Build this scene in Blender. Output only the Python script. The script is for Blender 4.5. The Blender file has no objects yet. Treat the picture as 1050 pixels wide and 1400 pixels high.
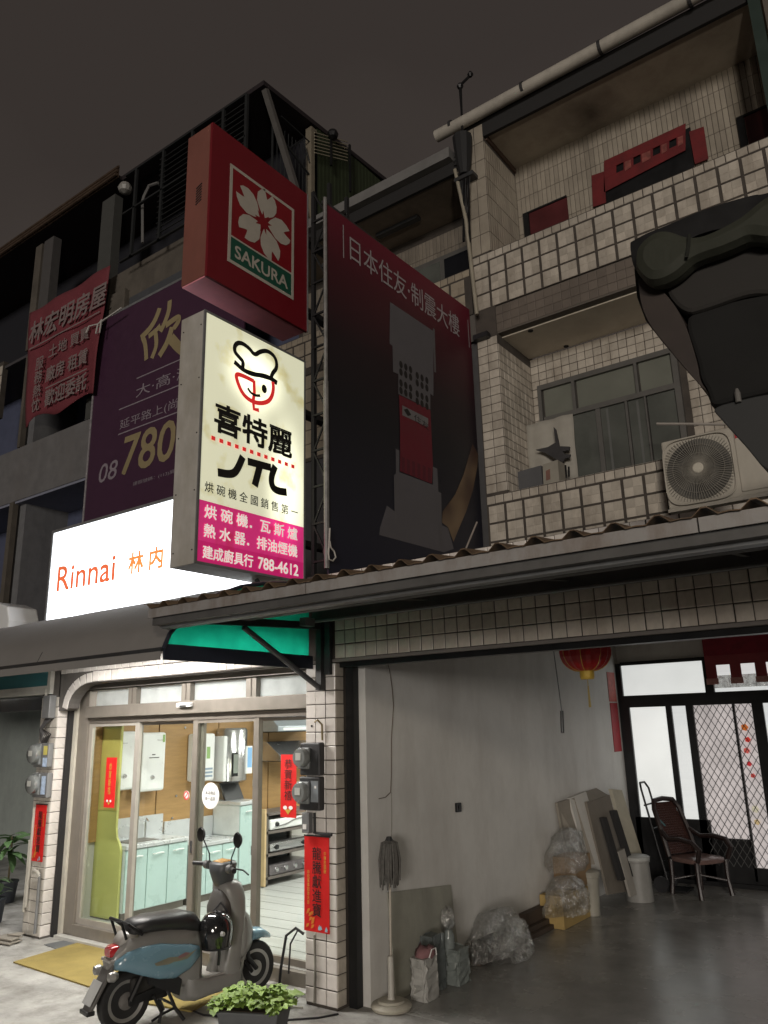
import bpy, math, random
from mathutils import Vector, Matrix
random.seed(7)
S = bpy.context.scene
# ---------------------------------------------------------------- camera
# world: X runs along the shop fronts (to the right), Y goes into the buildings, Z up; metres
CAMH, FPX = 2.15, 1070.0
R0 = Vector((0.80415903, 0.59390734, -0.02454206))
R1 = Vector((-0.17610213, 0.19860405, -0.96412887))
R2 = Vector((-0.56772906, 0.77963485, 0.26429759))
cd = bpy.data.cameras.new('camera'); cam = bpy.data.objects.new('camera', cd); S.collection.objects.link(cam)
cam.matrix_world = Matrix(((R0.x, -R1.x, -R2.x, 0), (R0.y, -R1.y, -R2.y, 0), (R0.z, -R1.z, -R2.z, CAMH), (0, 0, 0, 1)))
cd.sensor_fit = 'VERTICAL'; cd.sensor_height = 24; cd.lens = FPX / 1400 * 24
cd.clip_start = 0.05; cd.clip_end = 900
S.camera = cam
S.render.resolution_x = 768; S.render.resolution_y = 1024
# ---------------------------------------------------------------- night sky, street light, exposure
w = bpy.data.worlds.new('World'); S.world = w; w.use_nodes = True
nt = w.node_tree; bg = nt.nodes['Background']
tc = nt.nodes.new('ShaderNodeTexCoord'); nz = nt.nodes.new('ShaderNodeTexNoise'); nz.inputs['Scale'].default_value = 1.6
nz.inputs['Detail'].default_value = 3
cr = nt.nodes.new('ShaderNodeValToRGB'); cr.color_ramp.elements[0].color = (0.033, 0.0268, 0.0238, 1); cr.color_ramp.elements[1].color = (0.062, 0.051, 0.044, 1); cr.color_ramp.elements[1].position = .7
sp = nt.nodes.new('ShaderNodeSeparateXYZ'); nt.links.new(tc.outputs['Generated'], sp.inputs[0]); ma = nt.nodes.new('ShaderNodeMath'); ma.operation = 'MULTIPLY_ADD'; ma.inputs[1].default_value = -.75; nt.links.new(sp.outputs['Z'], ma.inputs[0]); nz.inputs['Roughness'].default_value = .6
m5 = nt.nodes.new('ShaderNodeMath'); m5.operation = 'MULTIPLY'; m5.inputs[1].default_value = 1.1; nt.links.new(nz.outputs['Fac'], m5.inputs[0]); nt.links.new(m5.outputs[0], ma.inputs[2])
nt.links.new(tc.outputs['Generated'], nz.inputs['Vector']); nt.links.new(ma.outputs[0], cr.inputs['Fac'])
nt.links.new(cr.outputs['Color'], bg.inputs['Color']); bg.inputs['Strength'].default_value = 1.0
sl = bpy.data.lights.new('street_glow', 'SUN'); sun = bpy.data.objects.new('street_glow', sl); S.collection.objects.link(sun)
sl.energy = 0.95; sl.angle = math.radians(12); sl.color = (1.0, 0.93, 0.85)
sun.rotation_euler = Vector((-0.40, 0.91, -0.055)).to_track_quat('-Z', 'Y').to_euler()
pl_ = bpy.data.lights.new('street_lamp_light', 'POINT'); plo = bpy.data.objects.new('lamp_glow', pl_); S.collection.objects.link(plo)
pl_.energy = 850; pl_.color = (1.0, .88, .72); pl_.shadow_soft_size = .35; plo.location = (4.0, -4.6, 4.75)
S.view_settings.view_transform = 'Standard'; S.view_settings.look = 'None'; S.view_settings.exposure = 0.2; S.view_settings.gamma = 1
S.render.engine = 'CYCLES'
S.cycles.use_denoising = True; S.cycles.max_bounces = 8; S.cycles.sample_clamp_indirect = 6; S.cycles.sample_clamp_direct = 0
D, U, WI = 5.35, 8.30, 9.25      # arcade front, upper storeys, recessed balcony walls
SF = 5.62                        # glass shop front

# ---------------------------------------------------------------- helpers
def U_(px, py, x=None, y=None, z=None):
    "measured point of the photograph on a real plane of the place"
    r = Vector(R0) * (px - 525) + Vector(R1) * (py - 700) + Vector(R2) * FPX
    if x is not None: t = x / r.x
    elif y is not None: t = y / r.y
    else: t = (z - CAMH) / r.z
    return Vector((0, 0, CAMH)) + r * t
def X_(px, py, y): return U_(px, py, y=y).x
def Z_(px, py, **k): return U_(px, py, **k).z
def thing(name, label, cat, loc=(0, 0, 0), group=None, rot=0):
    o = bpy.data.objects.new(name, None); S.collection.objects.link(o); o.location = loc; o.rotation_euler = (0, 0, rot)
    o.empty_display_size = 0.1
    o['label'] = label; o['category'] = cat
    if group: o['group'] = group
    return o
class B:
    def __init__(s): s.v = []; s.f = []
    def hexa(s, p):
        n = len(s.v); s.v += [tuple(q) for q in p]
        s.f += [(n, n+3, n+2, n+1), (n+4, n+5, n+6, n+7), (n, n+1, n+5, n+4), (n+1, n+2, n+6, n+5), (n+2, n+3, n+7, n+6), (n+3, n, n+4, n+7)]
        return s
    def box(s, x0, x1, y0, y1, z0, z1):
        return s.hexa([(x0, y0, z0), (x1, y0, z0), (x1, y1, z0), (x0, y1, z0), (x0, y0, z1), (x1, y0, z1), (x1, y1, z1), (x0, y1, z1)])
    def beam(s, a, b, w, h, up=(0, 0, 1)):
        a = Vector(a); b = Vector(b); d = (b - a).normalized(); u = Vector(up)
        if abs(d.dot(u)) > .98: u = Vector((0, 1, 0))
        sx = d.cross(u).normalized() * w / 2; uz = sx.normalized().cross(d).normalized() * h / 2
        return s.hexa([a-sx-uz, a+sx-uz, b+sx-uz, b-sx-uz, a-sx+uz, a+sx+uz, b+sx+uz, b-sx+uz])
    def tube(s, pts, r, n=8, cap=True):
        pts = [Vector(p) for p in pts]; rr = r if isinstance(r, (list, tuple)) else [r]*len(pts)
        base = len(s.v); ref = None
        for i, p in enumerate(pts):
            d = (pts[min(i+1, len(pts)-1)] - pts[max(i-1, 0)]).normalized()
            if ref is None:
                ref = Vector((0, 0, 1)) if abs(d.z) < .9 else Vector((1, 0, 0))
            a = (ref - d*ref.dot(d)).normalized(); ref = a; b = d.cross(a)
            for k in range(n):
                t = 2*math.pi*k/n; s.v.append(tuple(p + (a*math.cos(t) + b*math.sin(t))*rr[i]))
        for i in range(len(pts)-1):
            for k in range(n):
                q = base+i*n; s.f.append((q+k, q+(k+1) % n, q+n+(k+1) % n, q+n+k))
        if cap:
            s.f.append(tuple(base+k for k in range(n))[::-1]); q = base+(len(pts)-1)*n; s.f.append(tuple(q+k for k in range(n)))
        return s
    def loft(s, rings, cap=True):
        n = len(rings[0]); base = len(s.v)
        for r in rings: s.v += [tuple(p) for p in r]
        for i in range(len(rings)-1):
            for k in range(n):
                q = base+i*n; s.f.append((q+k, q+(k+1) % n, q+n+(k+1) % n, q+n+k))
        if cap:
            s.f.append(tuple(base+k for k in range(n))[::-1]); q = base+(len(rings)-1)*n; s.f.append(tuple(q+k for k in range(n)))
        return s
    def prism(s, pts, off):
        "polygon (3-D points) pushed by a vector"
        n = len(pts); b = len(s.v); off = Vector(off); pts = [Vector(p) for p in pts]
        s.v += [tuple(p) for p in pts] + [tuple(p+off) for p in pts]
        s.f += [tuple(range(b, b+n))[::-1], tuple(range(b+n, b+2*n))]
        for k in range(n): s.f.append((b+k, b+(k+1) % n, b+n+(k+1) % n, b+n+k))
        return s
    def lathe(s, c, prof, axis='z', n=20, a0=0, a1=2*math.pi):
        "prof: (radius, height) pairs about an axis through c"
        c = Vector(c); ax = {'x': (Vector((0, 1, 0)), Vector((0, 0, 1)), Vector((1, 0, 0))), 'y': (Vector((1, 0, 0)), Vector((0, 0, 1)), Vector((0, -1, 0))), 'z': (Vector((1, 0, 0)), Vector((0, 1, 0)), Vector((0, 0, 1)))}[axis]
        b = len(s.v)
        for r, h in prof:
            for k in range(n):
                t = 2*math.pi*k/n; s.v.append(tuple(c + ax[0]*r*math.cos(t) + ax[1]*r*math.sin(t) + ax[2]*h))
        for i in range(len(prof)-1):
            for k in range(n):
                q = b+i*n; s.f.append((q+k, q+(k+1) % n, q+n+(k+1) % n, q+n+k))
        s.f.append(tuple(b+k for k in range(n))[::-1]); q = b+(len(prof)-1)*n; s.f.append(tuple(q+k for k in range(n)))
        return s
    def mesh(s, name):
        m = bpy.data.meshes.new(name); m.from_pydata(s.v, [], s.f); m.update(); return m
def ring(c, a, b, ra, rb, e=2.5, n=20):
    c = Vector(c); a = Vector(a); b = Vector(b); o = []
    for k in range(n):
        t = 2*math.pi*k/n; ct, st = math.cos(t), math.sin(t)
        o.append(c + a*ra*math.copysign(abs(ct)**(2/e), ct) + b*rb*math.copysign(abs(st)**(2/e), st))
    return o
def put(name, mesh, mat, parent=None, bev=0, smooth=False, local=False, sub=0):
    o = bpy.data.objects.new(name, mesh); S.collection.objects.link(o)
    if mat is not None and not mesh.materials: mesh.materials.append(mat)
    if parent is not None:
        o.parent = parent
        if not local:
            t = Vector(parent.location); q = parent.parent
            while q is not None: t += Vector(q.location); q = q.parent
            o.location = -t
    if smooth:
        for p in mesh.polygons: p.use_smooth = True
        if smooth != 'all': mesh.set_sharp_from_angle(angle=math.radians(40))
    if bev:
        mo = o.modifiers.new('bevel', 'BEVEL'); mo.width = bev; mo.segments = 2; mo.limit_method = 'ANGLE'; mo.angle_limit = math.radians(40)
    if sub:
        mo = o.modifiers.new('sub', 'SUBSURF'); mo.levels = sub; mo.render_levels = sub
    return o
def add(name, b, mat, parent=None, **k): return put(name, b.mesh(name), mat, parent, **k)
def struct(name, b, mat, **k):
    o = add(name, b, mat, **k); o['kind'] = 'structure'; return o
def solo(name, b, mat, label, cat, group=None, **k):
    o = add(name, b, mat, **k); o['label'] = label; o['category'] = cat
    if group: o['group'] = group
    return o
# ---- materials
MC = {}
def mat(key, col, rough=.6, metal=0, var=.12, scale=6, bump=.0, bscale=None, dirt=0, dcol=None, dscale=1.3, emit=0, spec=.5, trans=0, rnd=0, coat=0, stretch=None, alpha=1):
    if key in MC: return MC[key]
    m = bpy.data.materials.new(key); m.use_nodes = True; n = m.node_tree.nodes; L = m.node_tree.links; p = n['Principled BSDF']
    p.inputs['Roughness'].default_value = rough; p.inputs['Metallic'].default_value = metal
    p.inputs['Specular IOR Level'].default_value = spec; p.inputs['Transmission Weight'].default_value = trans; p.inputs['Coat Weight'].default_value = coat
    p.inputs['Alpha'].default_value = alpha
    c4 = (*col, 1)
    tc = n.new('ShaderNodeTexCoord'); vec = tc.outputs['Object']
    if stretch:
        mp = n.new('ShaderNodeMapping'); mp.inputs['Scale'].default_value = stretch; L.new(vec, mp.inputs['Vector']); vec = mp.outputs['Vector']
    nz = n.new('ShaderNodeTexNoise'); nz.inputs['Scale'].default_value = scale; nz.inputs['Detail'].default_value = 5; nz.inputs['Roughness'].default_value = .62; L.new(vec, nz.inputs['Vector'])
    mr = n.new('ShaderNodeMapRange'); mr.inputs['From Min'].default_value = .25; mr.inputs['From Max'].default_value = .75; mr.inputs['To Min'].default_value = 1-var; mr.inputs['To Max'].default_value = 1+var; L.new(nz.outputs['Fac'], mr.inputs['Value'])
    val = mr.outputs['Result']
    if rnd:
        oi = n.new('ShaderNodeObjectInfo'); gi = n.new('ShaderNodeNewGeometry')
        ad = n.new('ShaderNodeMath'); ad.operation = 'ADD'; L.new(oi.outputs['Random'], ad.inputs[0]); L.new(gi.outputs['Random Per Island'], ad.inputs[1])
        fr = n.new('ShaderNodeMath'); fr.operation = 'FRACT'; L.new(ad.outputs[0], fr.inputs[0])
        m2 = n.new('ShaderNodeMapRange'); m2.inputs['To Min'].default_value = 1-rnd; m2.inputs['To Max'].default_value = 1+rnd; L.new(fr.outputs[0], m2.inputs['Value'])
        mu = n.new('ShaderNodeMath'); mu.operation = 'MULTIPLY'; L.new(val, mu.inputs[0]); L.new(m2.outputs['Result'], mu.inputs[1]); val = mu.outputs[0]
    mx = n.new('ShaderNodeVectorMath'); mx.operation = 'SCALE'; mx.inputs[0].default_value = col; L.new(val, mx.inputs['Scale']); out = mx.outputs['Vector']
    if dirt:
        g2 = n.new('ShaderNodeNewGeometry')
        n2 = n.new('ShaderNodeTexNoise'); n2.inputs['Scale'].default_value = dscale; n2.inputs['Detail'].default_value = 6; n2.inputs['Roughness'].default_value = .7
        mp2 = n.new('ShaderNodeMapping'); mp2.inputs['Scale'].default_value = (1.6, 1.6, .55); L.new(g2.outputs['Position'], mp2.inputs['Vector']); L.new(mp2.outputs['Vector'], n2.inputs['Vector'])
        m3 = n.new('ShaderNodeMapRange'); m3.inputs['From Min'].default_value = .45; m3.inputs['From Max'].default_value = .72; m3.inputs['To Max'].default_value = dirt; L.new(n2.outputs['Fac'], m3.inputs['Value'])
        mm = n.new('ShaderNodeMix'); mm.data_type = 'RGBA'; L.new(m3.outputs['Result'], mm.inputs['Factor']); L.new(out, mm.inputs[6]); mm.inputs[7].default_value = (*(dcol or tuple(c*.35 for c in col)), 1); out = mm.outputs[2]
    L.new(out, p.inputs['Base Color'])
    rr = n.new('ShaderNodeMapRange'); rr.inputs['To Min'].default_value = max(0.02, rough-.1); rr.inputs['To Max'].default_value = min(1, rough+.12); L.new(nz.outputs['Fac'], rr.inputs['Value']); L.new(rr.outputs['Result'], p.inputs['Roughness'])
    if emit:
        L.new(out, p.inputs['Emission Color']); p.inputs['Emission Strength'].default_value = emit
    if bump:
        n3 = n.new('ShaderNodeTexNoise'); n3.inputs['Scale'].default_value = bscale or scale*4; n3.inputs['Detail'].default_value = 4; L.new(vec, n3.inputs['Vector'])
        bp = n.new('ShaderNodeBump'); bp.inputs['Strength'].default_value = bump; bp.inputs['Distance'].default_value = .01; L.new(n3.outputs['Fac'], bp.inputs['Height']); L.new(bp.outputs['Normal'], p.inputs['Normal'])
    MC[key] = m; return m
def glass(key, tint=(1, 1, 1), fac=.12):
    if key in MC: return MC[key]
    m = bpy.data.materials.new(key); m.use_nodes = True; n = m.node_tree.nodes; L = m.node_tree.links; n.clear()
    o = n.new('ShaderNodeOutputMaterial'); t = n.new('ShaderNodeBsdfTransparent'); t.inputs['Color'].default_value = (*tint, 1)
    g = n.new('ShaderNodeBsdfGlossy'); g.inputs['Roughness'].default_value = .03; g.inputs['Color'].default_value = (.9, .92, .9, 1)
    fr = n.new('ShaderNodeFresnel'); fr.inputs['IOR'].default_value = 1.45; gg = n.new('ShaderNodeNewGeometry')
    m1 = n.new('ShaderNodeMath'); m1.operation = 'SUBTRACT'; m1.inputs[0].default_value = 1; L.new(gg.outputs['Backfacing'], m1.inputs[1])
    m2 = n.new('ShaderNodeMath'); m2.operation = 'MULTIPLY'; L.new(fr.outputs[0], m2.inputs[0]); L.new(m1.outputs[0], m2.inputs[1])
    mx = n.new('ShaderNodeMixShader'); L.new(m2.outputs[0], mx.inputs[0]); L.new(t.outputs[0], mx.inputs[1]); L.new(g.outputs[0], mx.inputs[2]); L.new(mx.outputs[0], o.inputs[0])
    MC[key] = m; return m
def translucent(key, col, fac=.7, rough=.5):
    if key in MC: return MC[key]
    m = bpy.data.materials.new(key); m.use_nodes = True; n = m.node_tree.nodes; L = m.node_tree.links; n.clear()
    o = n.new('ShaderNodeOutputMaterial'); a = n.new('ShaderNodeBsdfDiffuse'); b = n.new('ShaderNodeBsdfTranslucent')
    tc = n.new('ShaderNodeTexCoord'); nz = n.new('ShaderNodeTexNoise'); nz.inputs['Scale'].default_value = 7; nz.inputs['Detail'].default_value = 5; L.new(tc.outputs['Object'], nz.inputs[0])
    mr = n.new('ShaderNodeMapRange'); mr.inputs['To Min'].default_value = .75; mr.inputs['To Max'].default_value = 1.2; L.new(nz.outputs['Fac'], mr.inputs['Value'])
    sc = n.new('ShaderNodeVectorMath'); sc.operation = 'SCALE'; sc.inputs[0].default_value = col; L.new(mr.outputs[0], sc.inputs['Scale'])
    L.new(sc.outputs[0], a.inputs['Color']); L.new(sc.outputs[0], b.inputs['Color'])
    mx = n.new('ShaderNodeMixShader'); mx.inputs[0].default_value = fac; L.new(a.outputs[0], mx.inputs[1]); L.new(b.outputs[0], mx.inputs[2]); L.new(mx.outputs[0], o.inputs[0])
    MC[key] = m; return m
def plastic_film(key, opac=.45):
    "thin clear film: mostly see-through, glossy creases, slightly milky"
    if key in MC: return MC[key]
    m = bpy.data.materials.new(key); m.use_nodes = True; n = m.node_tree.nodes; L = m.node_tree.links; n.clear(); o = n.new('ShaderNodeOutputMaterial')
    t = n.new('ShaderNodeBsdfTransparent'); t.inputs['Color'].default_value = (.93, .93, .92, 1); g = n.new('ShaderNodeBsdfGlossy'); g.inputs['Roughness'].default_value = .13; g.inputs['Color'].default_value = (.95, .95, .93, 1)
    d = n.new('ShaderNodeBsdfDiffuse'); d.inputs['Color'].default_value = (.62, .62, .60, 1)
    tc = n.new('ShaderNodeTexCoord'); mp = n.new('ShaderNodeMapping'); mp.inputs['Scale'].default_value = (1, 2.2, .7); mp.inputs['Rotation'].default_value = (.5, .4, .3); L.new(tc.outputs['Object'], mp.inputs[0])
    nz = n.new('ShaderNodeTexNoise'); nz.inputs['Scale'].default_value = 8; nz.inputs['Detail'].default_value = 3; nz.inputs['Distortion'].default_value = 3; L.new(mp.outputs[0], nz.inputs[0])
    bp = n.new('ShaderNodeBump'); bp.inputs['Strength'].default_value = 1; bp.inputs['Distance'].default_value = .06; L.new(nz.outputs['Fac'], bp.inputs['Height']); L.new(bp.outputs[0], g.inputs['Normal']); L.new(bp.outputs[0], d.inputs['Normal'])
    lw = n.new('ShaderNodeLayerWeight'); lw.inputs['Blend'].default_value = .25; L.new(bp.outputs[0], lw.inputs['Normal'])
    a = n.new('ShaderNodeMath'); a.operation = 'MULTIPLY_ADD'; a.use_clamp = True; a.inputs[1].default_value = .75; a.inputs[2].default_value = .10+opac*.3; L.new(lw.outputs['Facing'], a.inputs[0])
    mr = n.new('ShaderNodeMapRange'); mr.inputs['From Min'].default_value = .45; mr.inputs['From Max'].default_value = .7; mr.inputs['To Min'].default_value = opac*.15; mr.inputs['To Max'].default_value = opac*.9; L.new(nz.outputs['Fac'], mr.inputs['Value'])
    m1 = n.new('ShaderNodeMixShader'); L.new(mr.outputs[0], m1.inputs[0]); L.new(t.outputs[0], m1.inputs[1]); L.new(d.outputs[0], m1.inputs[2])
    m2 = n.new('ShaderNodeMixShader'); L.new(a.outputs[0], m2.inputs[0]); L.new(m1.outputs[0], m2.inputs[1]); L.new(g.outputs[0], m2.inputs[2]); L.new(m2.outputs[0], o.inputs[0])
    MC[key] = m; return m
# ---- flat print on a plane: frame = (origin, right, up, normal)
FAC = lambda y: (Vector((0, y, 0)), Vector((1, 0, 0)), Vector((0, 0, 1)), Vector((0, -1, 0)))     # facing the street; coordinates (x, z)
SIDE = lambda x: (Vector((x, 0, 0)), Vector((0, 1, 0)), Vector((0, 0, 1)), Vector((1, 0, 0)))     # facing +X; coordinates (y, z)
def pt(fr, a, b, off=0): return fr[0] + fr[1]*a + fr[2]*b + fr[3]*off
def poly(fr, pts, off=.004, name='print', m=None, parent=None, b=None):
    b2 = b or B(); n = len(b2.v); b2.v += [tuple(pt(fr, x, y, off)) for x, y in pts]; b2.f.append(tuple(range(n, n+len(pts))))
    return b2 if b is not None else add(name, b2, m, parent)
def stroke(fr, pts, wd, off=.004, b=None, closed=False):
    b = b or B(); P = [Vector((x, y, 0)) for x, y in pts]; n = len(P); base = len(b.v)
    for i in range(n):
        if closed: d = (P[(i+1) % n]-P[(i-1) % n])
        else: d = P[min(i+1, n-1)]-P[max(i-1, 0)]
        d.normalize(); q = Vector((-d.y, d.x, 0))*wd/2
        for s_ in (q, -q): c = P[i]+s_; b.v.append(tuple(pt(fr, c.x, c.y, off)))
    for i in range(n if closed else n-1):
        j = (i+1) % n; b.f.append((base+2*i, base+2*i+1, base+2*j+1, base+2*j))
    return b
def text(fr, body, x0, y0, wd, ht, m, parent, off=.005, weight=0, shear=0, name='lettering', vertical=False, rot=0):
    if vertical: body = '\n'.join(body)
    cu = bpy.data.curves.new('lettering', 'FONT'); cu.body = body; cu.size = 1;  cu.resolution_u = 3; cu.shear = shear
    if vertical: cu.space_line = 1.0; cu.align_x = 'CENTER'
    o = bpy.data.objects.new('tmp', cu); S.collection.objects.link(o)
    me = bpy.data.meshes.new_from_object(o.evaluated_get(bpy.context.evaluated_depsgraph_get()))
    bpy.data.objects.remove(o)
    if not len(me.vertices): return None
    xs = [v.co.x for v in me.vertices]; ys = [v.co.y for v in me.vertices]; ax, bx, ay, by = min(xs), max(xs), min(ys), max(ys)
    k = ht/(by-ay) if ht else wd/(bx-ax)
    kx = wd/(bx-ax) if wd else k; ky = ht/(by-ay) if ht else kx
    for v in me.vertices:
        v.co = pt(fr, x0+(v.co.x-ax)*kx, y0+(v.co.y-ay)*ky + rot*(v.co.x-ax)*kx, off)
    me.materials.clear(); me.update()
    if weight:
        q = weight*.55*min(kx, ky); vs = [v.co.copy() for v in me.vertices]; fs = [tuple(p.vertices) for p in me.polygons]; V = []; Fc = []
        for i_, (dx, dy) in enumerate(((q, q), (-q, q), (q, -q), (-q, -q))):
            n0 = len(V); V += [tuple(v + fr[1]*dx + fr[2]*dy + fr[3]*(.00015*i_)) for v in vs]; Fc += [tuple(n0+k for k in f_) for f_ in fs]
        bpy.data.meshes.remove(me); me = bpy.data.meshes.new(name); me.from_pydata(V, [], Fc)
    return put(name, me, m, parent)
# ---- ceramic tiles as separate little slabs sharing one mesh
TM = {}
def tile_mesh(kind, w, h, t, m):
    key = (kind, round(w, 4), round(h, 4), m.name)
    if key in TM: return TM[key]
    c = .006; b = B(); w /= 2; h /= 2
    q = [(-w, -h, 0), (w, -h, 0), (w, h, 0), (-w, h, 0), (-w, -h, t-c*.6), (w, -h, t-c*.6), (w, h, t-c*.6), (-w, h, t-c*.6), (-w+c, -h+c, t), (w-c, -h+c, t), (w-c, h-c, t), (-w+c, h-c, t)]
    b.v = q; b.f = [(8, 9, 10, 11)]
    for k in range(4):
        j = (k+1) % 4; b.f += [(k, j, 4+j, 4+k), (4+k, 4+j, 8+j, 8+k)]
    mp = {'y': lambda p: (p[0], -p[2], p[1]), 'x': lambda p: (p[2], p[0], p[1]), 'z': lambda p: (p[0], p[1], p[2])}[kind]
    b.v = [mp(p) for p in b.v]
    me = b.mesh('tile'); me.materials.append(m); TM[key] = me; return me
def tiles(parent, fr_kind, c, a0, b0, na, nb, pa, pb, m, gap=.008, t=.008, skip=None, stuff=False, name='tile'):
    "grid on a wall plane: fr_kind 'y' faces the street at y=c, 'x' faces +X at x=c; a0,b0 = lower left corner"
    me = tile_mesh(fr_kind, pa-gap, pb-gap, t, m); out = []
    off = Vector((0, 0, 0)); q = parent
    while q is not None: off += Vector(q.location); q = q.parent
    bb = B()
    for i in range(na):
        for j in range(nb):
            a = a0+(i+.5)*pa; b = b0+(j+.5)*pb
            if skip and skip(a, b): continue
            loc = Vector((a, c, b)) if fr_kind == 'y' else Vector((c, a, b)) if fr_kind == 'x' else Vector((a, b, c))
            if stuff:
                n = len(bb.v); jj = (random.uniform(-.0015, .0015), random.uniform(-.0015, .0015))
                bb.v += [tuple(v.co + loc) for v in me.vertices]; bb.f += [tuple(n+k for k in p.vertices) for p in me.polygons]
            else:
                o = bpy.data.objects.new(name, me); S.collection.objects.link(o); o.parent = parent
                o.location = loc - off + Vector((random.uniform(-.0015, .0015), random.uniform(-.0012, .0012), random.uniform(-.0015, .0015)))
    if stuff and bb.v:
        o = add(name, bb, m, parent); o['kind'] = 'stuff'
    return me
# ---------------------------------------------------------------- palette
TILE = mat('cream tile', (.47, .425, .365), .32, var=.12, scale=14, rnd=.14, dirt=.6, dcol=(.19, .155, .12), dscale=2.6)
TILEW = mat('white tile', (.66, .62, .585), .28, var=.06, scale=14, rnd=.09, dirt=.3, dcol=(.33, .29, .25))
TILED = mat('grey painted tile', (.14, .115, .095), .6, rnd=.1, dirt=.4)
TILEN = mat('narrow tile', (.34, .30, .245), .35, rnd=.12, dirt=.4, dcol=(.13, .11, .09))
GROUT = mat('grout', (.062, .052, .044), .9, var=.3, bump=.3)
GROUTW = mat('pale grout', (.11, .10, .092), .9, var=.25)
CONC = mat('bare concrete', (.15, .145, .145), .85, var=.2, scale=3, bump=.3, dirt=.5, dcol=(.13, .12, .115))
CONCT = mat('tan concrete', (.105, .09, .073), .85, var=.2, scale=4, bump=.2, dirt=.4)
PLAST = mat('wall plaster', (.50, .485, .45), .75, var=.07, scale=2.5, bump=.12, dirt=.4, dcol=(.32, .305, .28), dscale=.8)
SOFF = mat('soffit paint', (.42, .37, .30), .8, var=.1, scale=2, bump=.1, dirt=.55, dcol=(.22, .17, .12), dscale=1.8)
BLACKM = mat('black metal', (.012, .012, .013), .4, metal=.3, var=.3)
DARKM = mat('dark steel', (.05, .052, .055), .5, metal=.4, var=.25, scale=9, dirt=.4, dcol=(.07, .045, .03))
GREYM = mat('grey steel', (.22, .225, .23), .5, metal=.3, var=.15, scale=8, dirt=.4, dcol=(.10, .08, .06))
BRONZE = mat('taupe aluminium', (.24, .215, .185), .38, metal=.35, var=.08, scale=10, dirt=.25)
BRONZED = mat('dark taupe aluminium', (.16, .14, .12), .42, metal=.35, var=.1)
RED = mat('red paper', (.62, .015, .014), .5, var=.1)
BLACKP = mat('black ink', (.012, .01, .01), .6)
GOLD = mat('gold ink', (.62, .42, .07), .4, metal=.2)
WHITEP = mat('white ink', (.72, .70, .68), .6, var=.04)
BLK = mat('black plastic', (.018, .018, .02), .38, var=.15)
DARKGAP = mat('dark recess', (.02, .019, .019), .9)
GL = glass('clear glass', (.94, .97, .95))
RUST = mat('rust', (.20, .085, .03), .8, var=.4, scale=20)
PAPER = mat('cardboard', (.25, .225, .19), .85, var=.12, scale=5, dirt=.3)
PAPERW = mat('pale board', (.50, .485, .455), .7, var=.08, dirt=.3)
WHITEE = mat('white enamel', (.74, .75, .75), .3, var=.03)
STEEL = mat('brushed steel', (.55, .55, .56), .22, metal=.95, var=.1, stretch=(1, 1, 14))
# ================================================================ ground
b = B(); b.v = [(-400, -400, -.06), (400, -400, -.06), (400, 400, -.06), (-400, 400, -.06)]; b.f = [(0, 1, 2, 3)]
struct('ground', b, mat('asphalt', (.05, .05, .052), .9, bump=.5, bscale=60))
APRON = mat('worn apron concrete', (.36, .35, .33), .8, var=.35, scale=2.2, bump=.6, bscale=24, dirt=.85, dcol=(.14, .13, .115), dscale=1.7)
struct('pavement', B().box(-30, 12, 1.6, 5.6, -.055, 0), APRON)
GF = mat('polished garage concrete', (.29, .285, .27), .25, var=.3, scale=1.6, bump=.06, bscale=5, dirt=.5, dcol=(.11, .107, .10), spec=.6)
struct('garage_floor', B().box(-4.36, 1.0, 5.6, 11.9, -.05, .004), GF)
SF_M = mat('pale striped shop floor', (.42, .42, .41), .35, var=.22, scale=3, stretch=(.6, 9, 1))
struct('shop_floor', B().box(-8.62, -4.62, 5.6, 13, -.05, .15), mat('pale vinyl base', (.3, .29, .27), .5))
sf = thing('shop_floor_planks', 'pale striped plank floor inside the kitchen shop', 'floor', (-6.6, 9, .15)); sf['kind'] = 'structure'
for i in range(26):
    y = 5.72+i*.28
    o = add('plank', B().box(-8.6, -4.64, y+.006, y+.274, .15, .158), SF_M, sf)
# ================================================================ garage
SW = mat('garage wall paint', (.62, .61, .585), .6, var=.10, scale=1.8, bump=.2, bscale=9, dirt=.55, dcol=(.40, .375, .345), dscale=.9)
struct('garage_side_wall', B().box(-4.60, -4.30, 5.56, 11.9, 0, 3.3), SW)
b = B().box(-4.3, 1.0, 11.80, 11.95, 2.97, 3.3).box(-.6, 1.0, 11.80, 11.95, 0, 2.97); struct('garage_back_wall', b, SW)
struct('garage_right_wall', B().box(.5, .7, 5.6, 11.95, 0, 3.3), SW)
struct('garage_ceiling', B().box(-4.6, 1.0, 5.6, 11.95, 3.3, 3.4), SOFF)
gf = thing('garage_front', 'cream tiled pillar and long lintel framing the open garage', 'wall', (-4.6, D, 0))
b = B().box(-4.80, -4.475, D+.005, 5.58, 0, 2.715); add('pillar', b, GROUT, gf)
b = B().box(-4.80, 2.2, D+.005, 5.58, 2.715, 3.50); li = add('lintel', b, GROUT, gf)
add('door_track', B().box(-4.47, 2.2, D+.06, D+.16, 2.66, 2.715), BLACKM, gf)
add('door_rail', B().box(-4.452, -4.37, D+.125, D+.20, 0, 2.66), BLACKM, gf)
add('sill_plaster', B().box(-4.80, 2.2, D+.0, D+.05, 2.705, 2.73), mat('grey render', (.2, .18, .165), .8), gf)
pil = add('pillar_face', B().box(-4.79, -4.50, D+.007, D+.02, .01, 2.7), GROUT, gf)
tiles(pil, 'y', D+.005, -4.468-3*.1135, .02, 3, 23, .1135, .1165, TILEW)
tiles(pil, 'x', -4.475, D+.002, .02, 1, 23, .116, .1165, TILE)
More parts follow.
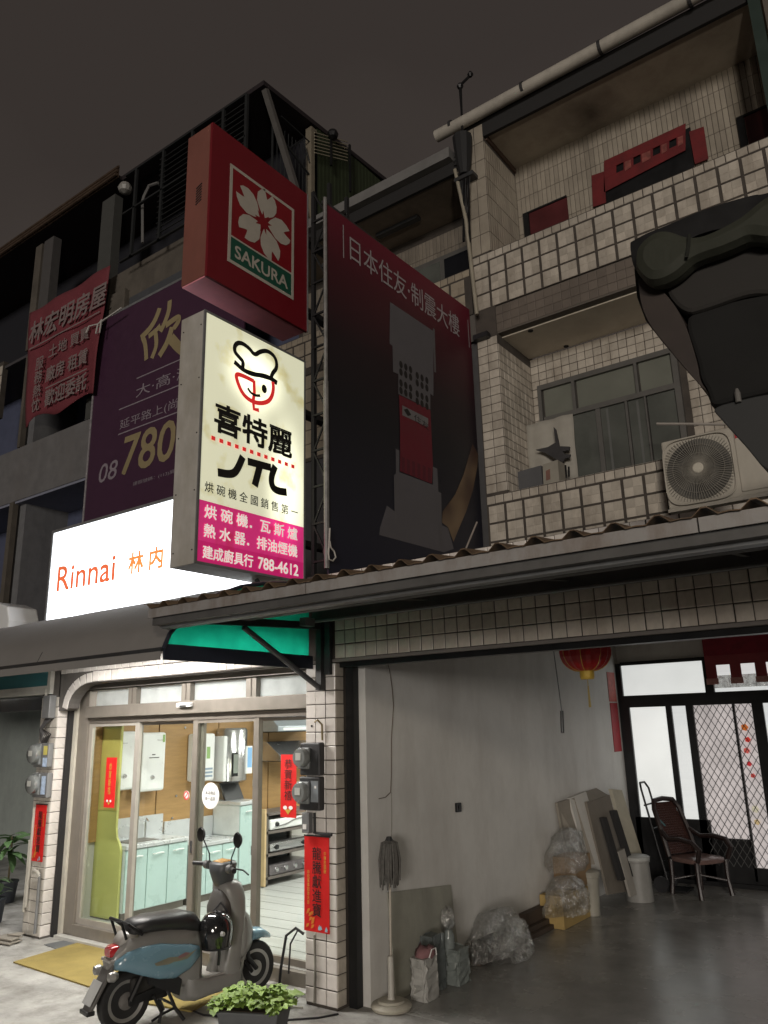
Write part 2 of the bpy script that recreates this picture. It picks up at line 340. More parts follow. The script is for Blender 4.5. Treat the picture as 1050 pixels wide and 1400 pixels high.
tiles(li, 'y', D+.005, -4.47, 2.733, 32, 3, .1145, .1215, mat('bounce lit tile', (.64, .575, .50), .32, var=.12, scale=14, rnd=.10, dirt=.45, dcol=(.33, .25, .19), dscale=2.6))  # cream tile painted lighter in place of light bounced up under the canopy
tiles(li, 'y', D+.005, -4.62, 3.385, 34, 1, .1145, .115, TILEW)

# garage back door: black aluminium frame with lit frosted panes
gd = thing('garage_door', 'black framed glass sliding door lit from inside at the back of the garage', 'door', (-2.6, 11.75, 0))
y = 11.75
FROST = mat('lit frosted glass', (.58, .59, .57), .35, var=.12, scale=1.0, emit=.95)
FROST2 = mat('lit ribbed glass', (.52, .53, .52), .35, var=.10, scale=3, stretch=(.3, 1, 40), emit=.95)
FROST3 = mat('lit pinkish glass', (.44, .40, .39), .35, var=.25, scale=2.5, emit=.75)
fb = B()
for x0, x1, z0, z1 in [(-4.30, -4.22, 0, 2.97), (-4.22, -.6, 2.94, 2.99), (-4.22, -.6, 2.33, 2.50), (-3.04, -2.92, 2.5, 2.94), (-4.22, -4.15, 0, 2.33), (-3.62, -3.54, 0, 2.33),
                        (-3.34, -3.24, 0, 2.33), (-2.72, -2.69, .1, 2.33), (-2.47, -2.33, 0, 2.33), (-4.22, -3.2, 0, .82), (-3.24, -2.73, 0, .60), (-2.73, -2.33, 0, .26), (-2.33, -.6, 0, .2), (-1.5, -1.4, .2, 2.33), (-1.2, -1.05, 2.5, 2.94)]:
    fb.box(x0, x1, y-.05, y+.04, z0, z1)
add('frame', fb, BLACKM, gd)
add('threshold', B().box(-4.22, -.6, y-.09, y-.052, .004, .06), BLACKM, gd)
for nm, x0, x1, z0, z1, m in [('pane', -4.15, -3.62, .82, 2.33, FROST), ('pane', -3.54, -3.34, .82, 2.33, FROST2), ('pane', -4.22, -3.04, 2.5, 2.94, FROST), ('pane', -2.92, -1.2, 2.5, 2.94, FROST2),
                              ('pane', -3.24, -2.72, .60, 2.33, FROST3), ('pane', -2.69, -2.47, .26, 2.33, FROST3), ('pane', -2.33, -1.5, .2, 2.33, FROST2), ('pane', -1.4, -.6, .2, 2.33, FROST2), ('pane', -1.05, -.6, 2.5, 2.94, FROST)]:
    add(nm, B().box(x0, x1, y-.004, y+.006, z0, z1), m, gd)
mesh_ = B(); st = .115                                              # diamond security lattice
import itertools
def clipseg(p, q, bx):
    x0, x1, z0, z1 = bx; t0, t1 = 0, 1; dx, dz = q[0]-p[0], q[1]-p[1]
    for pp, qq in ((-dx, p[0]-x0), (dx, x1-p[0]), (-dz, p[1]-z0), (dz, z1-p[1])):
        if pp == 0:
            if qq < 0: return None
        else:
            r = qq/pp
            if pp < 0: t0 = max(t0, r)
            else: t1 = min(t1, r)
    return None if t0 >= t1 else ((p[0]+t0*dx, p[1]+t0*dz), (p[0]+t1*dx, p[1]+t1*dz))
bx = (-3.24, -2.47, .26, 2.33); lat = thing  # lattice strips
for s_ in (1, -1):
    for i in range(-30, 60):
        c0 = bx[0] + i*st*.8
        sg = clipseg((c0, bx[2]), (c0 + s_*2.07*.62, bx[3]), bx)
        if sg:
            mesh_.beam((sg[0][0], y-.07-.004*s_, sg[0][1]), (sg[1][0], y-.07-.004*s_, sg[1][1]), .0075, .005, up=(0, 1, 0))
o = add('lattice', mesh_, mat('lattice steel', (.10, .10, .10), .5, metal=.4), gd); o['kind'] = 'stuff'
# warm ornaments seen glowing behind the right hand pane
og = thing('altar_ornaments', 'red and gold shrine ornaments glowing behind the garage door glass', 'ornament', (-2.57, 11.7, 1.2))
for i, (dz, col, r) in enumerate([(2.02, (.9, .22, .03), .07), (1.86, (.85, .05, .03), .055), (1.72, (.9, .15, .12), .06), (1.55, (.8, .04, .05), .05), (1.4, (.75, .08, .07), .045), (.98, (.85, .8, .6), .07), (.82, (.8, .6, .3), .055)]):
    cx = -2.60 + .02*math.sin(i*2)
    add('ornament', B().lathe((cx, y-.025, dz), [(.004, -.03), (r*.6, -.02), (r*.72, 0), (r*.6, .02), (.004, .03)], 'y', 5), mat('glow %d' % i, tuple(c*.75 for c in col), .5, emit=.38), og)
# red curtain over the door
cu = thing('door_curtain', 'dark red festive cloth with scalloped cut-outs above the garage door', 'curtain', (-2.2, 11.6, 2.9))
CR = mat('dark red cloth', (.24, .018, .035), .8, var=.25, scale=12)
b = B().box(-2.98, -.7, 11.62, 11.64, 2.99, 3.24); add('cloth', b, CR, cu)
b = B().box(-2.98, -.7, 11.63, 11.645, 2.86, 2.99)
for x in [-2.98+.32*k for k in range(7)]: b.box(x, x+.14, 11.628, 11.642, 2.60, 2.86)
add('tab', b, mat('red cloth tabs', (.30, .05, .06), .8, var=.2), cu)
b = B()
for x in [-2.98+.32*k for k in range(7)]: b.box(x-.01, x+.15, 11.622, 11.636, 2.60, 2.68)
add('trim', b, mat('pink lace', (.45, .22, .2), .8, var=.3, scale=40), cu)
add('sheer', B().box(-2.92, -1.2, 11.69, 11.695, 2.55, 2.72), plastic_film('sheer film', .4), cu)
# lantern
LC = U_(803, 893, y=6.6); L0 = Vector((LC.x-.02, 6.6, 2.735))
la = thing('paper_lantern', 'round red paper lantern with gold tassel hanging under the garage lintel', 'lantern', L0)
b = B(); R_ = .165; rings = []
for i in range(13):
    t = math.pi*i/12; r = .05+math.sin(t)*R_; z = L0.z + math.cos(t)*.165; rings.append((r, z))
n = 32; b2 = B()
for r, z in rings:
    for k in range(n):
        a = 2*math.pi*k/n; rr = r*(1+.045*(1 if k % 2 else -1)*min(1, r/.1)); b2.v.append((L0.x+rr*math.cos(a), L0.y+rr*math.sin(a), z))
for i in range(12):
    for k in range(n): b2.f.append((i*n+k, i*n+(k+1) % n, (i+1)*n+(k+1) % n, (i+1)*n+k))
add('shade', b2, mat('red lantern paper', (.42, .014, .016), .35, var=.15, emit=0), la)
b = B()
for k in range(8):
    a = 2*math.pi*k/8+.2; b.tube([(L0.x+(r+.006)*math.cos(a), L0.y+(r+.006)*math.sin(a), z) for r, z in rings], .004, 5)
add('ribs', b, GOLD, la)
add('cap', B().lathe((L0.x, L0.y, L0.z-.235), [(.055, 0), (.062, .02), (.062, .07), (.055, .085)], 'z', 16), GOLD, la)
add('cap', B().lathe((L0.x, L0.y, L0.z+.15), [(.055, 0), (.06, .05)], 'z', 16), GOLD, la)
b = B().tube([(L0.x, L0.y, L0.z-.235), (L0.x, L0.y, L0.z-.30)], .004, 5)
for k in range(10):
    a = k*.63; b.tube([(L0.x+.004*math.cos(a), L0.y+.004*math.sin(a), L0.z-.29), (L0.x+.009*math.cos(a), L0.y+.009*math.sin(a), L0.z-.47)], .0022, 4)
add('tassel', b, mat('old gold thread', (.35, .27, .09), .6), la)
add('cord', B().tube([(L0.x, L0.y, L0.z+.19), (L0.x, L0.y, 3.3)], .004, 5), BLK, la)
# shutter pull rod hanging on the side wall
a = U_(757, 890, x=-4.22); c = U_(768, 972, x=-4.22); e = U_(769, 1002, x=-4.22)
t_ = thing('shutter_rod', 'black shutter pull rod hanging in front of the garage side wall', 'rod', e)
add('rod', B().tube([(a.x, a.y, 3.28), a, c], .007, 6), GREYM, t_); add('grip', B().tube([c, e], .022, 8), BLK, t_)
# red couplet strip at the corner
b = B().box(-4.295, -4.285, U_(833, 960, x=-4.29).y, U_(841, 960, x=-4.29).y, Z_(838, 958, x=-4.29)-.0, Z_(836, 912, x=-4.29))
t_ = thing('corner_couplet', 'faded red paper strip in the back corner of the garage side wall', 'paper strip', (-4.29, 11.4, 2.2))
y0, y1 = 11.33, 11.62
add('upper_strip', B().box(-4.298, -4.292, y0, y1, 2.42, 2.84), mat('faded red paper', (.5, .12, .1), .6, var=.35, scale=16), t_)
add('lower_strip', B().box(-4.298, -4.290, y0+.01, y1, 1.72, 2.40), mat('deep red paper', (.36, .02, .03), .6, var=.25, scale=12), t_)
# small wall things
t_ = thing('wall_switch', 'small black switch box on the pale garage side wall', 'switch', (-4.29, 7.0, 1.36))
add('box', B().box(-4.299, -4.265, 6.955, 7.03, 1.325, 1.41), BLACKM, t_, bev=.006); add('toggle', B().box(-4.264, -4.252, 6.98, 7.005, 1.35, 1.385), DARKM, t_)
cable = [U_(px, py, x=-4.29) for px, py in ((530, 905), (533, 918), (536, 940), (538, 965), (535, 1010), (535, 1060), (534, 1083), (527, 1090), (518, 1092))]
solo('wall_cable', B().tube(cable, .0035, 5), mat('old cable', (.12, .09, .07), .6), 'thin brown cable hanging down the pale garage side wall', 'cable')
cable = [U_(px, py, x=-4.293) for px, py in ((535, 1083), (535.5, 1115), (535, 1145))]
solo('pull_string', B().tube(cable, .002, 5), mat('string', (.2, .18, .15), .7), 'thin string hanging above the grey mop head', 'string')
# patch board leaning on the side wall
a0 = U_(533, 1345, x=-4.27); 
bo = B().hexa([(-4.24, 5.80, .0), (-4.22, 5.80, .0), (-4.22, 6.80, .0), (-4.24, 6.80, .0), (-4.295, 5.80, .80), (-4.285, 5.80, .80), (-4.285, 6.80, .70), (-4.295, 6.80, .70)])
solo('leaning_board', bo, mat('olive grey board', (.30, .295, .25), .6, var=.12, dirt=.4), 'olive grey flat board leaning on the garage wall behind the mop', 'board')
# clutter row: mop in round stand
mx, my = -4.15, 5.63
mp = thing('mop', 'grey string mop stored upside down by the garage entrance', 'mop', (mx, my, 0))
add('handle', B().tube([(mx, my, .05), (mx-.01, my+.03, .72), (mx-.02, my+.05, 1.0)], .010, 8), mat('pale pole', (.42, .38, .32), .5), mp)
b = B(); top = U_(530, 1142, x=-4.16)
hx, hy = mx-.02, my+.05
for k in range(46):
    a = 2*math.pi*k/46+random.uniform(-.1, .1); r = random.uniform(.06, .10)
    b.tube([(hx+.012*math.cos(a), hy+.02*math.sin(a), 1.23), (hx+r*.6*math.cos(a), hy+r*.7*math.sin(a), 1.21), (hx+r*.8*math.cos(a), hy+r*math.sin(a), 1.08), (hx+r*.75*math.cos(a+.1), hy+r*1.1*math.sin(a), random.uniform(.86, .95))], [.008, .010, .010, .006], 5)
add('mop_head', b, mat('grey mop string', (.105, .10, .093), .95, var=.4, scale=30), mp)
add('clamp', B().lathe((hx, hy, 1.2), [(.03, 0), (.035, .03), (.02, .06)], 'z', 10), DARKM, mp)
st_ = thing('round_stand', 'cream round weighted stand holding the mop by the garage pillar', 'stand', (mx, my, 0))
add('base', B().lathe((mx, my, .004), [(.155, 0), (.165, .022), (.15, .04), (.11, .048), (.10, .062), (.04, .066)], 'z', 28), mat('cream plastic', (.44, .41, .34), .5, dirt=.5), st_, smooth=True)
add('socket', B().lathe((mx, my, .066), [(.034, 0), (.027, .02), (.025, .30), (.02, .31)], 'z', 14), mat('pale pipe', (.42, .40, .36), .5), st_, smooth=True)

def sack(x, y, w_, d_, h, m, parent, name, seed=0, lean=0, e=7, pinch=.75, z0=.006):
    random.seed(seed); rings = []; n = 22
    for i in range(9):
        t = i/8; k = 1-.12*t if t < .9 else pinch
        rr = ring((x+lean*t*h, y, z0+h*t), (1, 0, 0), (0, 1, 0), w_/2*k, d_/2*k, e, n)
        rings.append([p+Vector((random.gauss(0, .007), random.gauss(0, .009), random.gauss(0, .006) if 0 < i else 0)) for p in rr])
    return add(name, B().loft(rings), m, parent)
# shopping bags by the entrance
t_ = thing('paper_bag', 'white paper carrier bag stuffed with pink cloth beside the mop', 'bag', (-4.05, 5.98, 0))
sack(-4.05, 5.97, .15, .22, .31, mat('white paper bag', (.34, .335, .315), .6, var=.12, scale=12, bump=.4), t_, 'bag', 1, pinch=1)
add('contents', B().loft([[p+Vector((random.gauss(0, .012), random.gauss(0, .012), random.gauss(0, .012))) for p in ring((-4.05, 5.98, z), (1, 0, 0), (0, 1, 0), r, r*1.2, 2, 12)] for z, r in ((.28, .06), (.33, .085), (.37, .07), (.395, .03))]), mat('dusty pink cloth', (.24, .12, .125), .9, var=.25), t_, smooth='all')
add('handle', B().tube([(-3.97, 5.92, .32), (-3.955, 5.94, .38), (-3.955, 6.0, .38), (-3.97, 6.03, .32)], .005, 5), WHITEP, t_)
t_ = thing('dark_bag', 'grey green plastic bag between the white bag and the bottles', 'bag', (-4.12, 6.22, 0))
sack(-4.14, 6.22, .17, .22, .40, mat('grey green plastic', (.10, .115, .115), .35, var=.3, bump=.6), t_, 'bag', 2)
t_ = thing('bottle_bag', 'pale green carrier bag with a clear bottle standing in it', 'bag', (-4.05, 6.45, 0))
sack(-4.05, 6.45, .18, .22, .28, mat('pale green bag', (.17, .19, .18), .4, var=.2, bump=.5), t_, 'bag', 3, pinch=1)
add('bottle', B().lathe((-4.08, 6.40, .1), [(.05, 0), (.052, .25), (.05, .28), (.022, .34), (.022, .38), (.028, .385), (.028, .41)], 'z', 14), mat('cloudy bottle', (.17, .19, .185), .12, var=.2, scale=20), t_, smooth=True)
add('wrap', B().loft([[p+Vector((random.gauss(0, .008), random.gauss(0, .008), random.gauss(0, .008))) for p in ring((-4.08, 6.40, z), (1, 0, 0), (0, 1, 0), r, r, 2, 10)] for z, r in ((.42, .03), (.47, .055), (.53, .06), (.58, .05), (.6, .02))]), plastic_film('crumpled film', .6), t_, smooth='all')
# low dark planks along the wall
t_ = thing('plank_stack', 'low dark wooden planks lying along the foot of the garage wall', 'planks', (-4.15, 8, 0))
for k, (x0, x1, y0, y1, z0, z1) in enumerate([(-4.28, -4.10, 6.95, 9.5, .006, .05), (-4.27, -4.15, 7.1, 9.2, .05, .10), (-4.28, -4.2, 8.1, 9.6, .10, .22)]):
    add('plank', B().box(x0, x1, y0, y1, z0, z1), mat('dark wood', (.07, .05, .038), .7, var=.3, stretch=(1, .2, 1)), t_, bev=.004)
# plastic wrapped bundle
def wrap(c, sx, sy, sz, m, parent, seed, flat=.15, name='film'):
    "loosely crumpled sheet: a lumpy half dome with folds"
    random.seed(seed); b = B(); n = 38; mm = 18; ph = [random.uniform(0, 6.28) for _ in range(8)]
    for i in range(mm+1):
        t = math.pi*.62*i/mm
        for k in range(n):
            a = 2*math.pi*k/n
            f_ = 1+.10*math.sin(3*a+ph[0]+2*t)+.07*math.sin(5*a+ph[1]-3*t)+.05*math.sin(9*a+ph[2]+5*t)+.05*math.sin(7*t+ph[3]+2*a)+random.uniform(-.05, .05)
            r = math.sin(t)**.8*f_; b.v.append((c[0]+sx*r*math.cos(a), c[1]+sy*r*math.sin(a), max(.008, c[2]+sz*(math.cos(t)*(1+.2*(f_-1))+.0))))
    for i in range(mm):
        for k in range(n): q = i*n+k; b.f.append((q, q+(k+1) % n-k, q+n+(k+1) % n-k, q+n))
    return add(name, b, m, parent, smooth='all')
t_ = thing('wrapped_bundle', 'bundle wrapped in crumpled clear plastic on the garage floor', 'bundle', (-4.05, 7.3, 0))
wrap((-4.06, 7.2, .17), .17, .42, .27, plastic_film('clear film', .24), t_, 11)
wrap((-3.98, 7.35, .10), .16, .28, .24, plastic_film('clear film', .24), t_, 12)
add('contents', B().loft([ring((-4.10, yy, .12), (1, 0, 0), (0, 0, 1), .09, .10, 3, 10) for yy in (6.95, 7.2, 7.45, 7.6)]), mat('dark contents', (.05, .045, .04), .8), t_)
t_ = thing('wrapped_box', 'cardboard box under a large clear plastic bag by the garage wall', 'box', (-4.05, 8.7, 0))
add('box', B().box(-4.25, -3.98, 8.95, 9.40, .34, .66), mat('tan cardboard', (.26, .17, .09), .85, var=.15), t_, bev=.004)
add('lower_box', B().box(-4.25, -3.98, 8.55, 9.3, .006, .33), mat('yellow cardboard', (.36, .25, .09), .8, var=.2), t_, bev=.004)
wrap((-3.98, 8.65, .26), .20, .34, .26, plastic_film('clear film2', .2), t_, 5)
wrap((-4.1, 9.05, .64), .17, .38, .32, plastic_film('clear film3', .15), t_, 6)
# white paint bucket
def bucket(x, y, r0, r1, h, m, lab, grp=None, lid=True, lm=None):
    t_ = thing('bucket', lab, 'bucket', (x, y, 0), grp)
    add('body', B().lathe((x, y, .006), [(r0, 0), (r1, h-.04), (r1+.012, h-.035), (r1+.012, h-.01), (r1-.01, h-.005)], 'z', 24), m, t_, smooth=True)
    if lid: add('lid', B().lathe((x, y, .006+h-.012), [(r1+.014, 0), (r1+.018, .035), (r1-.01, .05), (.02, .058)], 'z', 24), lm or m, t_, smooth=True)
    return t_
bucket(-3.99, 9.35, .085, .105, .44, mat('dirty cream bucket', (.30, .285, .24), .5, dirt=.5), 'narrow dirty cream plastic bucket beside the bulging clear bag')
bucket(-3.78, 10.35, .165, .15, .48, mat('grey white bin', (.27, .265, .25), .5, dirt=.5), 'pale bin with a round lid below the hand truck', lm=mat('bin lid', (.38, .385, .37), .4))
# leaning cardboard sheets and boxes
def board(p, m, nm, parent, t=.03): return add(nm, B().prism([tuple(Vector(q)+Vector((0, -.33, 0))) for q in p], (t, 0, 0)), m, parent)
t_ = thing('cardboard_stack', 'flattened cardboard boxes leaning in the back corner of the garage', 'cardboard', (-4.1, 10.1, 0)); CS = Vector((-.03, -.33, 0))
board([(-4.28, 9.7, .5), (-4.05, 9.95, .5), (-4.22, 9.9, 1.25), (-4.29, 9.55, 1.22)], PAPER, 'sheet', t_)
board([(-4.1, 9.85, .45), (-4.02, 10.3, .4), (-4.2, 10.2, 1.3), (-4.25, 9.8, 1.25)], PAPERW, 'pale_sheet', t_, .04)
board([(-3.98, 10.1, .15), (-3.9, 10.75, .1), (-4.1, 10.75, 1.22), (-4.15, 10.1, 1.18)], mat('brown carton', (.17, .15, .125), .85, var=.12), 'sheet', t_)
add('flap', B().prism([(-4.15, 9.77, 1.18), (-4.1, 10.42, 1.22), (-4.25, 10.42, 1.3), (-4.28, 9.87, 1.27)], (.008, 0, 0)), PAPER, t_)
board([(-3.86, 10.2, .3), (-3.84, 10.28, .3), (-4.0, 10.28, 1.0), (-4.02, 10.2, 1.0)], DARKGAP, 'slot', t_, .05)
board([(-3.83, 10.52, .3), (-3.81, 10.62, .3), (-3.99, 10.62, 1.05), (-4.01, 10.52, 1.05)], DARKGAP, 'slot', t_, .05)
board([(-3.9, 10.85, .1), (-3.85, 11.2, .1), (-4.1, 11.15, 1.25), (-4.14, 10.9, 1.28)], mat('cream foam sheet', (.42, .39, .31), .7, var=.15), 'pale_sheet', t_, .05)
board([(-3.80, 10.35, .1), (-3.78, 10.6, .1), (-3.88, 10.6, .62), (-3.9, 10.35, .6)], mat('grey carton', (.30, .28, .25), .8), 'sheet', t_, .03)
# hand truck
t_ = thing('hand_truck', 'black folding hand truck standing between the cardboard and the chair', 'hand truck', (-3.75, 11.1, 0))
b = B()
for yy in (11.0, 11.3): b.tube([(-3.62, yy, .1), (-3.85, yy, 1.25), (-3.88, yy+(.06 if yy < 11.1 else -.06), 1.33)], .014, 7)
b.tube([(-3.88, 11.06, 1.33), (-3.88, 11.24, 1.33)], .014, 7)
for z in (.35, .75, 1.05): b.tube([(-3.62-.2*z, 11.0, z), (-3.62-.2*z, 11.3, z)], .012, 6)
add('frame', b, BLACKM, t_); add('plate', B().box(-3.66, -3.4, 10.98, 11.32, .02, .035), BLACKM, t_)
for yy in (10.95, 11.33): add('wheel', B().lathe((-3.70, yy, .10), [(.03, -.02), (.095, -.022), (.1, 0), (.095, .022), (.03, .02)], 'y', 20), BLK, t_)
add('strap', B().tube([(-3.7, 11.05, .9), (-3.62, 11.1, .8), (-3.68, 11.2, .7), (-3.6, 11.15, .55)], .014, 6), mat('blue green strap', (.05, .11, .12), .7), t_)
# bentwood rattan armchair
cx, cy = -3.25, 11.05
ch = thing('armchair', 'dark bentwood armchair with woven back in front of the lit door', 'chair', (cx, cy, 0), rot=0)
WOOD = mat('dark red wood', (.016, .008, .007), .42, var=.2)
def C_(u, v, z): # u: to the sitter's front (towards right/front), v: across
    a = math.radians(-28); return (cx + u*math.cos(a) - v*math.sin(a), cy + u*math.sin(a) + v*math.cos(a), z)
for (u, v) in ((.24, -.25), (.24, .25), (-.2, -.24), (-.2, .24)):
    add('leg', B().tube([C_(u, v, .42), C_(u*1.0, v, .2), C_(u*1.12, v*1.05, .008)], [.032, .025, .032], 8), WOOD, ch, smooth=True)
add('seat', B().loft([ring(C_(.02, 0, z), Vector(C_(1, 0, 0))-Vector(C_(0, 0, 0)), Vector(C_(0, 1, 0))-Vector(C_(0, 0, 0)), .28*k, .27*k, 3.5, 24) for z, k in ((.40, .97), (.42, 1), (.445, 1), (.455, .96))]), mat('pinkish woven seat', (.14, .085, .075), .3, var=.3, scale=60, coat=.4), ch, smooth=True)
b = B()
b.tube([C_(-.22, -.24, .44), C_(-.3, -.235, .7), C_(-.42, -.22, 1.0), C_(-.47, -.17, 1.1), C_(-.48, 0, 1.12), C_(-.47, .17, 1.1), C_(-.42, .22, 1.0), C_(-.3, .235, .7), C_(-.22, .24, .44)], .032, 8)
add('back_frame', b, WOOD, ch, smooth=True)
bb = B(); N = 13
P_ = lambda s_, t: C_(-.235-.235*t**1.1, s_*(.21-.03*t), .47+.6*t)
for i in range(N):
    s_ = -1+2*i/(N-1); bb.tube([P_(s_, t/6) for t in range(7)], .006, 4)
for j in range(22):
    t = j/21; bb.tube([P_(-1, t), P_(1, t)], .006, 4)
o = add('woven_back', bb, mat('rattan weave', (.05, .02, .016), .35, var=.4, scale=40), ch)
add('back_panel', B().loft([[Vector(P_(-1, t/6))+Vector((-.0, .012, 0)), Vector(P_(1, t/6))+Vector((0, .012, 0)), Vector(P_(1, t/6))+Vector((0, .018, 0)), Vector(P_(-1, t/6))+Vector((0, .018, 0))] for t in range(7)]), mat('rattan sheet', (.04, .018, .014), .5, var=.4, scale=60), ch)
for v in (-.27, .27):
    add('armrest', B().tube([C_(-.30, v*.9, .74), C_(-.16, v*1.05, .66), C_(.05, v*1.1, .68), C_(.24, v*1.08, .66), C_(.33, v, .58), C_(.27, v*.95, .44)], .031, 8), WOOD, ch, smooth=True)
add('stretcher', B().tube([C_(.25, -.25, .18), C_(.0, 0, .24), C_(-.2, .24, .18)], .013, 6).tube([C_(.25, .25, .18), C_(.0, 0, .24), C_(-.2, -.24, .18)], .013, 6), WOOD, ch)
# ================================================================ kitchen shop, ground floor
struct('shop_left_wall', B().box(-8.66, -8.50, 5.66, 13, 0, 3.1), PLAST)
struct('shop_back_wall', B().box(-8.5, -4.62, 12.9, 13, .15, 3.1), PLAST)
struct('shop_right_wall', B().box(-4.66, -4.605, 5.66, 13, .15, 3.1), PLAST)
struct('shop_ceiling', B().box(-8.6, -4.62, 5.66, 13, 3.02, 3.1), mat('white ceiling', (.7, .7, .68), .7, var=.03))
sw = thing('shop_wall', 'white tiled arcade wall with a rounded corner over the glass shop front', 'wall', (-8.6, D, 0))
arc = [(-8.06, 2.715)] + [(-8.06-.44*math.sin(t), 2.715-.27*(1-math.cos(t))) for t in [math.pi/2*k/8 for k in range(1, 9)]]
b = B().prism([(x, D+.006, z) for x, z in [(-4.80, 2.715)] + arc + [(-8.60, 2.42), (-8.72, 2.42), (-8.72, 3.42), (-4.80, 3.42)]], (0, .14, 0))
bd = add('lintel', b, GROUTW, sw)
me = tiles(bd, 'y', D+.006, -8.06, 2.722, 28, 1, .1164, .118, TILEW, gap=.006)
tiles(bd, 'y', D+.006, -8.70, 2.842, 33, 1, .1182, .115, TILEW, gap=.006)
tiles(bd, 'y', D+.006, -8.70, 2.96, 33, 4, .1182, .115, TILEW, gap=.006, stuff=True)
for k in range(6):                                              # fan of tiles round the corner
    t = math.pi/2*(k+.5)/6; x = -8.06-.44*math.sin(t); z = 2.715-.27*(1-math.cos(t)); nx, nz_ = -math.sin(t)*0.3, 1
    an = math.atan2(.27*math.sin(t), .44*math.cos(t)); an = min(an, 1.3)
    o = bpy.data.objects.new('tile', me); S.collection.objects.link(o); o.parent = bd
    o.location = Vector((x-.058*math.sin(an), D+.004, z+.058*math.cos(an))); o.rotation_euler = (0, -an, 0)
    o.scale = (.95, 1, .95)
pl = add('pillar', B().box(-9.06, -8.70, D+.006, 5.55, 0, 3.42), GROUTW, sw)
tiles(pl, 'y', D+.006, -9.055, .02, 3, 22, .118, .1165, mat('worn white tile', (.50, .47, .42), .4, var=.12, scale=14, rnd=.12, dirt=.7, dcol=(.24, .21, .175)), gap=.006)
tiles(pl, 'x', -8.70, D, .02, 1, 21, .125, .1165, TILEW, gap=.006)
add('groove', B().box(-8.695, -8.66, D+.13, D+.19, 0, 2.5), DARKGAP, sw)
add('post', B().box(-8.70, -8.60, D+.19, D+.27, 0, 2.62), mat('flaking cream paint', (.52, .49, .42), .6, var=.15, dirt=.4), sw)
# ---- glass front
ft = thing('glass_storefront', 'wide taupe aluminium and glass sliding shop front under the arcade', 'shop front', (-6.7, SF, 0))
Z0, ZH = .03, 2.33
b = B().box(-8.60, -8.42, SF-.05, SF+.06, Z0, 2.72)
add('jamb', b, BRONZE, ft); add('jamb', B().box(-4.90, -4.80, SF-.05, SF+.06, Z0, 2.72), BRONZE, ft)
add('header', B().box(-8.42, -4.90, SF-.09, SF+.06, ZH+.0, ZH+.13), BRONZE, ft, bev=.006)
add('track', B().box(-8.42, -4.90, SF-.03, SF+.05, ZH-.065, ZH-.002), BRONZED, ft)
add('top_rail', B().box(-8.42, -4.80, SF-.05, SF+.06, 2.64, 2.70), BRONZE, ft)
add('top_rail', B().box(-8.45, -4.80, SF-.10, SF-.055, 2.655, 2.715), mat('shutter box steel', (.24, .22, .20), .45, metal=.4), ft)
for x in (X_(187, 950, SF), X_(260, 950, SF), X_(349, 950, SF)):
    add('transom_post', B().box(x-.07, x+.07, SF-.06, SF+.05, ZH+.13, 2.64), BRONZE, ft)
    add('post_groove', B().box(x-.006, x+.008, SF-.066, SF-.058, ZH+.14, 2.64), BRONZED, ft)
tp = [-8.42, X_(187, 950, SF), X_(260, 950, SF), X_(349, 950, SF), -4.9]
FRW = mat('sky lit transom glass', (.80, .84, .85), .3, var=.04, emit=.28)
for i in range(4): add('transom_pane', B().box(tp[i]+.072, tp[i+1]-.072 if i < 3 else tp[i+1], SF, SF+.008, 2.462, 2.638), translucent('frosted transom', (.80, .83, .83), .75), ft)
add('sill', B().box(-8.42, -4.90, SF-.07, SF+.06, Z0, .145), BRONZE, ft, bev=.004)
add('sill_step', B().box(-8.60, -4.80, SF-.16, SF-.072, .0, .035), mat('threshold stone', (.46, .45, .42), .6, var=.1), ft)
M1, M2, M3 = X_(185, 1050, SF), X_(269, 1050, SF), X_(350, 1050, SF)
pans = [(-8.42, M1+.06, 0), (M1-.05, M2+.055, .045), (M2-.055, M3+.05, 0), (M3-.05, -4.90, .045)]
for i, (x0, x1, dy) in enumerate(pans):
    sash = B(); s_ = .055
    sash.box(x0, x0+s_*(1.3 if i else 1.1), SF-.02+dy, SF+.02+dy, .145, ZH-.065)
    if i < 3: sash.box(x1-s_*1.3, x1, SF-.02+dy, SF+.02+dy, .145, ZH-.065)
    sash.box(x0+s_, x1-s_, SF-.018+dy, SF+.018+dy, ZH-.10, ZH-.067)
    sash.box(x0+s_, x1-s_, SF-.018+dy, SF+.018+dy, .147, .205)
    o = add('sliding_sash' if i else 'fixed_sash', sash, BRONZE if i else mat('pale taupe', (.40, .37, .33), .4, metal=.3), ft)
    add('pane', B().box(x0+s_, x1-s_, SF-.003+dy, SF+.003+dy, .20, ZH-.10), GL, o)
add('handle', B().box(M2-.03, M2+.0, SF-.03, SF-.021, .98, 1.10), STEEL, ft, bev=.004)
add('lock', B().box(M3-.05, M3-.03, SF+.0, SF+.02, 1.02, 1.1), STEEL, ft)
s0, s1 = X_(244, 966, SF-.1), X_(263, 966, SF-.1)
t_ = thing('door_sensor', 'small white door sensor on the shop front header', 'sensor', (s0, SF-.09, 2.42))
add('housing', B().box(s0, s1, SF-.135, SF-.092, 2.395, 2.44), WHITEE, t_, bev=.008); add('lens', B().box(s0+.06, s1-.06, SF-.139, SF-.136, 2.40, 2.415), BLK, t_)
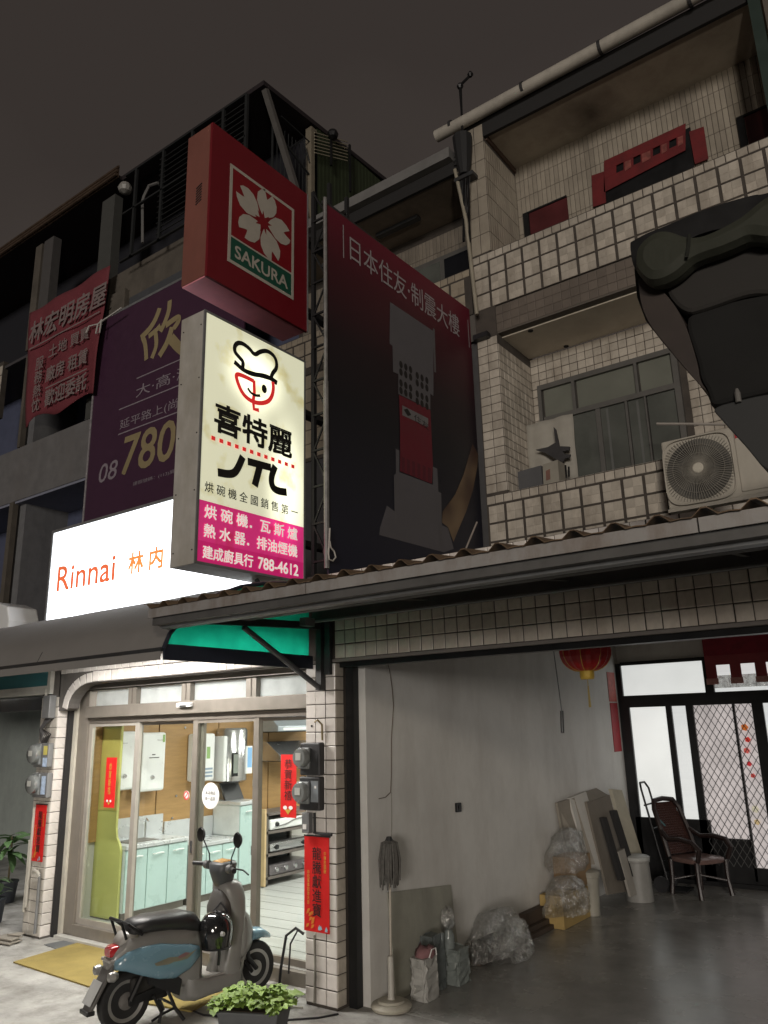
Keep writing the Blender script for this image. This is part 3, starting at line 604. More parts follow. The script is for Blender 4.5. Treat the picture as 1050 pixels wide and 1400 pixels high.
# tube lamps: one under the awning, two inside the shop
def tube_lamp(c, l, lab, power, col=(1, .97, .92), size=None, group=None):
    t_ = thing('tube_lamp', lab, 'lamp', c, group)
    add('housing', B().box(c[0]-l/2, c[0]+l/2, c[1]-.04, c[1]+.04, c[2], c[2]+.05), WHITEE, t_)
    add('tube', B().tube([(c[0]-l/2+.03, c[1], c[2]-.03), (c[0]+l/2-.03, c[1], c[2]-.03)], .016, 8), mat('lit tube', (1, .98, .94), .4, var=0, emit=5), t_)
    ld = bpy.data.lights.new('tube_light', 'AREA'); ld.shape = 'RECTANGLE'; ld.size = l; ld.size_y = size or .12; ld.energy = power; ld.color = col
    lo = bpy.data.objects.new('tube_light', ld); S.collection.objects.link(lo); lo.parent = t_; lo.location = (0, 0, -.055)
    return t_, lo
t_, lo = tube_lamp((-6.7, 4.62, 3.02), 2.4, 'white tube lamp fixed under the grey awning in front of the shop', 115, (1, .96, .90))
for i, yy in enumerate((6.9, 8.8, 10.8)):
    tube_lamp((-6.3, yy, 2.93), 1.5, ['white ceiling tube lamp nearest the shop glass', 'middle white ceiling tube lamp inside the shop', 'rear white ceiling tube lamp inside the shop'][i], 60, (1, .97, .92), size=.5, group='tube lamps on the shop ceiling')
tube_lamp((-10.4, 5.9, 3.0), 1.2, 'white tube lamp on the neighbour arcade ceiling left of the pillar', 42, (1, .98, .94))
# ---- shop interior along the left wall
WX = -8.5
ORW = mat('orange wood panel', (.36, .215, .085), .45, var=.16, scale=3, stretch=(1, 1, 7), bump=.1)
t_ = thing('display_wall', 'orange brown wooden display panelling on the left wall of the shop', 'panelling', (WX, 8, 1.15))
for i, (y0, y1) in enumerate([(5.7, 6.63), (6.65, 7.63), (7.65, 8.6), (8.62, 9.6), (9.62, 10.6)]):
    add('panel', B().box(WX+.002, WX+.03, y0, y1, .95, 2.75), ORW, t_)
hk = 0
for yy, zz in ((6.3, 1.34), (6.95, 1.36), (7.05, 2.2), (7.55, 1.32), (6.9, 1.1), (6.0, 1.1)):
    add('hook', B().lathe((WX+.03, yy, zz), [(.012, 0), (.014, .012)], 'x', 8), STEEL, t_)
def heater(y0, y1, z0, z1, lab, m, r=.03, x1=-8.28):
    t_ = thing('water_heater', lab, 'water heater', (WX+.05, (y0+y1)/2, z0), 'water heaters on the display wall')
    add('case', B().box(WX+.032, x1, y0, y1, z0, z1), m, t_, bev=r); fr = SIDE(x1)
    return t_, fr
t_, fr = heater(5.90, 6.17, 1.50, 2.17, 'white flat water heater nearest the window, half behind the frame', WHITEE)
add('dial', B().lathe((-8.279, 6.02, 1.66), [(.026, 0), (.02, .02)], 'x', 14), STEEL, t_)
text(fr, 'Rinnai', 5.96, 2.03, .07, .012, BLACKP, t_)
t_, fr = heater(6.24, 6.61, 1.46, 2.15, 'larger white flat water heater with a central dial', WHITEE)
add('dial', B().lathe((-8.279, 6.42, 1.62), [(.03, 0), (.022, .02)], 'x', 14), STEEL, t_)
add('print', B().box(-8.2799, -8.279, 6.36, 6.51, 1.845, 1.855).box(-8.2799, -8.279, 6.40, 6.45, 1.88, 1.892), BLACKP, t_); text(fr, 'Rinnai', 6.47, 2.05, .08, .014, BLACKP, t_)
poly(fr, [(6.55, 2.03), (6.585, 2.03), (6.585, 2.12), (6.55, 2.12)], m=mat('green label', (.25, .4, .15), .5), parent=t_, name='label')
t_, fr = heater(7.10, 7.42, 1.52, 2.12, 'medium white water heater with a green energy label', WHITEE)
poly(fr, [(7.27, 1.80), (7.33, 1.80), (7.33, 1.95), (7.27, 1.95)], m=mat('green label', (.25, .4, .15), .5), parent=t_, name='label')
for k in range(3): poly(fr, [(7.14, 1.66-.045*k), (7.38, 1.66-.045*k), (7.38, 1.685-.045*k), (7.14, 1.685-.045*k)], m=mat('blue grey print', (.25, .32, .4), .5), parent=t_, name='label')
t_ = thing('steel_heater', 'tall shiny stainless steel water heater with phone shaped panels', 'water heater', (-8.4, 7.72, 1.48))
add('tank', B().lathe((-8.34, 7.76, 1.47), [(.17, 0), (.215, .03), (.215, .68), (.19, .71), (.05, .715)], 'z', 24), STEEL, t_, smooth=True)
add('side_case', B().box(WX+.032, -8.2, 7.50, 7.56, 1.5, 2.08), WHITEE, t_, bev=.012)
add('panel', B().box(-8.16, -8.13, 7.60, 7.70, 1.56, 1.86), BLACKM, t_, bev=.008); add('screen', B().box(-8.129, -8.126, 7.61, 7.69, 1.6, 1.84), mat('grey screen', (.2, .22, .2), .3), t_)
add('panel', B().box(-8.15, -8.12, 7.84, 7.95, 1.58, 1.94), WHITEE, t_, bev=.008); add('screen', B().box(-8.119, -8.116, 7.855, 7.935, 1.66, 1.92), mat('pale blue screen', (.2, .38, .62), .3, emit=.15), t_)
MINT = mat('mint cabinet lacquer', (.42, .56, .54), .28, var=.04, coat=.3)
CTOP = mat('steel worktop', (.62, .64, .66), .28, var=.06, metal=.4)
def cabinet(y0, y1, z1, doors, lab, name='kitchen_counter', xf=-7.95, splash=True, fine=None):
    t_ = thing(name, lab, 'kitchen counter', (-8.2, (y0+y1)/2, .15))
    add('plinth', B().box(WX+.03, xf-.04, y0+.01, y1-.01, .158, .235), BRONZED, t_)
    add('carcass', B().box(WX+.03, xf-.022, y0, y1, .236, z1-.045), mat('pale carcass', (.5, .54, .53), .5), t_)
    for i in range(doors):
        a = y0+(y1-y0)*i/doors+.005; c = y0+(y1-y0)*(i+1)/doors-.005
        d_ = add('door', B().box(xf-.02, xf, a, c, .245, z1-.055), MINT, t_, bev=.003)
        hh = B().tube([(xf, (a+c)/2-.07, z1-.13), (xf+.03, (a+c)/2-.06, z1-.125), (xf+.034, (a+c)/2, z1-.12), (xf+.03, (a+c)/2+.06, z1-.125), (xf, (a+c)/2+.07, z1-.13)], .008, 6)
        add('handle', hh, WHITEE, d_)
    add('worktop', B().box(WX+.03, xf+.015, y0-.01, y1+.01, z1-.044, z1), CTOP, t_, bev=.006)
    if splash: add('backsplash', B().box(WX+.031, WX+.06, y0, y1, z1, z1+.24), CTOP, t_)
    return t_
t_ = cabinet(5.86, 6.74, .93, 3, 'mint green kitchen counter with sink nearest the shop window')
add('sink', B().box(-8.36, -8.08, 6.0, 6.4, .931, .936), BRONZED, t_); add('sink_rim', B().box(-8.38, -8.06, 5.98, 6.42, .93, .9325), STEEL, t_)
add('tap', B().tube([(-8.40, 6.45, .93), (-8.40, 6.45, 1.10), (-8.36, 6.43, 1.14), (-8.28, 6.4, 1.12)], .011, 8), STEEL, t_)
cabinet(6.77, 7.56, .83, 3, 'lower mint green kitchen counter beside the tall cabinet')
t_ = cabinet(7.58, 7.93, 1.25, 1, 'taller mint green cabinet with white top at the end of the counters', 'tall_cabinet', splash=False)
add('side_panel', B().box(WX+.05, -7.96, 7.572, 7.578, .84, 1.19), mat('white side board', (.6, .62, .62), .4), t_)
t_ = thing('framed_board', 'black framed display board leaning on the tall cabinet', 'board', (-8.3, 7.75, 1.25))
add('board', B().hexa([(-8.3, 7.62, 1.252), (-8.27, 7.62, 1.252), (-8.27, 7.95, 1.252), (-8.3, 7.95, 1.252), (-8.44, 7.62, 1.52), (-8.41, 7.62, 1.52), (-8.41, 7.95, 1.5), (-8.44, 7.95, 1.5)]), BLK, t_)
# rack of gas stoves
rk = thing('stove_rack', 'open shelf rack of silver gas stoves at the back of the shop', 'rack', (-8.1, 8.45, .158))
b = B()
for (x, yy) in ((-8.38, 8.06), (-7.95, 8.06), (-8.38, 8.98), (-7.95, 8.98)): b.box(x-.02, x+.02, yy-.02, yy+.02, .19, 1.06)
add('frame', b, BRONZED, rk)
for z in (.24, .52, .80, 1.03): add('shelf', B().box(-8.40, -7.93, 8.04, 9.0, z, z+.035), mat('dark shelf', (.13, .11, .10), .5), rk)
add('back_board', B().box(-8.42, -8.405, 8.04, 9.0, .2, 1.06), DARKM, rk)
for yy in (8.06, 8.98): add('castor', B().lathe((-7.95, yy, .19), [(.012, -.012), (.03, -.012), (.03, .012), (.012, .012)], 'x', 12), BLK, rk)
for k, (z, m, kn) in enumerate([(.845, WHITEE, 2), (.56, STEEL, 2), (.28, mat('dark steel stove', (.20, .18, .19), .3, metal=.7), 4)]):
    g = thing('gas_stove', ['silver built-in gas stove on the top shelf of the rack', 'rounded chrome gas stove on the middle shelf of the rack', 'dark gas stove with four knobs on the bottom shelf of the rack'][k], 'stove', (-8.0, 8.5, z), 'gas stoves on the rack')
    add('body', B().box(-8.35, -7.93, 8.12, 8.90, z, z+.13), m, g, bev=.02 if k != 1 else .05)
    for q in range(kn): add('knob', B().lathe((-7.93, 8.24+q*(.54/(kn-1)), z+.065), [(.032, 0), (.028, .025), (.012, .028)], 'x', 14), BLK if k < 2 else STEEL, g)
    if k == 0: add('trim', B().tube([(-7.925, 8.2, z+.04), (-7.92, 8.4, z+.05), (-7.92, 8.6, z+.10), (-7.925, 8.82, z+.11)], .008, 5), STEEL, g)
add('side_board', B().box(-8.40, -7.92, 8.005, 8.035, .17, 1.12), mat('light wood edge', (.55, .40, .22), .5), rk)
# range hoods on the wall further back
def hood(y0, y1, z0, z1, lab, m, slant=.25):
    g = thing('range_hood', lab, 'range hood', (-8.3, y0, z0), 'range hoods on the display wall')
    add('canopy', B().prism([(WX+.032, y0, z0), (-8.0, y0, z0), (-8.0, y0, z0+.07), (-8.28, y0, z1), (WX+.032, y0, z1)], (0, y1-y0, 0)), m, g, bev=.008)
    add('filter', B().box(-8.42, -8.05, y0+.05, y1-.05, z0-.012, z0-.001), BLK, g)
    add('light_strip', B().box(-7.999, -7.995, y0+.1, y1-.1, z0+.015, z0+.05), WHITEE, g)
hood(8.32, 9.25, 2.12, 2.42, 'upper silver range hood under the shop ceiling', mat('grey blue hood', (.38, .42, .46), .3, metal=.5))
hood(8.38, 9.35, 1.72, 1.98, 'lower stainless range hood behind the red new year strip', STEEL)
hood(9.6, 10.5, 1.75, 2.05, 'far white range hood deep in the shop', WHITEE)
t_ = thing('price_cards', 'small pale price cards on the orange panelling', 'cards', (WX+.04, 8.3, 1.55))
for yy, zz in ((8.3, 1.56), (8.3, 1.38), (9.0, 1.5)): add('card', B().box(WX+.031, WX+.036, yy, yy+.14, zz, zz+.09), mat('card', (.45, .5, .52), .5), t_)
# shelving seen deeper on the right side of the shop
t_ = thing('display_cabinet', 'white display cabinet with dark cooker hobs at the back of the shop', 'cabinet', (-7.2, 12.4, .158))
add('body', B().box(-8.3, -5.0, 12.3, 12.85, .158, 1.0), WHITEE, t_)
for k in range(5): add('door', B().box(-8.28+.66*k, -7.65+.66*k, 12.275, 12.299, .25, .95), MINT, t_)
# yellow-green bottle shaped board beside the glass
YG = mat('yellow green acrylic', (.42, .42, .14), .3, var=.1, scale=2)
pts = [(-8.495, .17), (-8.00, .17), (-8.00, .88), (-8.03, .95), (-8.09, 1.02), (-8.11, 1.12), (-8.11, 2.24), (-8.495, 2.24)]
t_ = thing('display_board', 'tall yellow green curved board standing behind the left pane', 'board', (-8.2, 5.84, .158))
add('board', B().prism([(x, 5.82, z) for x, z in pts], (0, .03, 0)), YG, t_, bev=.004)
add('upper_print', B().box(-8.45, -8.115, 5.812, 5.818, 1.30, 2.2), mat('mustard print', (.42, .35, .10), .4), t_)
# stickers on the glass
fr = FAC(SF-.028)
def paper(name, lab, cat, x0, x1, z0, z1, y, m=RED, t=.004):
    o = thing(name, lab, cat, ((x0+x1)/2, y, z0)); add('sheet', B().box(x0, x1, y-t, y, z0, z1), m, o); return o, FAC(y-t)
t_, f2 = paper('new_year_strip', 'narrow red new year strip on the left pane of the shop', 'paper strip', -8.03, -7.84, 1.36, 1.89, SF-.03)
text(f2, '恭賀新禧', -7.965, 1.50, .05, .33, GOLD, t_, vertical=True)
for k in (-1, 1): poly(f2, [(-7.935+k*.03+.018*math.cos(a/9*6.283), 1.43+.014*math.sin(a/9*6.283)) for a in range(9)], m=WHITEP, parent=t_, name='print')
poly(f2, [(-7.96, 1.415), (-7.91, 1.415), (-7.935, 1.385)], m=GOLD, parent=t_, name='print')
t_, f2 = paper('new_year_strip', 'red new year strip with black brush writing on the right pane', 'paper strip', -5.35, -5.155, 1.37, 1.92, SF-.01)
text(f2, '恭賀新禧', -5.30, 1.52, .095, .36, BLACKP, t_, vertical=True)
for k in (-1, 1): poly(f2, [(-5.2525+k*.035+.026*math.cos(a/10*6.283), 1.455+.017*math.sin(a/10*6.283)) for a in range(10)], m=WHITEP, parent=t_, name='print', off=.005)
poly(f2, [(-5.295, 1.44), (-5.21, 1.44), (-5.2525, 1.395)], m=GOLD, parent=t_, name='print')
c = Vector((X_(288, 1088, SF-.03), SF-.03, 1.53))
t_ = thing('round_sticker', 'round white shop sticker on the middle pane', 'sticker', c); f2 = FAC(SF-.032)
add('disc', B().lathe(c, [(.125, 0), (.125, .002)], 'y', 28), WHITEP, t_)
poly(FAC(SF-.034), [(c.x+.118*math.cos(a/28*6.283), c.z+.118*math.sin(a/28*6.283)) for a in range(28)], m=mat('sticker white', (.8, .8, .78), .4, var=.02), parent=t_, name='face', off=0)
text(FAC(SF-.036), '本店商品', c.x-.075, c.z+.01, .15, .035, BLACKP, t_, off=0); text(FAC(SF-.036), '第一品質', c.x-.075, c.z-.045, .15, .035, BLACKP, t_, off=0)
c = Vector((X_(252, 1092, SF-.03), SF-.002, 1.52))
t_ = thing('no_smoking_sticker', 'small red and white no smoking sticker on the sliding door', 'sticker', c); add('disc', B().lathe(c, [(.045, 0), (.045, .002)], 'y', 20), WHITEP, t_)
b = stroke(FAC(c.y-.004), [(c.x+.036*math.cos(a/20*6.283), c.z+.036*math.sin(a/20*6.283)) for a in range(20)], .012, closed=True, off=0); stroke(FAC(c.y-.004), [(c.x-.026, c.z-.026), (c.x+.026, c.z+.026)], .01, off=.0005, b=b); add('ring', b, RED, t_)
# ---- electricity meters
def meter(x, z, y, lab, grp, case=DARKM, glassm=None, s=1.0, flip=1):
    t_ = thing('electricity_meter', lab, 'meter', (x, y, z), grp)
    add('back_box', B().box(x-.135*s, x+.135*s, y-.07, y-.001, z-.138, z+.132), case, t_, bev=.012)
    add('base', B().box(x-.135*s, x+.02*s, y-.10, y-.071, z-.10*s, z+.11*s), mat('grey meter case', (.16, .17, .17), .45), t_, bev=.01)
    add('cover', B().lathe((x-.055*s, y-.10, z+.01), [(.092*s, 0), (.095*s, .015), (.092*s, .05), (.08*s, .062), (.01, .066)], 'y', 24), mat('cloudy meter glass', (.19, .20, .195), .15, var=.15, coat=.6), t_, smooth=True)
    add('dial', B().box(x-.09*s, x-.02*s, y-.168, y-.167, z-.01, z+.05), mat('dial face', (.45, .45, .42), .4), t_)
    add('nameplate', B().box(x+.04*s, x+.11*s, y-.074, y-.071, z-.05, z+.04), case if flip > 0 else PAPERW, t_)
    return t_
meter(-4.70, 1.90, D-.002, 'upper dark electricity meter on the garage pillar', 'meters on the garage pillar', s=.84)
t_ = meter(-4.705, 1.62, D-.002, 'lower dark electricity meter on the garage pillar', 'meters on the garage pillar', s=.86)
add('seal', B().box(-4.64, -4.62, D-.08, D-.076, 1.66, 1.68), WHITEP, t_)
add('label', B().box(-4.68, -4.60, D-.079, D-.075, 1.55, 1.72), mat('grey label', (.22, .24, .26), .4), t_)
meter(-8.86, 1.93, D-.002, 'upper grey electricity meter on the left pillar with yellow tag', 'meters on the left pillar', case=GREYM, s=1.1)
t2 = meter(-8.83, 1.60, D-.002, 'lower grey electricity meter on the left pillar with blue label', 'meters on the left pillar', case=GREYM, s=1.1)
f3 = FAC(D-.075)
solo('meter_tag', poly(f3, [(-8.80, 1.93), (-8.72, 1.93), (-8.72, 2.03), (-8.80, 2.03)], b=B()), mat('yellow tag', (.55, .48, .12), .5), 'yellow tag on the upper left pillar meter', 'tag')
solo('meter_label', poly(f3, [(-8.79, 1.50), (-8.70, 1.50), (-8.70, 1.70), (-8.79, 1.70)], b=poly(f3, [(-8.80, 1.80), (-8.71, 1.80), (-8.71, 1.90), (-8.80, 1.90)], b=B())), mat('pale blue label', (.42, .52, .68), .5, var=.4, scale=25), 'pale blue paper labels on the left pillar meters', 'label')
t_ = thing('junction_box', 'grey junction box with hanging cables at the top of the left pillar', 'box', (-8.83, D, 2.4))
add('box', B().box(-8.89, -8.74, D-.09, D-.003, 2.34, 2.60), GREYM, t_, bev=.008)
b = B(); random.seed(3)
for k in range(7):
    x = -8.87+.02*k; b.tube([(x, D-.04, 2.35), (x-.03-.01*k, D-.09, 2.22), (x-.05+.015*k, D-.06, 2.10+.01*k), (-8.90+.01*k, D-.04, 2.04)], .008, 5)
add('cables', b, DARKM, t_)
t_ = thing('conduit', 'thin grey conduit pipes running down the left pillar', 'pipe', (-8.78, D, 0))
for k, (x, z0, z1, m) in enumerate([(-8.745, .06, .66, GREYM), (-9.0, .25, 1.0, mat('ivory conduit', (.42, .40, .35), .5)), (-8.97, .3, 1.35, MC['ivory conduit']), (-8.93, 2.4, 2.68, MC['ivory conduit'])]):
    add('pipe', B().tube([(x, D-.03, z0), (x, D-.028, (z0+z1)/2), (x, D-.03, z1)], .016, 8), m, t_)
add('elbow', B().tube([(-8.745, D-.03, .64), (-8.76, D-.06, .69), (-8.81, D-.06, .70), (-8.84, D-.05, .67)], .018, 8), mat('pale pipe', (.42, .40, .36), .5), t_)
# couplets
def couplet(x0, x1, z0, z1, body, lab, k):
    t_, f2 = paper('spring_couplet', lab, 'paper strip', x0, x1, z0, z1, D-.012, t=.004)
    w_ = x1-x0; h_ = z1-z0
    text(f2, body, x0+w_*.34, z0+h_*.16, w_*.36, h_*.73, BLACKP, t_, vertical=True, weight=.012)
    text(f2, '中華民國慶', x0+w_*.80, z0+h_*.62, w_*.1, h_*.23, GOLD, t_, vertical=True)
    text(f2, '恭祝萬事如意大吉', x0+w_*.13, z0+h_*.28, w_*.1, h_*.36, GOLD, t_, vertical=True)
    random.seed(k)
    for i in range(9):
        a = x0+w_*random.uniform(.05, .35); c = z0+h_*random.uniform(.03, .2); poly(f2, [(a, c), (a+w_*.1, c+.01), (a+w_*.14, c+.035), (a+w_*.04, c+.03)], m=mat('orange ink', (.65, .2, .03), .5), parent=t_, name='print', off=.003+.0003*i)
    for i in range(5):
        a = x0+w_*random.uniform(.55, .85); c = z0+h_*random.uniform(.015, .06); poly(f2, [(a, c), (a+w_*.12, c), (a+w_*.06, c+.03)], m=mat('pale blue ink', (.3, .45, .55), .5), parent=t_, name='print', off=.003+.0003*i)
    add('edge', B().box(x0-.004, x1+.01, D-.018, D-.006, z1, z1+.012), DARKM, t_)
couplet(-4.808, -4.535, .545, 1.27, '龍騰獻進寶', 'red spring couplet with black writing on the garage pillar', 1)
couplet(-8.96, -8.74, .78, 1.38, '龍騰獻進寶', 'red spring couplet with black writing on the left pillar', 2)
# cables and tap at the foot of the garage pillar
t_ = thing('looped_cable', 'dark cable looping down beside the red couplet to the pavement', 'cable', (-4.82, D, 0))
add('cable', B().tube([(-4.80, D-.03, .52), (-4.87, D-.05, .56), (-4.95, D-.08, .50), (-4.99, D-.10, .25), (-4.98, D-.14, .03), (-4.9, D-.25, .012), (-4.78, D-.42, .014)], .012, 7), BLK, t_)
add('cable', B().tube([(-4.80, D-.03, .52), (-4.86, D-.04, .54), (-4.92, D-.06, .44), (-4.93, D-.07, .22)], .008, 6), DARKM, t_)
add('plug', B().tube([(-4.80, D-.40, .02), (-4.70, D-.46, .022)], .028, 8), BLK, t_)
t_ = thing('ground_rod', 'thin pale pipe on the tiles below the red couplet', 'pipe', (-4.70, D, 0))
add('pipe', B().tube([(-4.70, D-.015, .52), (-4.69, D-.015, .3), (-4.70, D-.015, .03)], .008, 6), mat('old grey pipe', (.24, .23, .2), .5), t_)
add('hose', B().tube([(-4.84, D-.03, .07), (-4.87, D-.10, .02), (-4.82, D-.16, .014), (-4.74, D-.10, .014)], .009, 6), mat('pale hose', (.45, .43, .38), .5), t_)
t_ = thing('thin_cord', 'thin black cord lying on the pavement below the scooter', 'cord', (-5, 4.8, 0))
add('cord', B().tube([(-5.55, 4.75, .008), (-5.3, 4.72, .008), (-5.1, 4.8, .008), (-4.75, 4.92, .008), (-4.5, 5.15, .008), (-4.42, 5.3, .008)], .007, 5), BLK, t_)
t_ = thing('pillar_box', 'grey conduit box and small white tag between the meters and the couplet', 'box', (-4.75, D, 1.33))
add('box', B().box(-4.80, -4.72, D-.06, D-.003, 1.30, 1.46), GREYM, t_, bev=.005); add('tag', B().box(-4.785, -4.745, D-.064, D-.061, 1.33, 1.37), WHITEP, t_)
add('conduit', B().tube([(-4.69, D-.02, 1.46), (-4.69, D-.02, 1.30), (-4.60, D-.02, 1.295), (-4.50, D-.02, 1.295)], .012, 6), DARKM, t_)
t_ = thing('small_valve', 'small brass valve and pipe above the dark meters', 'valve', (-4.60, D, 2.1))
add('pipe', B().tube([(-4.60, D-.02, 2.05), (-4.60, D-.025, 2.18), (-4.63, D-.05, 2.22), (-4.66, D-.05, 2.2)], .009, 6), mat('old brass', (.25, .2, .1), .45, metal=.5), t_); add('screw', B().lathe((-4.735, D-.004, 2.17), [(.01, 0), (.008, .006)], 'y', 8), BLK, t_)
# doormat and hatch
ym = [U_(px, py, z=0) for px, py in ((18, 1317), (115, 1288), (152, 1290), (210, 1302), (330, 1345), (262, 1385), (190, 1372), (120, 1350))]
YM = mat('mustard carpet', (.285, .215, .065), .95, var=.18, scale=5, bump=.6, bscale=160, dirt=.35, dcol=(.24, .18, .05))
b = B().prism([(p.x, p.y, .003) for p in ym][::-1], (0, 0, .012)); solo('yellow_mat', b, YM, 'mustard yellow carpet mat in front of the shop door', 'mat')
hm = [U_(px, py, z=0) for px, py in ((60, 1292), (88, 1286), (106, 1290), (80, 1299))]
solo('floor_hatch', B().prism([(p.x, p.y, .001) for p in hm][::-1], (0, 0, .004)), mat('grey slate', (.12, .125, .13), .6), 'small grey slate square in the pavement beside the yellow mat', 'hatch')
# ================================================================ neighbour ground floor on the left
struct('neighbour_wall', B().box(-30, -8.75, 8.35, 8.5, 0, 3.4), mat('grey green paint', (.30, .33, .31), .6, var=.08, dirt=.3))
struct('neighbour_floor', B().box(-30, -8.75, 5.6, 8.35, -.05, .002), APRON)
nb = thing('neighbour_awning', 'white framed teal plastic awning left of the shop pillar', 'awning', (-9.3, D, 2.7))
add('frame', B().box(-14, -8.84, D-.04, D+.03, 2.62, 2.72), mat('ivory frame', (.52, .50, .45), .5, dirt=.3), nb)
add('frame', B().box(-8.90, -8.84, D-.045, D+.035, 2.72, 3.1), MC['ivory frame'], nb)
add('sheet', B().box(-14, -8.90, D-.01, D, 2.72, 3.3), mat('teal plastic', (.06, .20, .22), .4, var=.12, emit=.0), nb)
add('roller_box', B().box(-14, -9.1, D+.10, D+.3, 2.45, 2.61), DARKM, nb)
wb = thing('white_sign_box', 'rounded white awning box glowing in the light of the big sign', 'box', (-9.6, 5.2, 3.4))
add('box', B().prism([(x, 4.95, z) for x, z in [(-13, 3.25), (-9.30, 3.25), (-9.26, 3.5), (-9.34, 3.68), (-9.6, 3.76), (-13, 3.80)]], (0, .4, 0)), WHITEE, wb, bev=.02)
def leaf_mesh(l, w_, m, droop=.35, seg=4):
    b = B()
    for i in range(seg+1):
        t = i/seg; ww = w_*math.sin(math.pi*min(1, t*.92+.04))**.8; z = -droop*l*t*t
        for s_ in (-1, 0, 1): b.v.append((s_*ww/2, l*t, z+(abs(s_)*.12*ww)))
    for i in range(seg):
        for k in range(2): q = i*3+k; b.f.append((q, q+1, q+4, q+3))
    me = b.mesh('leaf'); me.materials.append(m)
    for p in me.polygons: p.use_smooth = True
    return me
LEAFD = mat('broad green leaf', (.085, .16, .06), .45, var=.3, rnd=.25, coat=.2)
LEAFL = mat('salad green leaf', (.26, .40, .075), .55, var=.3, rnd=.35)
def inst(me, parent, loc, rot, sc=1, name='leaf'):
    o = bpy.data.objects.new(name, me); S.collection.objects.link(o); o.parent = parent; o.location = Vector(loc)-Vector(parent.location); o.rotation_euler = rot; o.scale = (sc, sc, sc); return o
def broad_plant(c, lab, n, l, h, pot_r=.13, grp=None):
    t_ = thing('potted_plant', lab, 'plant', c, grp)
    add('pot', B().lathe((c[0], c[1], .006), [(pot_r*.75, 0), (pot_r, .24), (pot_r*1.08, .25), (pot_r*1.05, .27), (pot_r*.8, .265)], 'z', 20), mat('dark pot', (.035, .04, .05), .5), t_, smooth=True)
    add('stem', B().tube([(c[0], c[1], .2), (c[0]+.02, c[1], h*.7), (c[0], c[1], h)], .012, 6), mat('stem', (.12, .1, .05), .8), t_)
    me = leaf_mesh(l, l*.36, LEAFD)
    for i in range(n):
        a = i*2.4+random.uniform(-.3, .3); z = h-.25*(i/n)+random.uniform(-.02, .03)
        inst(me, t_, (c[0]+.03*math.cos(a), c[1]+.03*math.sin(a), z), (random.uniform(.1, .55)*(1 if i % 3 else -.8), random.uniform(-.3, .3), a), random.uniform(.75, 1.15))
pq = U_(16, 1150, y=6.2); broad_plant((pq.x, 6.2, 0), 'broad leaved potted plant behind the left pillar', 24, .34, pq.z+.06)
pq = U_(-4, 1225, y=5.5); broad_plant((pq.x, 5.5, 0), 'small leafy pot plant at the left edge in front of the pillar', 10, .22, .5, .1)
t_ = thing('flat_cardboard', 'small flattened cardboard pieces on the pavement by the left pillar', 'cardboard', (-8.9, 5.1, 0))
for k, (x0, x1, y0, y1, z) in enumerate([(-9.15, -8.72, 4.98, 5.18, .01), (-9.1, -8.75, 5.02, 5.2, .035), (-8.95, -8.78, 5.12, 5.24, .06)]):
    add('sheet', B().hexa([(x0, y0, z), (x1, y0+.04, z), (x1-.02, y1, z+.01), (x0+.03, y1, z), (x0, y0, z+.012), (x1, y0+.04, z+.012), (x1-.02, y1, z+.022), (x0+.03, y1, z+.012)]), PAPER, t_)
t_ = thing('metal_stool', 'dark metal stool corner at the left edge of the pavement', 'stool', (-9.3, 4.7, 0))
add('top', B().box(-9.75, -9.13, 4.75, 5.05, .22, .245), DARKM, t_)
for x in (-9.7, -9.2):
    for yy in (4.79, 5.0): add('leg', B().box(x-.02, x+.02, yy-.02, yy+.02, .006, .22), BLACKM, t_)
# salad planter in front
pc = U_(348, 1392, z=.12)
t_ = thing('planter', 'dark planter box overflowing with light green leafy vegetables', 'planter', (pc.x, pc.y, 0))
PA = math.radians(24); 
def PL_(u, v, z): return (pc.x+u*math.cos(PA)-v*math.sin(PA), pc.y+u*math.sin(PA)+v*math.cos(PA), z)
add('box', B().hexa([PL_(-.20, -.13, .004), PL_(.20, -.13, .004), PL_(.20, .13, .004), PL_(-.20, .13, .004), PL_(-.235, -.16, .2), PL_(.235, -.16, .2), PL_(.235, .16, .2), PL_(-.235, .16, .2)]), mat('grey planter', (.10, .105, .11), .6, dirt=.4), t_, bev=.012)
add('soil', B().hexa([PL_(-.215, -.14, .19), PL_(.215, -.14, .19), PL_(.215, .14, .19), PL_(-.215, .14, .19), PL_(-.215, -.14, .205), PL_(.215, -.14, .205), PL_(.215, .14, .205), PL_(-.215, .14, .205)]), mat('soil', (.03, .022, .015), .95), t_)
def curly(l, seed):
    random.seed(seed); b = B(); N_ = 6
    for i in range(N_+1):
        t = i/N_; ww = l*.62*math.sin(math.pi*min(1, t*.88+.1))**.7
        for j in range(5):
            s_ = (j-2)/2; b.v.append((s_*ww/2*(1+.2*random.uniform(-1, 1)), l*t, -.5*l*t*t+abs(s_)*.22*ww*math.sin(t*14+seed+j)+.05*l*random.uniform(-1, 1)))
    for i in range(N_):
        for j in range(4): q = i*5+j; b.f.append((q, q+1, q+6, q+5))
    me = b.mesh('leaf'); me.materials.append(LEAFL)
    for p in me.polygons: p.use_smooth = True
    return me
cl = [curly(.12, k) for k in range(5)]
random.seed(12)
for i in range(250):
    u = random.uniform(-.25, .25); v = random.uniform(-.17, .17); a = random.uniform(0, 6.28)
    z = .21+.10*(1-(u/.29)**2)*(1-(v/.22)**2)*random.uniform(.3, 1.05)
    inst(cl[i % 5], t_, PL_(u, v, z), (random.uniform(.1, .9), random.uniform(-.4, .4), a), random.uniform(.55, 1.0))
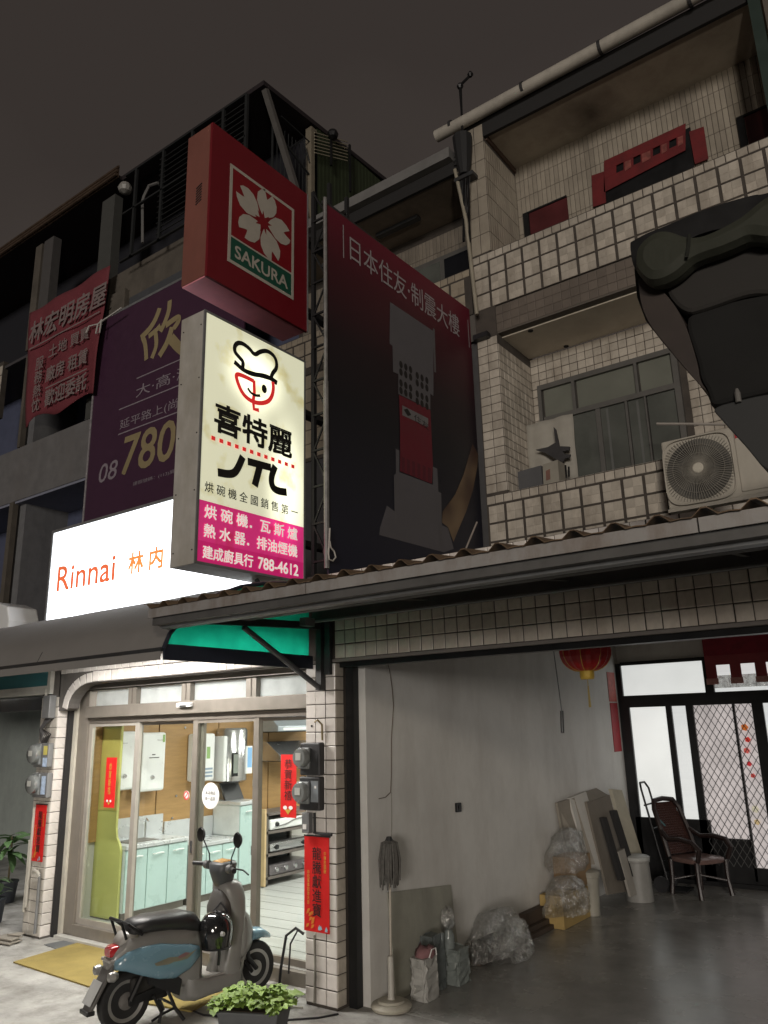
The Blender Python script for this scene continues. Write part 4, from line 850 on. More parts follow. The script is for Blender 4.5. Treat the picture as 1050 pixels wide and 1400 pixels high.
# ================================================================ grey dome awning over the shop
aw = thing('dome_awning', 'grey dome awning with green translucent end panel over the shop front', 'awning', (-4.72, 4.5, 2.8))
prof = [(5.17, 3.395), (4.95, 3.385), (4.7, 3.35), (4.45, 3.29), (4.22, 3.20), (4.02, 3.09), (3.86, 2.97), (3.75, 2.85), (3.70, 2.735)]
FAB = mat('grey awning fabric', (.22, .21, .20), .75, var=.06, scale=3, bump=.2, bscale=90, dirt=.3, dcol=(.16, .15, .145), dscale=.7)
b = B(); n = len(prof)
xs_ = [-4.74-.52*k for k in range(0, 22)]
for x in xs_:
    for k, (yy, zz) in enumerate(prof): b.v.append((x, yy, zz+.006*math.sin(x*5+k)))
m_ = len(xs_)
for x in xs_:
    for yy, zz in prof: b.v.append((x, yy+.006, zz-.006))
for i in range(m_-1):
    for k in range(n-1):
        q = i*n+k; b.f.append((q, q+n, q+n+1, q+1)); q += m_*n; b.f.append((q, q+1, q+n+1, q+n))
add('fabric', b, FAB, aw, smooth='all')
add('front_bar', B().tube([(-4.73, 3.70, 2.735), (-15.6, 3.70, 2.735)], .018, 8), DARKM, aw)
add('hem', B().box(-15.6, -4.74, 3.688, 3.694, 2.66, 2.735), FAB, aw)
add('end_panel', B().prism([(-4.735, y_, z_) for y_, z_ in [(5.30, 2.74)] + [(3.74, 2.74)] + prof[::-1][1:-1] + [(5.30, 3.39)]], (.006, 0, 0)), translucent('green awning plastic', (.11, .80, .64), .9), aw)
add('end_arch', B().tube([(-4.72, y_, z_) for y_, z_ in [(5.33, 3.4)]+prof], .017, 8), mat('navy frame', (.018, .022, .035), .5), aw)
add('end_hem', B().box(-4.735, -4.715, 3.71, 5.34, 2.66, 2.775), MC['navy frame'], aw)
for x in (-6.4, -8.1, -9.8, -11.5): add('rib', B().tube([(x, y_, z_-.02) for y_, z_ in prof], .012, 6), DARKM, aw)
# ================================================================ corrugated canopy over the garage
cn = thing('canopy', 'grey steel canopy with rusty corrugated sheets over the garage opening', 'canopy', (-4.6, 4.4, 3))
XL, XR = -4.66, 2.3
ZC = lambda yy: 3.005 + (yy-3.5)*.10
bumps = [X_(px, 792-(px-450)*.167, 3.5) for px in (509.5, 549.5, 589.5, 631, 678, 727, 778.6, 835.7, 895.7, 961.4, 1033)]
pitch = (bumps[-1]-bumps[0])/(len(bumps)-1)
b = B(); sec = []; x = bumps[0]-pitch*math.ceil((bumps[0]-XL)/pitch)
while x < XR:
    sec += [(x-.055, 0), (x-.032, .020), (x-.012, .036), (x+.012, .036), (x+.032, .020), (x+.055, 0), (x+.055+(pitch-.11)*.5, .004)]; x += pitch
sec = [s_ for s_ in sec if s_[0] > XL-.02]; k_ = len(sec)
for yy in (3.48, 4.2, 5.345):
    for xx, zz in sec: b.v.append((xx, yy, ZC(yy)+zz+random.uniform(-.002, .002)))
for yy in (3.48, 4.2, 5.345):
    for xx, zz in sec: b.v.append((xx, yy, ZC(yy)+zz-.005))
for r_ in range(2):
    for i in range(k_-1):
        q = r_*k_+i; b.f.append((q, q+1, q+k_+1, q+k_)); q += 3*k_; b.f.append((q, q+k_, q+k_+1, q+1))
for i in range(k_-1): b.f.append((i, i+3*k_, i+1+3*k_, i+1))
add('corrugated_sheet', b, mat('rusty roofing', (.13, .085, .05), .7, var=.4, scale=9, bump=.3, dirt=.6, dcol=(.05, .03, .02)), cn)
FASC = mat('grey fascia', (.26, .25, .245), .55, var=.1, dirt=.75, dcol=(.13, .09, .065), dscale=3)
seams = [XL, -3.15, -.85, XR]
for i in range(3): add('fascia_board', B().box(seams[i]+.004, seams[i+1]-.004, 3.50, 3.512, 2.935, 3.000), FASC, cn)
add('front_channel', B().box(XL+.02, XR, 3.53, 3.62, 2.885, 2.99), mat('dark beam', (.085, .083, .082), .6, var=.2, dirt=.4), cn)
add('lip', B().box(XL+.02, XR, 3.60, 3.68, 2.868, 2.884), GREYM, cn)
add('middle_beam', B().box(XL+.02, XR, 4.32, 4.40, 2.99, 3.07), MC['dark beam'], cn)
add('rear_beam', B().box(-4.62, XR, 5.22, 5.33, 3.06, 3.19), MC['dark beam'], cn)
add('rear_pipe', B().tube([(-4.6, 5.18, 3.05), (XR, 5.18, 3.05)], .012, 6), GREYM, cn)
for x in (-3.4, -2.2, -1.0, .2): add('cross_bar', B().beam((x, 3.62, 2.97), (x, 5.3, 3.15), .04, .05), MC['dark beam'], cn)
BX = -4.60
br = add('bracket', B().beam((BX, 5.33, 3.03), (BX, 3.86, 2.955), .045, .06).box(BX-.03, BX+.03, 5.28, 5.335, 2.47, 3.08).box(BX+.05, BX+.11, 5.30, 5.335, 2.60, 3.08), DARKM, cn)
add('strut', B().tube([(BX, 4.38, 2.94), (BX, 5.27, 2.50), (BX, 5.31, 2.49)], .024, 8), mat('grey tube', (.11, .11, .115), .4, metal=.4), cn)
add('bracket_end', B().box(BX-.03, BX+.07, 3.80, 3.88, 2.93, 3.04), DARKM, cn)
add('plate', B().box(BX+.031, BX+.10, 5.0, 5.12, 3.0, 3.07), GREYM, cn)
# roof of the arcade and its low wall behind the canopy
struct('arcade_roof', B().box(-30, 2.3, 5.56, 8.29, 3.36, 3.48), CONC)

# ================================================================ signs
def panel_light(key, base, hot, spots, strength, stain=True):
    "backlit plastic face: even glow plus the tubes standing behind it"
    m = bpy.data.materials.new(key); m.use_nodes = True; n = m.node_tree.nodes; L = m.node_tree.links; p = n['Principled BSDF']
    p.inputs['Roughness'].default_value = .35
    g = n.new('ShaderNodeNewGeometry'); acc = None
    for (cx_, cy_, cz_), r, a in spots:
        sb = n.new('ShaderNodeVectorMath'); sb.operation = 'SUBTRACT'; L.new(g.outputs['Position'], sb.inputs[0]); sb.inputs[1].default_value = (cx_, cy_, cz_)
        sc = n.new('ShaderNodeVectorMath'); sc.operation = 'MULTIPLY'; L.new(sb.outputs[0], sc.inputs[0]); sc.inputs[1].default_value = (1/r[0], 1/r[1], 1/r[2])
        ln = n.new('ShaderNodeVectorMath'); ln.operation = 'LENGTH'; L.new(sc.outputs[0], ln.inputs[0])
        mr = n.new('ShaderNodeMapRange'); mr.interpolation_type = 'SMOOTHERSTEP'; mr.inputs['From Min'].default_value = 0; mr.inputs['From Max'].default_value = 1; mr.inputs['To Min'].default_value = a; mr.inputs['To Max'].default_value = 0; L.new(ln.outputs['Value'], mr.inputs['Value'])
        if acc is None: acc = mr.outputs[0]
        else:
            ad = n.new('ShaderNodeMath'); ad.operation = 'ADD'; L.new(acc, ad.inputs[0]); L.new(mr.outputs[0], ad.inputs[1]); acc = ad.outputs[0]
    nz = n.new('ShaderNodeTexNoise'); nz.inputs['Scale'].default_value = 3.2; nz.inputs['Detail'].default_value = 6; L.new(g.outputs['Position'], nz.inputs[0])
    cr = n.new('ShaderNodeValToRGB'); cr.color_ramp.elements[0].position = .34; cr.color_ramp.elements[1].position = .46; cr.color_ramp.elements[0].color = (base[0]*.8, base[1]*.74, base[2]*.55, 1); cr.color_ramp.elements[1].color = (*base, 1); L.new(nz.outputs['Fac'], cr.inputs[0])
    L.new(cr.outputs[0], p.inputs['Base Color']); L.new(cr.outputs[0], p.inputs['Emission Color'])
    if acc is not None:
        ad = n.new('ShaderNodeMath'); ad.operation = 'ADD'; ad.inputs[1].default_value = strength; L.new(acc, ad.inputs[0]); L.new(ad.outputs[0], p.inputs['Emission Strength'])
    else: p.inputs['Emission Strength'].default_value = strength
    return m
# ---- long white sign over the awning
rs = thing('white_shop_sign', 'long glaring white lit shop sign with red orange lettering above the awning', 'sign', (-6.8, 5.2, 3.4))
add('case', B().box(-8.88, -5.345, 5.215, 5.34, 3.40, 4.585), mat('white painted case', (.5, .5, .5), .5), rs)
add('frame', B().box(-8.90, -5.335, 5.19, 5.214, 3.385, 3.415).box(-8.90, -5.335, 5.19, 5.214, 4.565, 4.60).box(-8.90, -8.865, 5.19, 5.214, 3.416, 4.564).box(-5.36, -5.335, 5.19, 5.214, 3.416, 4.564), GREYM, rs)
add('face', B().box(-8.86, -5.365, 5.198, 5.213, 3.417, 4.563), mat('lit white face', (.93, .97, 1.0), .4, var=.01, emit=2.7), rs)
RF = FAC(5.197); rl = mat('lit red orange letters', (.80, .16, .06), .5, emit=.6)
text(RF, 'Rinnai', -8.69, 3.81, 1.14, .30, rl, rs, off=.002, weight=.02)
text(RF, '林 内', -7.30, 3.84, .585, .235, mat('lit orange letters', (.88, .30, .08), .5, emit=.65), rs, off=.002, weight=.05)
# ---- chef sign (hangs square to the facade)
Y0, Y1, Zb, Zt, XS = 4.19, 5.545, 3.49, 5.83, -5.0
js = thing('hanging_sign', 'backlit cream and magenta kitchenware sign hanging square to the wall', 'sign', (-5.16, 4.9, 3.5))
CASE = mat('aged white metal', (.44, .42, .39), .45, var=.12, scale=5, dirt=.5, dcol=(.22, .185, .12), dscale=1.6)
add('case', B().box(XS-.32, XS-.012, Y0+.003, Y1, Zb, Zt), CASE, js, bev=.004)
add('frame', B().box(XS-.01, XS+.006, Y0, Y0+.022, Zb, Zt).box(XS-.01, XS+.006, Y1-.022, Y1, Zb, Zt).box(XS-.01, XS+.006, Y0+.022, Y1-.022, Zb, Zb+.022).box(XS-.01, XS+.006, Y0+.022, Y1-.022, Zt-.022, Zt), GREYM, js)
lens = [((-5, 4.84, 5.38), (.6, .55, .46), 1.25), ((-5, 5.28, 4.35), (.6, .40, 1.05), 1.0), ((-5, 4.86, 4.95), (.6, .30, .5), .25)]
cream = panel_light('lit cream face', (.80, .80, .58), None, lens, .50)
mag = panel_light('lit magenta face', (.68, .035, .20), None, [((-5, 5.25, 4.15), (.6, .4, .6), .7)], .42)
mag2 = panel_light('lit deep magenta face', (.60, .02, .16), None, [((-5, 5.1, 3.95), (.6, .4, .3), .15)], .40)
ZM = 3.96
add('cream_face', B().box(XS-.008, XS, Y0+.022, Y1-.022, ZM+.085, Zt-.022), cream, js)
add('magenta_face', B().box(XS-.008, XS, Y0+.022, Y1-.022, 3.692, ZM+.085), mag, js)
add('magenta_face', B().box(XS-.008, XS, Y0+.022, Y1-.022, Zb+.022, 3.692), mag2, js)
b = B()
for z in [Zb+.12+k*.52 for k in range(5)]:
    for yy, xx in ((Y0+.0, XS-.28), (Y0+.0, XS-.04)): b.lathe((xx, yy+.002, z), [(.008, 0), (.006, .004)], 'y', 6)
add('rivets', b, DARKM, js)
F = SIDE(XS+.001)
def g2(px, py): p = U_(px, py, x=XS); return (p.y, p.z)
def gz(ox, oy, s_, pts): return [g2(ox+x/s_, oy+y/s_) for x, y in pts]
def smooth(pts, it=2, closed=False):
    for _ in range(it):
        q = []; n = len(pts)
        for i in range(n if closed else n-1):
            a = pts[i]; c = pts[(i+1) % n]; q += [(a[0]*.75+c[0]*.25, a[1]*.75+c[1]*.25), (a[0]*.25+c[0]*.75, a[1]*.25+c[1]*.75)]
        pts = q if closed else [pts[0]]+q+[pts[-1]]
    return pts
ink = mat('sign black', (.015, .014, .013), .5)
hat = smooth(gz(210, 420, 3.5, [(590, 362), (560, 340), (566, 318), (590, 290), (582, 240), (545, 208), (508, 212), (482, 232), (455, 195), (415, 168), (388, 178), (384, 212), (408, 240), (428, 262), (424, 290), (432, 304), (470, 318), (520, 330), (560, 342)]), 2)
add('hat_outline', stroke(F, hat, .045, off=.004), ink, js)
add('hat_outline', stroke(F, smooth(gz(210, 420, 3.5, [(384, 262), (400, 276), (425, 300), (470, 322), (530, 328), (565, 345), (588, 366)]), 2), .048, off=.0045), ink, js)
redl = mat('sign red', (.70, .03, .03), .5, emit=.5)
add('face_outline', stroke(F, smooth(gz(210, 420, 3.5, [(478, 355), (430, 330), (392, 318), (396, 350), (420, 410), (455, 445), (500, 462), (545, 455), (566, 425), (572, 385), (568, 358)]), 2), .044, off=.005), redl, js)
add('collar', stroke(F, gz(210, 420, 3.5, [(478, 350), (480, 410), (474, 450), (478, 488), (502, 494)]), .040, off=.0055), redl, js)
add('smile', stroke(F, smooth(gz(210, 420, 3.5, [(448, 388), (462, 410), (485, 424), (508, 424)]), 2), .028, off=.006), ink, js)
ec = g2(210+527/3.5, 420+392/3.5); poly(F, [(ec[0]+.036*math.cos(a/14*6.283), ec[1]+.045*math.sin(a/14*6.283)) for a in range(14)], m=ink, parent=js, name='eye', off=.006)
def ztext(body, corners, m, parent, weight=0, fr=F, xplane=XS, **k):
    "corners in photo pixels: lower left, lower right, upper left"
    (ax, ay), (bx_, by_), (cx_, cy_) = corners; a = U_(ax, ay, x=xplane); c = U_(bx_, by_, x=xplane); e = U_(cx_, cy_, x=xplane)
    return text(fr, body, a.y, (a.z+c.z)/2, c.y-a.y, abs(e.z-a.z), m, parent, weight=weight, **k)
text(F, '喜特麗', 4.35, 4.705, .99, .275, ink, js, weight=.05)
b = B()
for k in range(12):
    t = k/11; yy = 4.32+(5.34-4.32)*t; b.hexa([tuple(pt(F, yy+dx, 4.612+dz, o_)) for o_ in (.002, .006) for dx, dz in ((0, 0), (.042, 0), (.042, .036), (0, .036))])
add('red_squares', b, redl, js)
jl = add('logo_letters', B(), ink, js) if False else None
b = B()
stroke(F, smooth(gz(210, 420, 3.5, [(305, 790), (355, 800), (385, 795), (405, 765), (425, 715)]), 2), .075, off=.004, b=b)
stroke(F, gz(210, 420, 3.5, [(448, 738), (560, 768)]), .072, off=.0045, b=b); stroke(F, gz(210, 420, 3.5, [(508, 755), (482, 855)]), .080, off=.004, b=b)
stroke(F, smooth(gz(210, 420, 3.5, [(580, 760), (560, 815), (565, 860), (590, 880), (635, 886)]), 2), .075, off=.0045, b=b)
add('logo_letters', b, ink, js)
text(F, '烘 碗 機 全 國 銷 售 第 一', 4.265, 4.125, 1.17, .095, ink, js, weight=.012)
wl = mat('lit pale letters', (.85, .78, .72), .5, emit=.5)
text(F, '烘 碗 機．瓦 斯 爐', 4.275, 3.895, 1.155, .118, wl, js, weight=.035)
text(F, '熱 水 器．排油煙機', 4.275, 3.73, 1.155, .115, wl, js, weight=.035)
text(F, '建成廚具行', 4.27, 3.545, .58, .112, wl, js, weight=.035)
text(F, '788-4612', 4.915, 3.55, .53, .105, wl, js, weight=.035)
add('arm', B().tube([(-5.1, 5.0, 3.47), (-5.12, 5.2, 3.32), (-5.14, 5.33, 3.28)], .022, 8), DARKM, js)
add('bracket', B().box(-5.20, -5.10, 5.545, 8.2, 5.3, 5.36), DARKM, js); add('bracket', B().box(-5.20, -5.10, 5.545, 8.2, 3.9, 3.96), DARKM, js)
# ---- red square sign above it
sk = thing('red_box_sign', 'red box sign with white cherry blossom above the backlit sign', 'sign', (-5.18, 4.9, 6.2))
YA, YB, ZA, ZB = 4.20, 5.58, 6.18, 7.87
SR = mat('deep red sign face', (.155, .007, .013), .45, var=.06, dirt=.2, dcol=(.16, .02, .02)); SS = mat('faded red sheet metal', (.185, .068, .052), .6, var=.1, scale=3, dirt=.3, dcol=(.3, .1, .07))
add('face', B().box(XS-.03, XS, YA, YB, ZA, ZB), SR, sk)
add('case', B().box(XS-.36, XS-.031, YA+.002, YB-.005, ZA+.02, ZB-.003), SS, sk)
add('bottom_plate', B().box(XS-.355, XS-.033, YA+.01, YB-.01, ZA+.006, ZA+.019), mat('glow pink underside', (.80, .30, .36), .5, var=.1), sk)  # underside colour raised to hold the glow of the lit signs below
b = B()
for k in range(7): b.beam((XS-.20, YA-.002, 7.02+k*.03), (XS-.12, YA-.002, 7.05+k*.03), .004, .012, up=(0, 1, 0))
add('vent_slots', b, DARKM, sk)
add('edge_trim', B().box(XS-.005, XS+.006, YB-.012, YB+.004, ZA, ZB), GREYM, sk)
def h2(px, py): p = U_(230+px/3.5, 90+py/3.5, x=XS); return (p.y, p.z)
SWH = mat('sign off white', (.42, .385, .335), .5, var=.08)
a = h2(303, 478); c = h2(593, 1105); yA, yB, zA, zB = a[0], c[0], U_(230+290/3.5, 90+930/3.5, x=XS).z, a[1]
add('border', stroke(F, [(yA, zA), (yB, zA), (yB, zB), (yA, zB)], .034, off=.003, closed=True) if False else
    B().box(XS+.001, XS+.005, yA-.017, yA+.017, zA-.017, zB+.017).box(XS+.001, XS+.005, yB-.017, yB+.017, zA-.017, zB+.017).box(XS+.001, XS+.005, yA+.017, yB-.017, zB-.017, zB+.017).box(XS+.001, XS+.005, yA+.017, yB-.017, zA-.017, zA+.017), SWH, sk)
zG = zA+.285
poly(F, [(yA+.017, zG), (yB-.017, zG), (yB-.017, zB-.017), (yA+.017, zB-.017)], m=mat('brighter red', (.20, .008, .013), .45), parent=sk, name='red_field', off=.002)
poly(F, [(yA+.017, zA+.017), (yB-.017, zA+.017), (yB-.017, zG-.02), (yA+.017, zG-.02)], m=mat('sign green', (.012, .075, .048), .5), parent=sk, name='green_field', off=.002)
add('divider', B().box(XS+.001, XS+.004, yA+.017, yB-.017, zG-.018, zG+.0), SWH, sk)
text(F, 'SAKURA', yA+.075, zA+.068, yB-yA-.15, .135, SWH, sk, off=.004, weight=.03)
fc = ((yA+yB)/2, (zG+zB)/2-.01)
for k in range(5):                                             # five notched petals
    a0 = math.radians(80+72*k)
    P2 = [(.0, .06), (.05, .10), (.12, .17), (.15, .25), (.14, .33), (.10, .385), (.055, .41), (.02, .34), (-.0, .31), (-.02, .34), (-.055, .41), (-.10, .37), (-.14, .30), (-.13, .20), (-.07, .12)]
    P2 = [(x*.98, y*.99-.006) for x, y in P2]
    poly(F, [(fc[0]+x*math.cos(a0-math.pi/2)-y*math.sin(a0-math.pi/2), fc[1]+x*math.sin(a0-math.pi/2)+y*math.cos(a0-math.pi/2)) for x, y in P2], m=SWH, parent=sk, name='petal', off=.004+.0002*k)
st8 = [((.125 if q % 2 == 0 else .06)*math.cos(q*math.pi/9+.2), (.135 if q % 2 == 0 else .06)*math.sin(q*math.pi/9+.2)) for q in range(18)]
poly(F, [(fc[0]+x, fc[1]+y) for x, y in st8], m=MC['brighter red'], parent=sk, name='flower_centre', off=.006)
add('bracket', B().box(-5.2, -5.1, 5.59, 8.2, 7.4, 7.46), DARKM, sk); add('bracket', B().box(-5.2, -5.1, 5.59, 8.2, 6.5, 6.56), DARKM, sk)
# ---- truss carrying the signs
tr = thing('sign_truss', 'dark steel lattice frame between the hanging signs and the billboard', 'frame', (-4.9, 5.6, 3.5))
b = B()
for x, yy in ((-4.95, 5.62), (-4.72, 5.62), (-4.95, 5.92), (-4.72, 5.92)): b.box(x-.02, x+.02, yy-.02, yy+.02, 3.49, 7.9)
add('post', b, mat('truss black', (.009, .009, .01), .7), tr)
b = B(); random.seed(2)
for k in range(11):
    z = 3.7+k*.38; s_ = 1 if k % 2 else -1
    b.beam((-4.95, 5.60, z), (-4.72, 5.60, z), .02, .02); b.beam((-4.93 if s_ > 0 else -4.74, 5.60, z), (-4.74 if s_ > 0 else -4.93, 5.60, z+.36), .016, .016); b.beam((-4.72, 5.64, z), (-4.72, 5.9, z+.19), .016, .016)
add('lattice', b, mat('truss black', (.009, .009, .01), .7), tr)
# ---- tall dark red and navy billboard
BXp = -4.55
def q2(px, py): p = U_(px, py, x=BXp); return (p.y, p.z)
bbd = thing('billboard', 'tall dark red and navy billboard standing square to the wall above the canopy', 'billboard', (BXp, 6.8, 3.5))
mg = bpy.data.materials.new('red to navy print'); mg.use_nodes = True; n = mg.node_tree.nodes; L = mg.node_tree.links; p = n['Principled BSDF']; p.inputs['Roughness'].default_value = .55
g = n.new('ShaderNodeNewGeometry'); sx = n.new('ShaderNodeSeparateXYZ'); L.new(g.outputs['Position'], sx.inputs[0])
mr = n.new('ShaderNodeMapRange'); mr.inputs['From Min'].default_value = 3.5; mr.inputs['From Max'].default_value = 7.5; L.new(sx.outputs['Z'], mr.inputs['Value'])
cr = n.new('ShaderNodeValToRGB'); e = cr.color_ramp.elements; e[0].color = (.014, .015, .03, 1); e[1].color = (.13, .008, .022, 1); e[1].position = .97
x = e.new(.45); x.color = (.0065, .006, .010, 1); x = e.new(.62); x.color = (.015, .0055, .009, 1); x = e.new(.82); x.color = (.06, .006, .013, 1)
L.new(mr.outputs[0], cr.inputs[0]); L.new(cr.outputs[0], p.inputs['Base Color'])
ye = 8.30
zt0, zt1 = 7.42, 7.50
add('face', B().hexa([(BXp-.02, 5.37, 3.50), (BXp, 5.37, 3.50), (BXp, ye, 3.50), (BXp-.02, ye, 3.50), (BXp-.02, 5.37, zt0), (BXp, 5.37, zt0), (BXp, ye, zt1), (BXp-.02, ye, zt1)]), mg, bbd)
add('edge_pole', B().tube([(BXp, 5.345, 3.55), (BXp, 5.345, 5.4)], .026, 8).tube([(BXp, 5.345, 5.4), (BXp, 5.345, zt0+.06)], .020, 8), mat('galvanised pole', (.22, .215, .21), .5, metal=.4, var=.3, scale=12), bbd)
b = B()
for z in [3.7+.75*k for k in range(6)]: b.box(BXp-.07, BXp-.03, 5.37, ye, z, z+.04)
add('rear_frame', b, DARKM, bbd)
FB = SIDE(BXp); BW = mat('billboard pale letters', (.32, .29, .30), .6)
# title, one row of strokes standing upright on the sheet
za = q2(480, 358)[1]; zb_ = q2(480, 330)[1]; ya = q2(478, 345)[0]; yb = q2(627, 440)[0]
text(FB, '日本住友‧制震大樓', ya, za+.02, yb-ya, .30, BW, bbd, off=.004, weight=-.004)
for px in (470, 637): yy = q2(px, 400)[0]; poly(FB, [(yy-.008, za-.02), (yy+.008, za-.02), (yy+.008, za+.38), (yy-.008, za+.38)], m=BW, parent=bbd, name='bar', off=.004)
BG = mat('billboard grey print', (.105, .10, .11), .6, var=.08); BG2 = mat('billboard light grey', (.11, .105, .11), .6)
def bz(ox, oy, s_, pts): return [q2(ox+x/s_, oy+y/s_) for x, y in pts]
poly(FB, bz(430, 270, 3.5, [(360, 500), (568, 640), (568, 950), (553, 940), (553, 1015), (400, 940), (400, 845), (375, 835), (372, 710), (358, 700)]), m=BG, parent=bbd, name='tower_print', off=.003)
poly(FB, bz(430, 270, 3.5, [(565, 625), (574, 630), (580, 838), (572, 835)]), m=BG2, parent=bbd, name='tower_edge', off=.0035)
b = B()
for cx_, cy_ in [(412+23*i+(78 if g_ else 0), 800+36*j+(88 if j > 1 else 0)-(72 if j > 1 else 0)+j*0+(i*12)+(52 if g_ else 0)) for g_ in (0, 1) for i in range(3) for j in range(4)]:
    o_ = q2(430+cx_/3.5, 270+cy_/3.5); poly(FB, [(o_[0]+.034*math.cos(a/12*6.283), o_[1]+.045*math.sin(a/12*6.283)) for a in range(12)], off=.005, b=b)
o = add('dots', b, BLACKP, bbd); o['kind'] = 'stuff'
BR = mat('billboard red print', (.13, .009, .02), .55)
poly(FB, bz(430, 270, 3.5, [(403, 945), (553, 1018), (565, 1280), (560, 1370), (408, 1310), (408, 1100)]), m=BR, parent=bbd, name='red_tower', off=.0045)
poly(FB, bz(430, 270, 3.5, [(418, 995), (542, 1058), (542, 1100), (418, 1042)]), m=mat('billboard label', (.16, .15, .155), .6), parent=bbd, name='label', off=.006)
text(FB, '◆ 住友', bz(430, 270, 3.5, [(425, 1030)])[0][0], bz(430, 270, 3.5, [(480, 1062)])[0][1]-.0, .5, .09, BLACKP, bbd, off=.007, rot=-.12)
b = B()
for k in range(6):
    x = 415+k*25; poly(FB, bz(430, 270, 3.5, [(x, 1240+k*10), (x+15, 1248+k*10), (x+15, 1320+k*9), (x, 1312+k*9)]), off=.0055, b=b)
add('dark_bars', b, mat('billboard dark red', (.09, .01, .02), .6), bbd)
poly(FB, bz(500, 600, 5.25, [(213, 70), (240, 85), (240, 240), (480, 330), (480, 200), (512, 215), (520, 380), (540, 390), (545, 620), (590, 640), (630, 790), (560, 815), (95, 690), (100, 640), (150, 480), (205, 520), (200, 260), (215, 250)]), m=BG, parent=bbd, name='lower_tower', off=.003)
b = stroke(FB, bz(500, 600, 5.25, [(203, 262), (213, 610)]), .02, off=.0065); stroke(FB, bz(500, 600, 5.25, [(520, 385), (540, 780)]), .02, off=.0065, b=b); add('tower_edge', b, BG2, bbd)
mgold = bpy.data.materials.new('bronze ribbon print'); mgold.use_nodes = True; n = mgold.node_tree.nodes; L = mgold.node_tree.links; p = n['Principled BSDF']; p.inputs['Roughness'].default_value = .5
g = n.new('ShaderNodeNewGeometry'); nz = n.new('ShaderNodeTexNoise'); nz.inputs['Scale'].default_value = 1.4; L.new(g.outputs['Position'], nz.inputs[0]); cr = n.new('ShaderNodeValToRGB'); cr.color_ramp.elements[0].position = .38; cr.color_ramp.elements[1].position = .62
cr.color_ramp.elements[0].color = (.05, .024, .016, 1); cr.color_ramp.elements[1].color = (.19, .13, .075, 1); L.new(nz.outputs['Fac'], cr.inputs[0]); L.new(cr.outputs[0], p.inputs['Base Color'])
poly(FB, bz(500, 600, 5.25, [(765, 35), (805, 110), (800, 200), (770, 360), (720, 520), (660, 660), (628, 740), (590, 635), (545, 600), (550, 520), (640, 400), (700, 260), (740, 120)]), m=mgold, parent=bbd, name='ribbon_print', off=.0035)
t_ = thing('rope_loop', 'pale rope loop dangling at the foot of the billboard', 'rope', (-4.5, 5.4, 3.7))
rp = [U_(px, py, x=-4.50) for px, py in ((451, 722), (450, 745), (449, 757), (450, 765), (455, 767), (459, 762), (457, 754), (452, 748), (451, 740))]
add('rope', B().tube(rp, .008, 6), mat('pale rope', (.45, .43, .40), .8), t_)
# ---- purple housing banner on the neighbour facade
YP = U-.12
def p2(px, py): p = U_(px, py, y=YP); return (p.x, p.z)
ps = thing('purple_sign', 'large purple housing sign with gold numbers behind the hanging signs', 'sign', (-11, YP, 5.5))
zt = (p2(135, 440)[1]+p2(247, 385)[1])/2; xl = (p2(135, 440)[0]+p2(118, 690)[0])/2
PUR = mat('purple print', (.055, .019, .045), .55, var=.08, dirt=.15)
add('face', B().box(xl, -8.75, YP, YP+.03, 4.9, zt), PUR, ps)
add('edge_strip', B().box(xl-.05, xl-.005, YP-.01, YP+.05, 4.9, zt), mat('pale tape', (.28, .26, .27), .6, var=.4, scale=12), ps)
add('top_rail', B().box(xl-.05, -8.75, YP-.005, YP+.05, zt, zt+.05), GREYM, ps)
FP = FAC(YP); GP = mat('pale gold print', (.30, .24, .13), .5, var=.15, scale=1.5); LP = mat('lilac print', (.26, .22, .25), .6)
def ftext(body, ll, lr, ul, m, parent, weight=0, y=YP, fr=FP, **k):
    a = U_(*ll, y=y); c = U_(*lr, y=y); e = U_(*ul, y=y); return text(fr, body, a.x, (a.z+c.z)/2, c.x-a.x, abs(e.z-a.z), m, parent, weight=weight, **k)
# brush style character drawn as strokes, its right part runs on behind the hanging sign
b = B()
def br(pts, wd): stroke(FP, smooth([p2(60+x/4.667, 370+y/4.667) for x, y in pts], 2), wd, off=.006+len(b.v)*1e-6, b=b)
br([(740, 240), (720, 300), (680, 370), (620, 430)], .13); br([(632, 425), (650, 470), (655, 570)], .11); br([(670, 420), (720, 380), (745, 350)], .11); br([(715, 400), (722, 480), (690, 560)], .11)
br([(805, 190), (800, 260), (770, 340), (745, 390)], .12); br([(780, 350), (860, 290), (865, 320), (830, 370)], .12); br([(820, 360), (790, 460), (738, 545)], .14); br([(810, 430), (870, 500), (930, 530)], .2)
add('brush_character', b, GP, ps)
ftext('大·高·潮·州', (186, 540), (292, 505), (187, 524), LP, ps)
ftext('延平路上(尚青市場)', (164, 583), (300, 545), (165, 568), LP, ps)
ftext('780', (167, 648), (238, 628), (167, 598), GP, ps, weight=.02, shear=.12)
ftext('08', (135, 661), (160, 653), (137, 636), LP, ps, weight=.01, shear=.15)
ftext('建照號碼：(113)屏府', (182, 663), (246, 648), (182, 657), LP, ps)
for (l_, r_) in (((163, 560), (243, 528)), ((162, 592), (243, 566)), ((187, 518), (245, 492))):
    a = p2(*l_); c = p2(*r_); zz = (a[1]+c[1])/2; poly(FP, [(a[0], zz-.012), (c[0]+1.5, zz-.012), (c[0]+1.5, zz+.012), (a[0], zz+.012)], m=LP, parent=ps, name='line', off=.005)
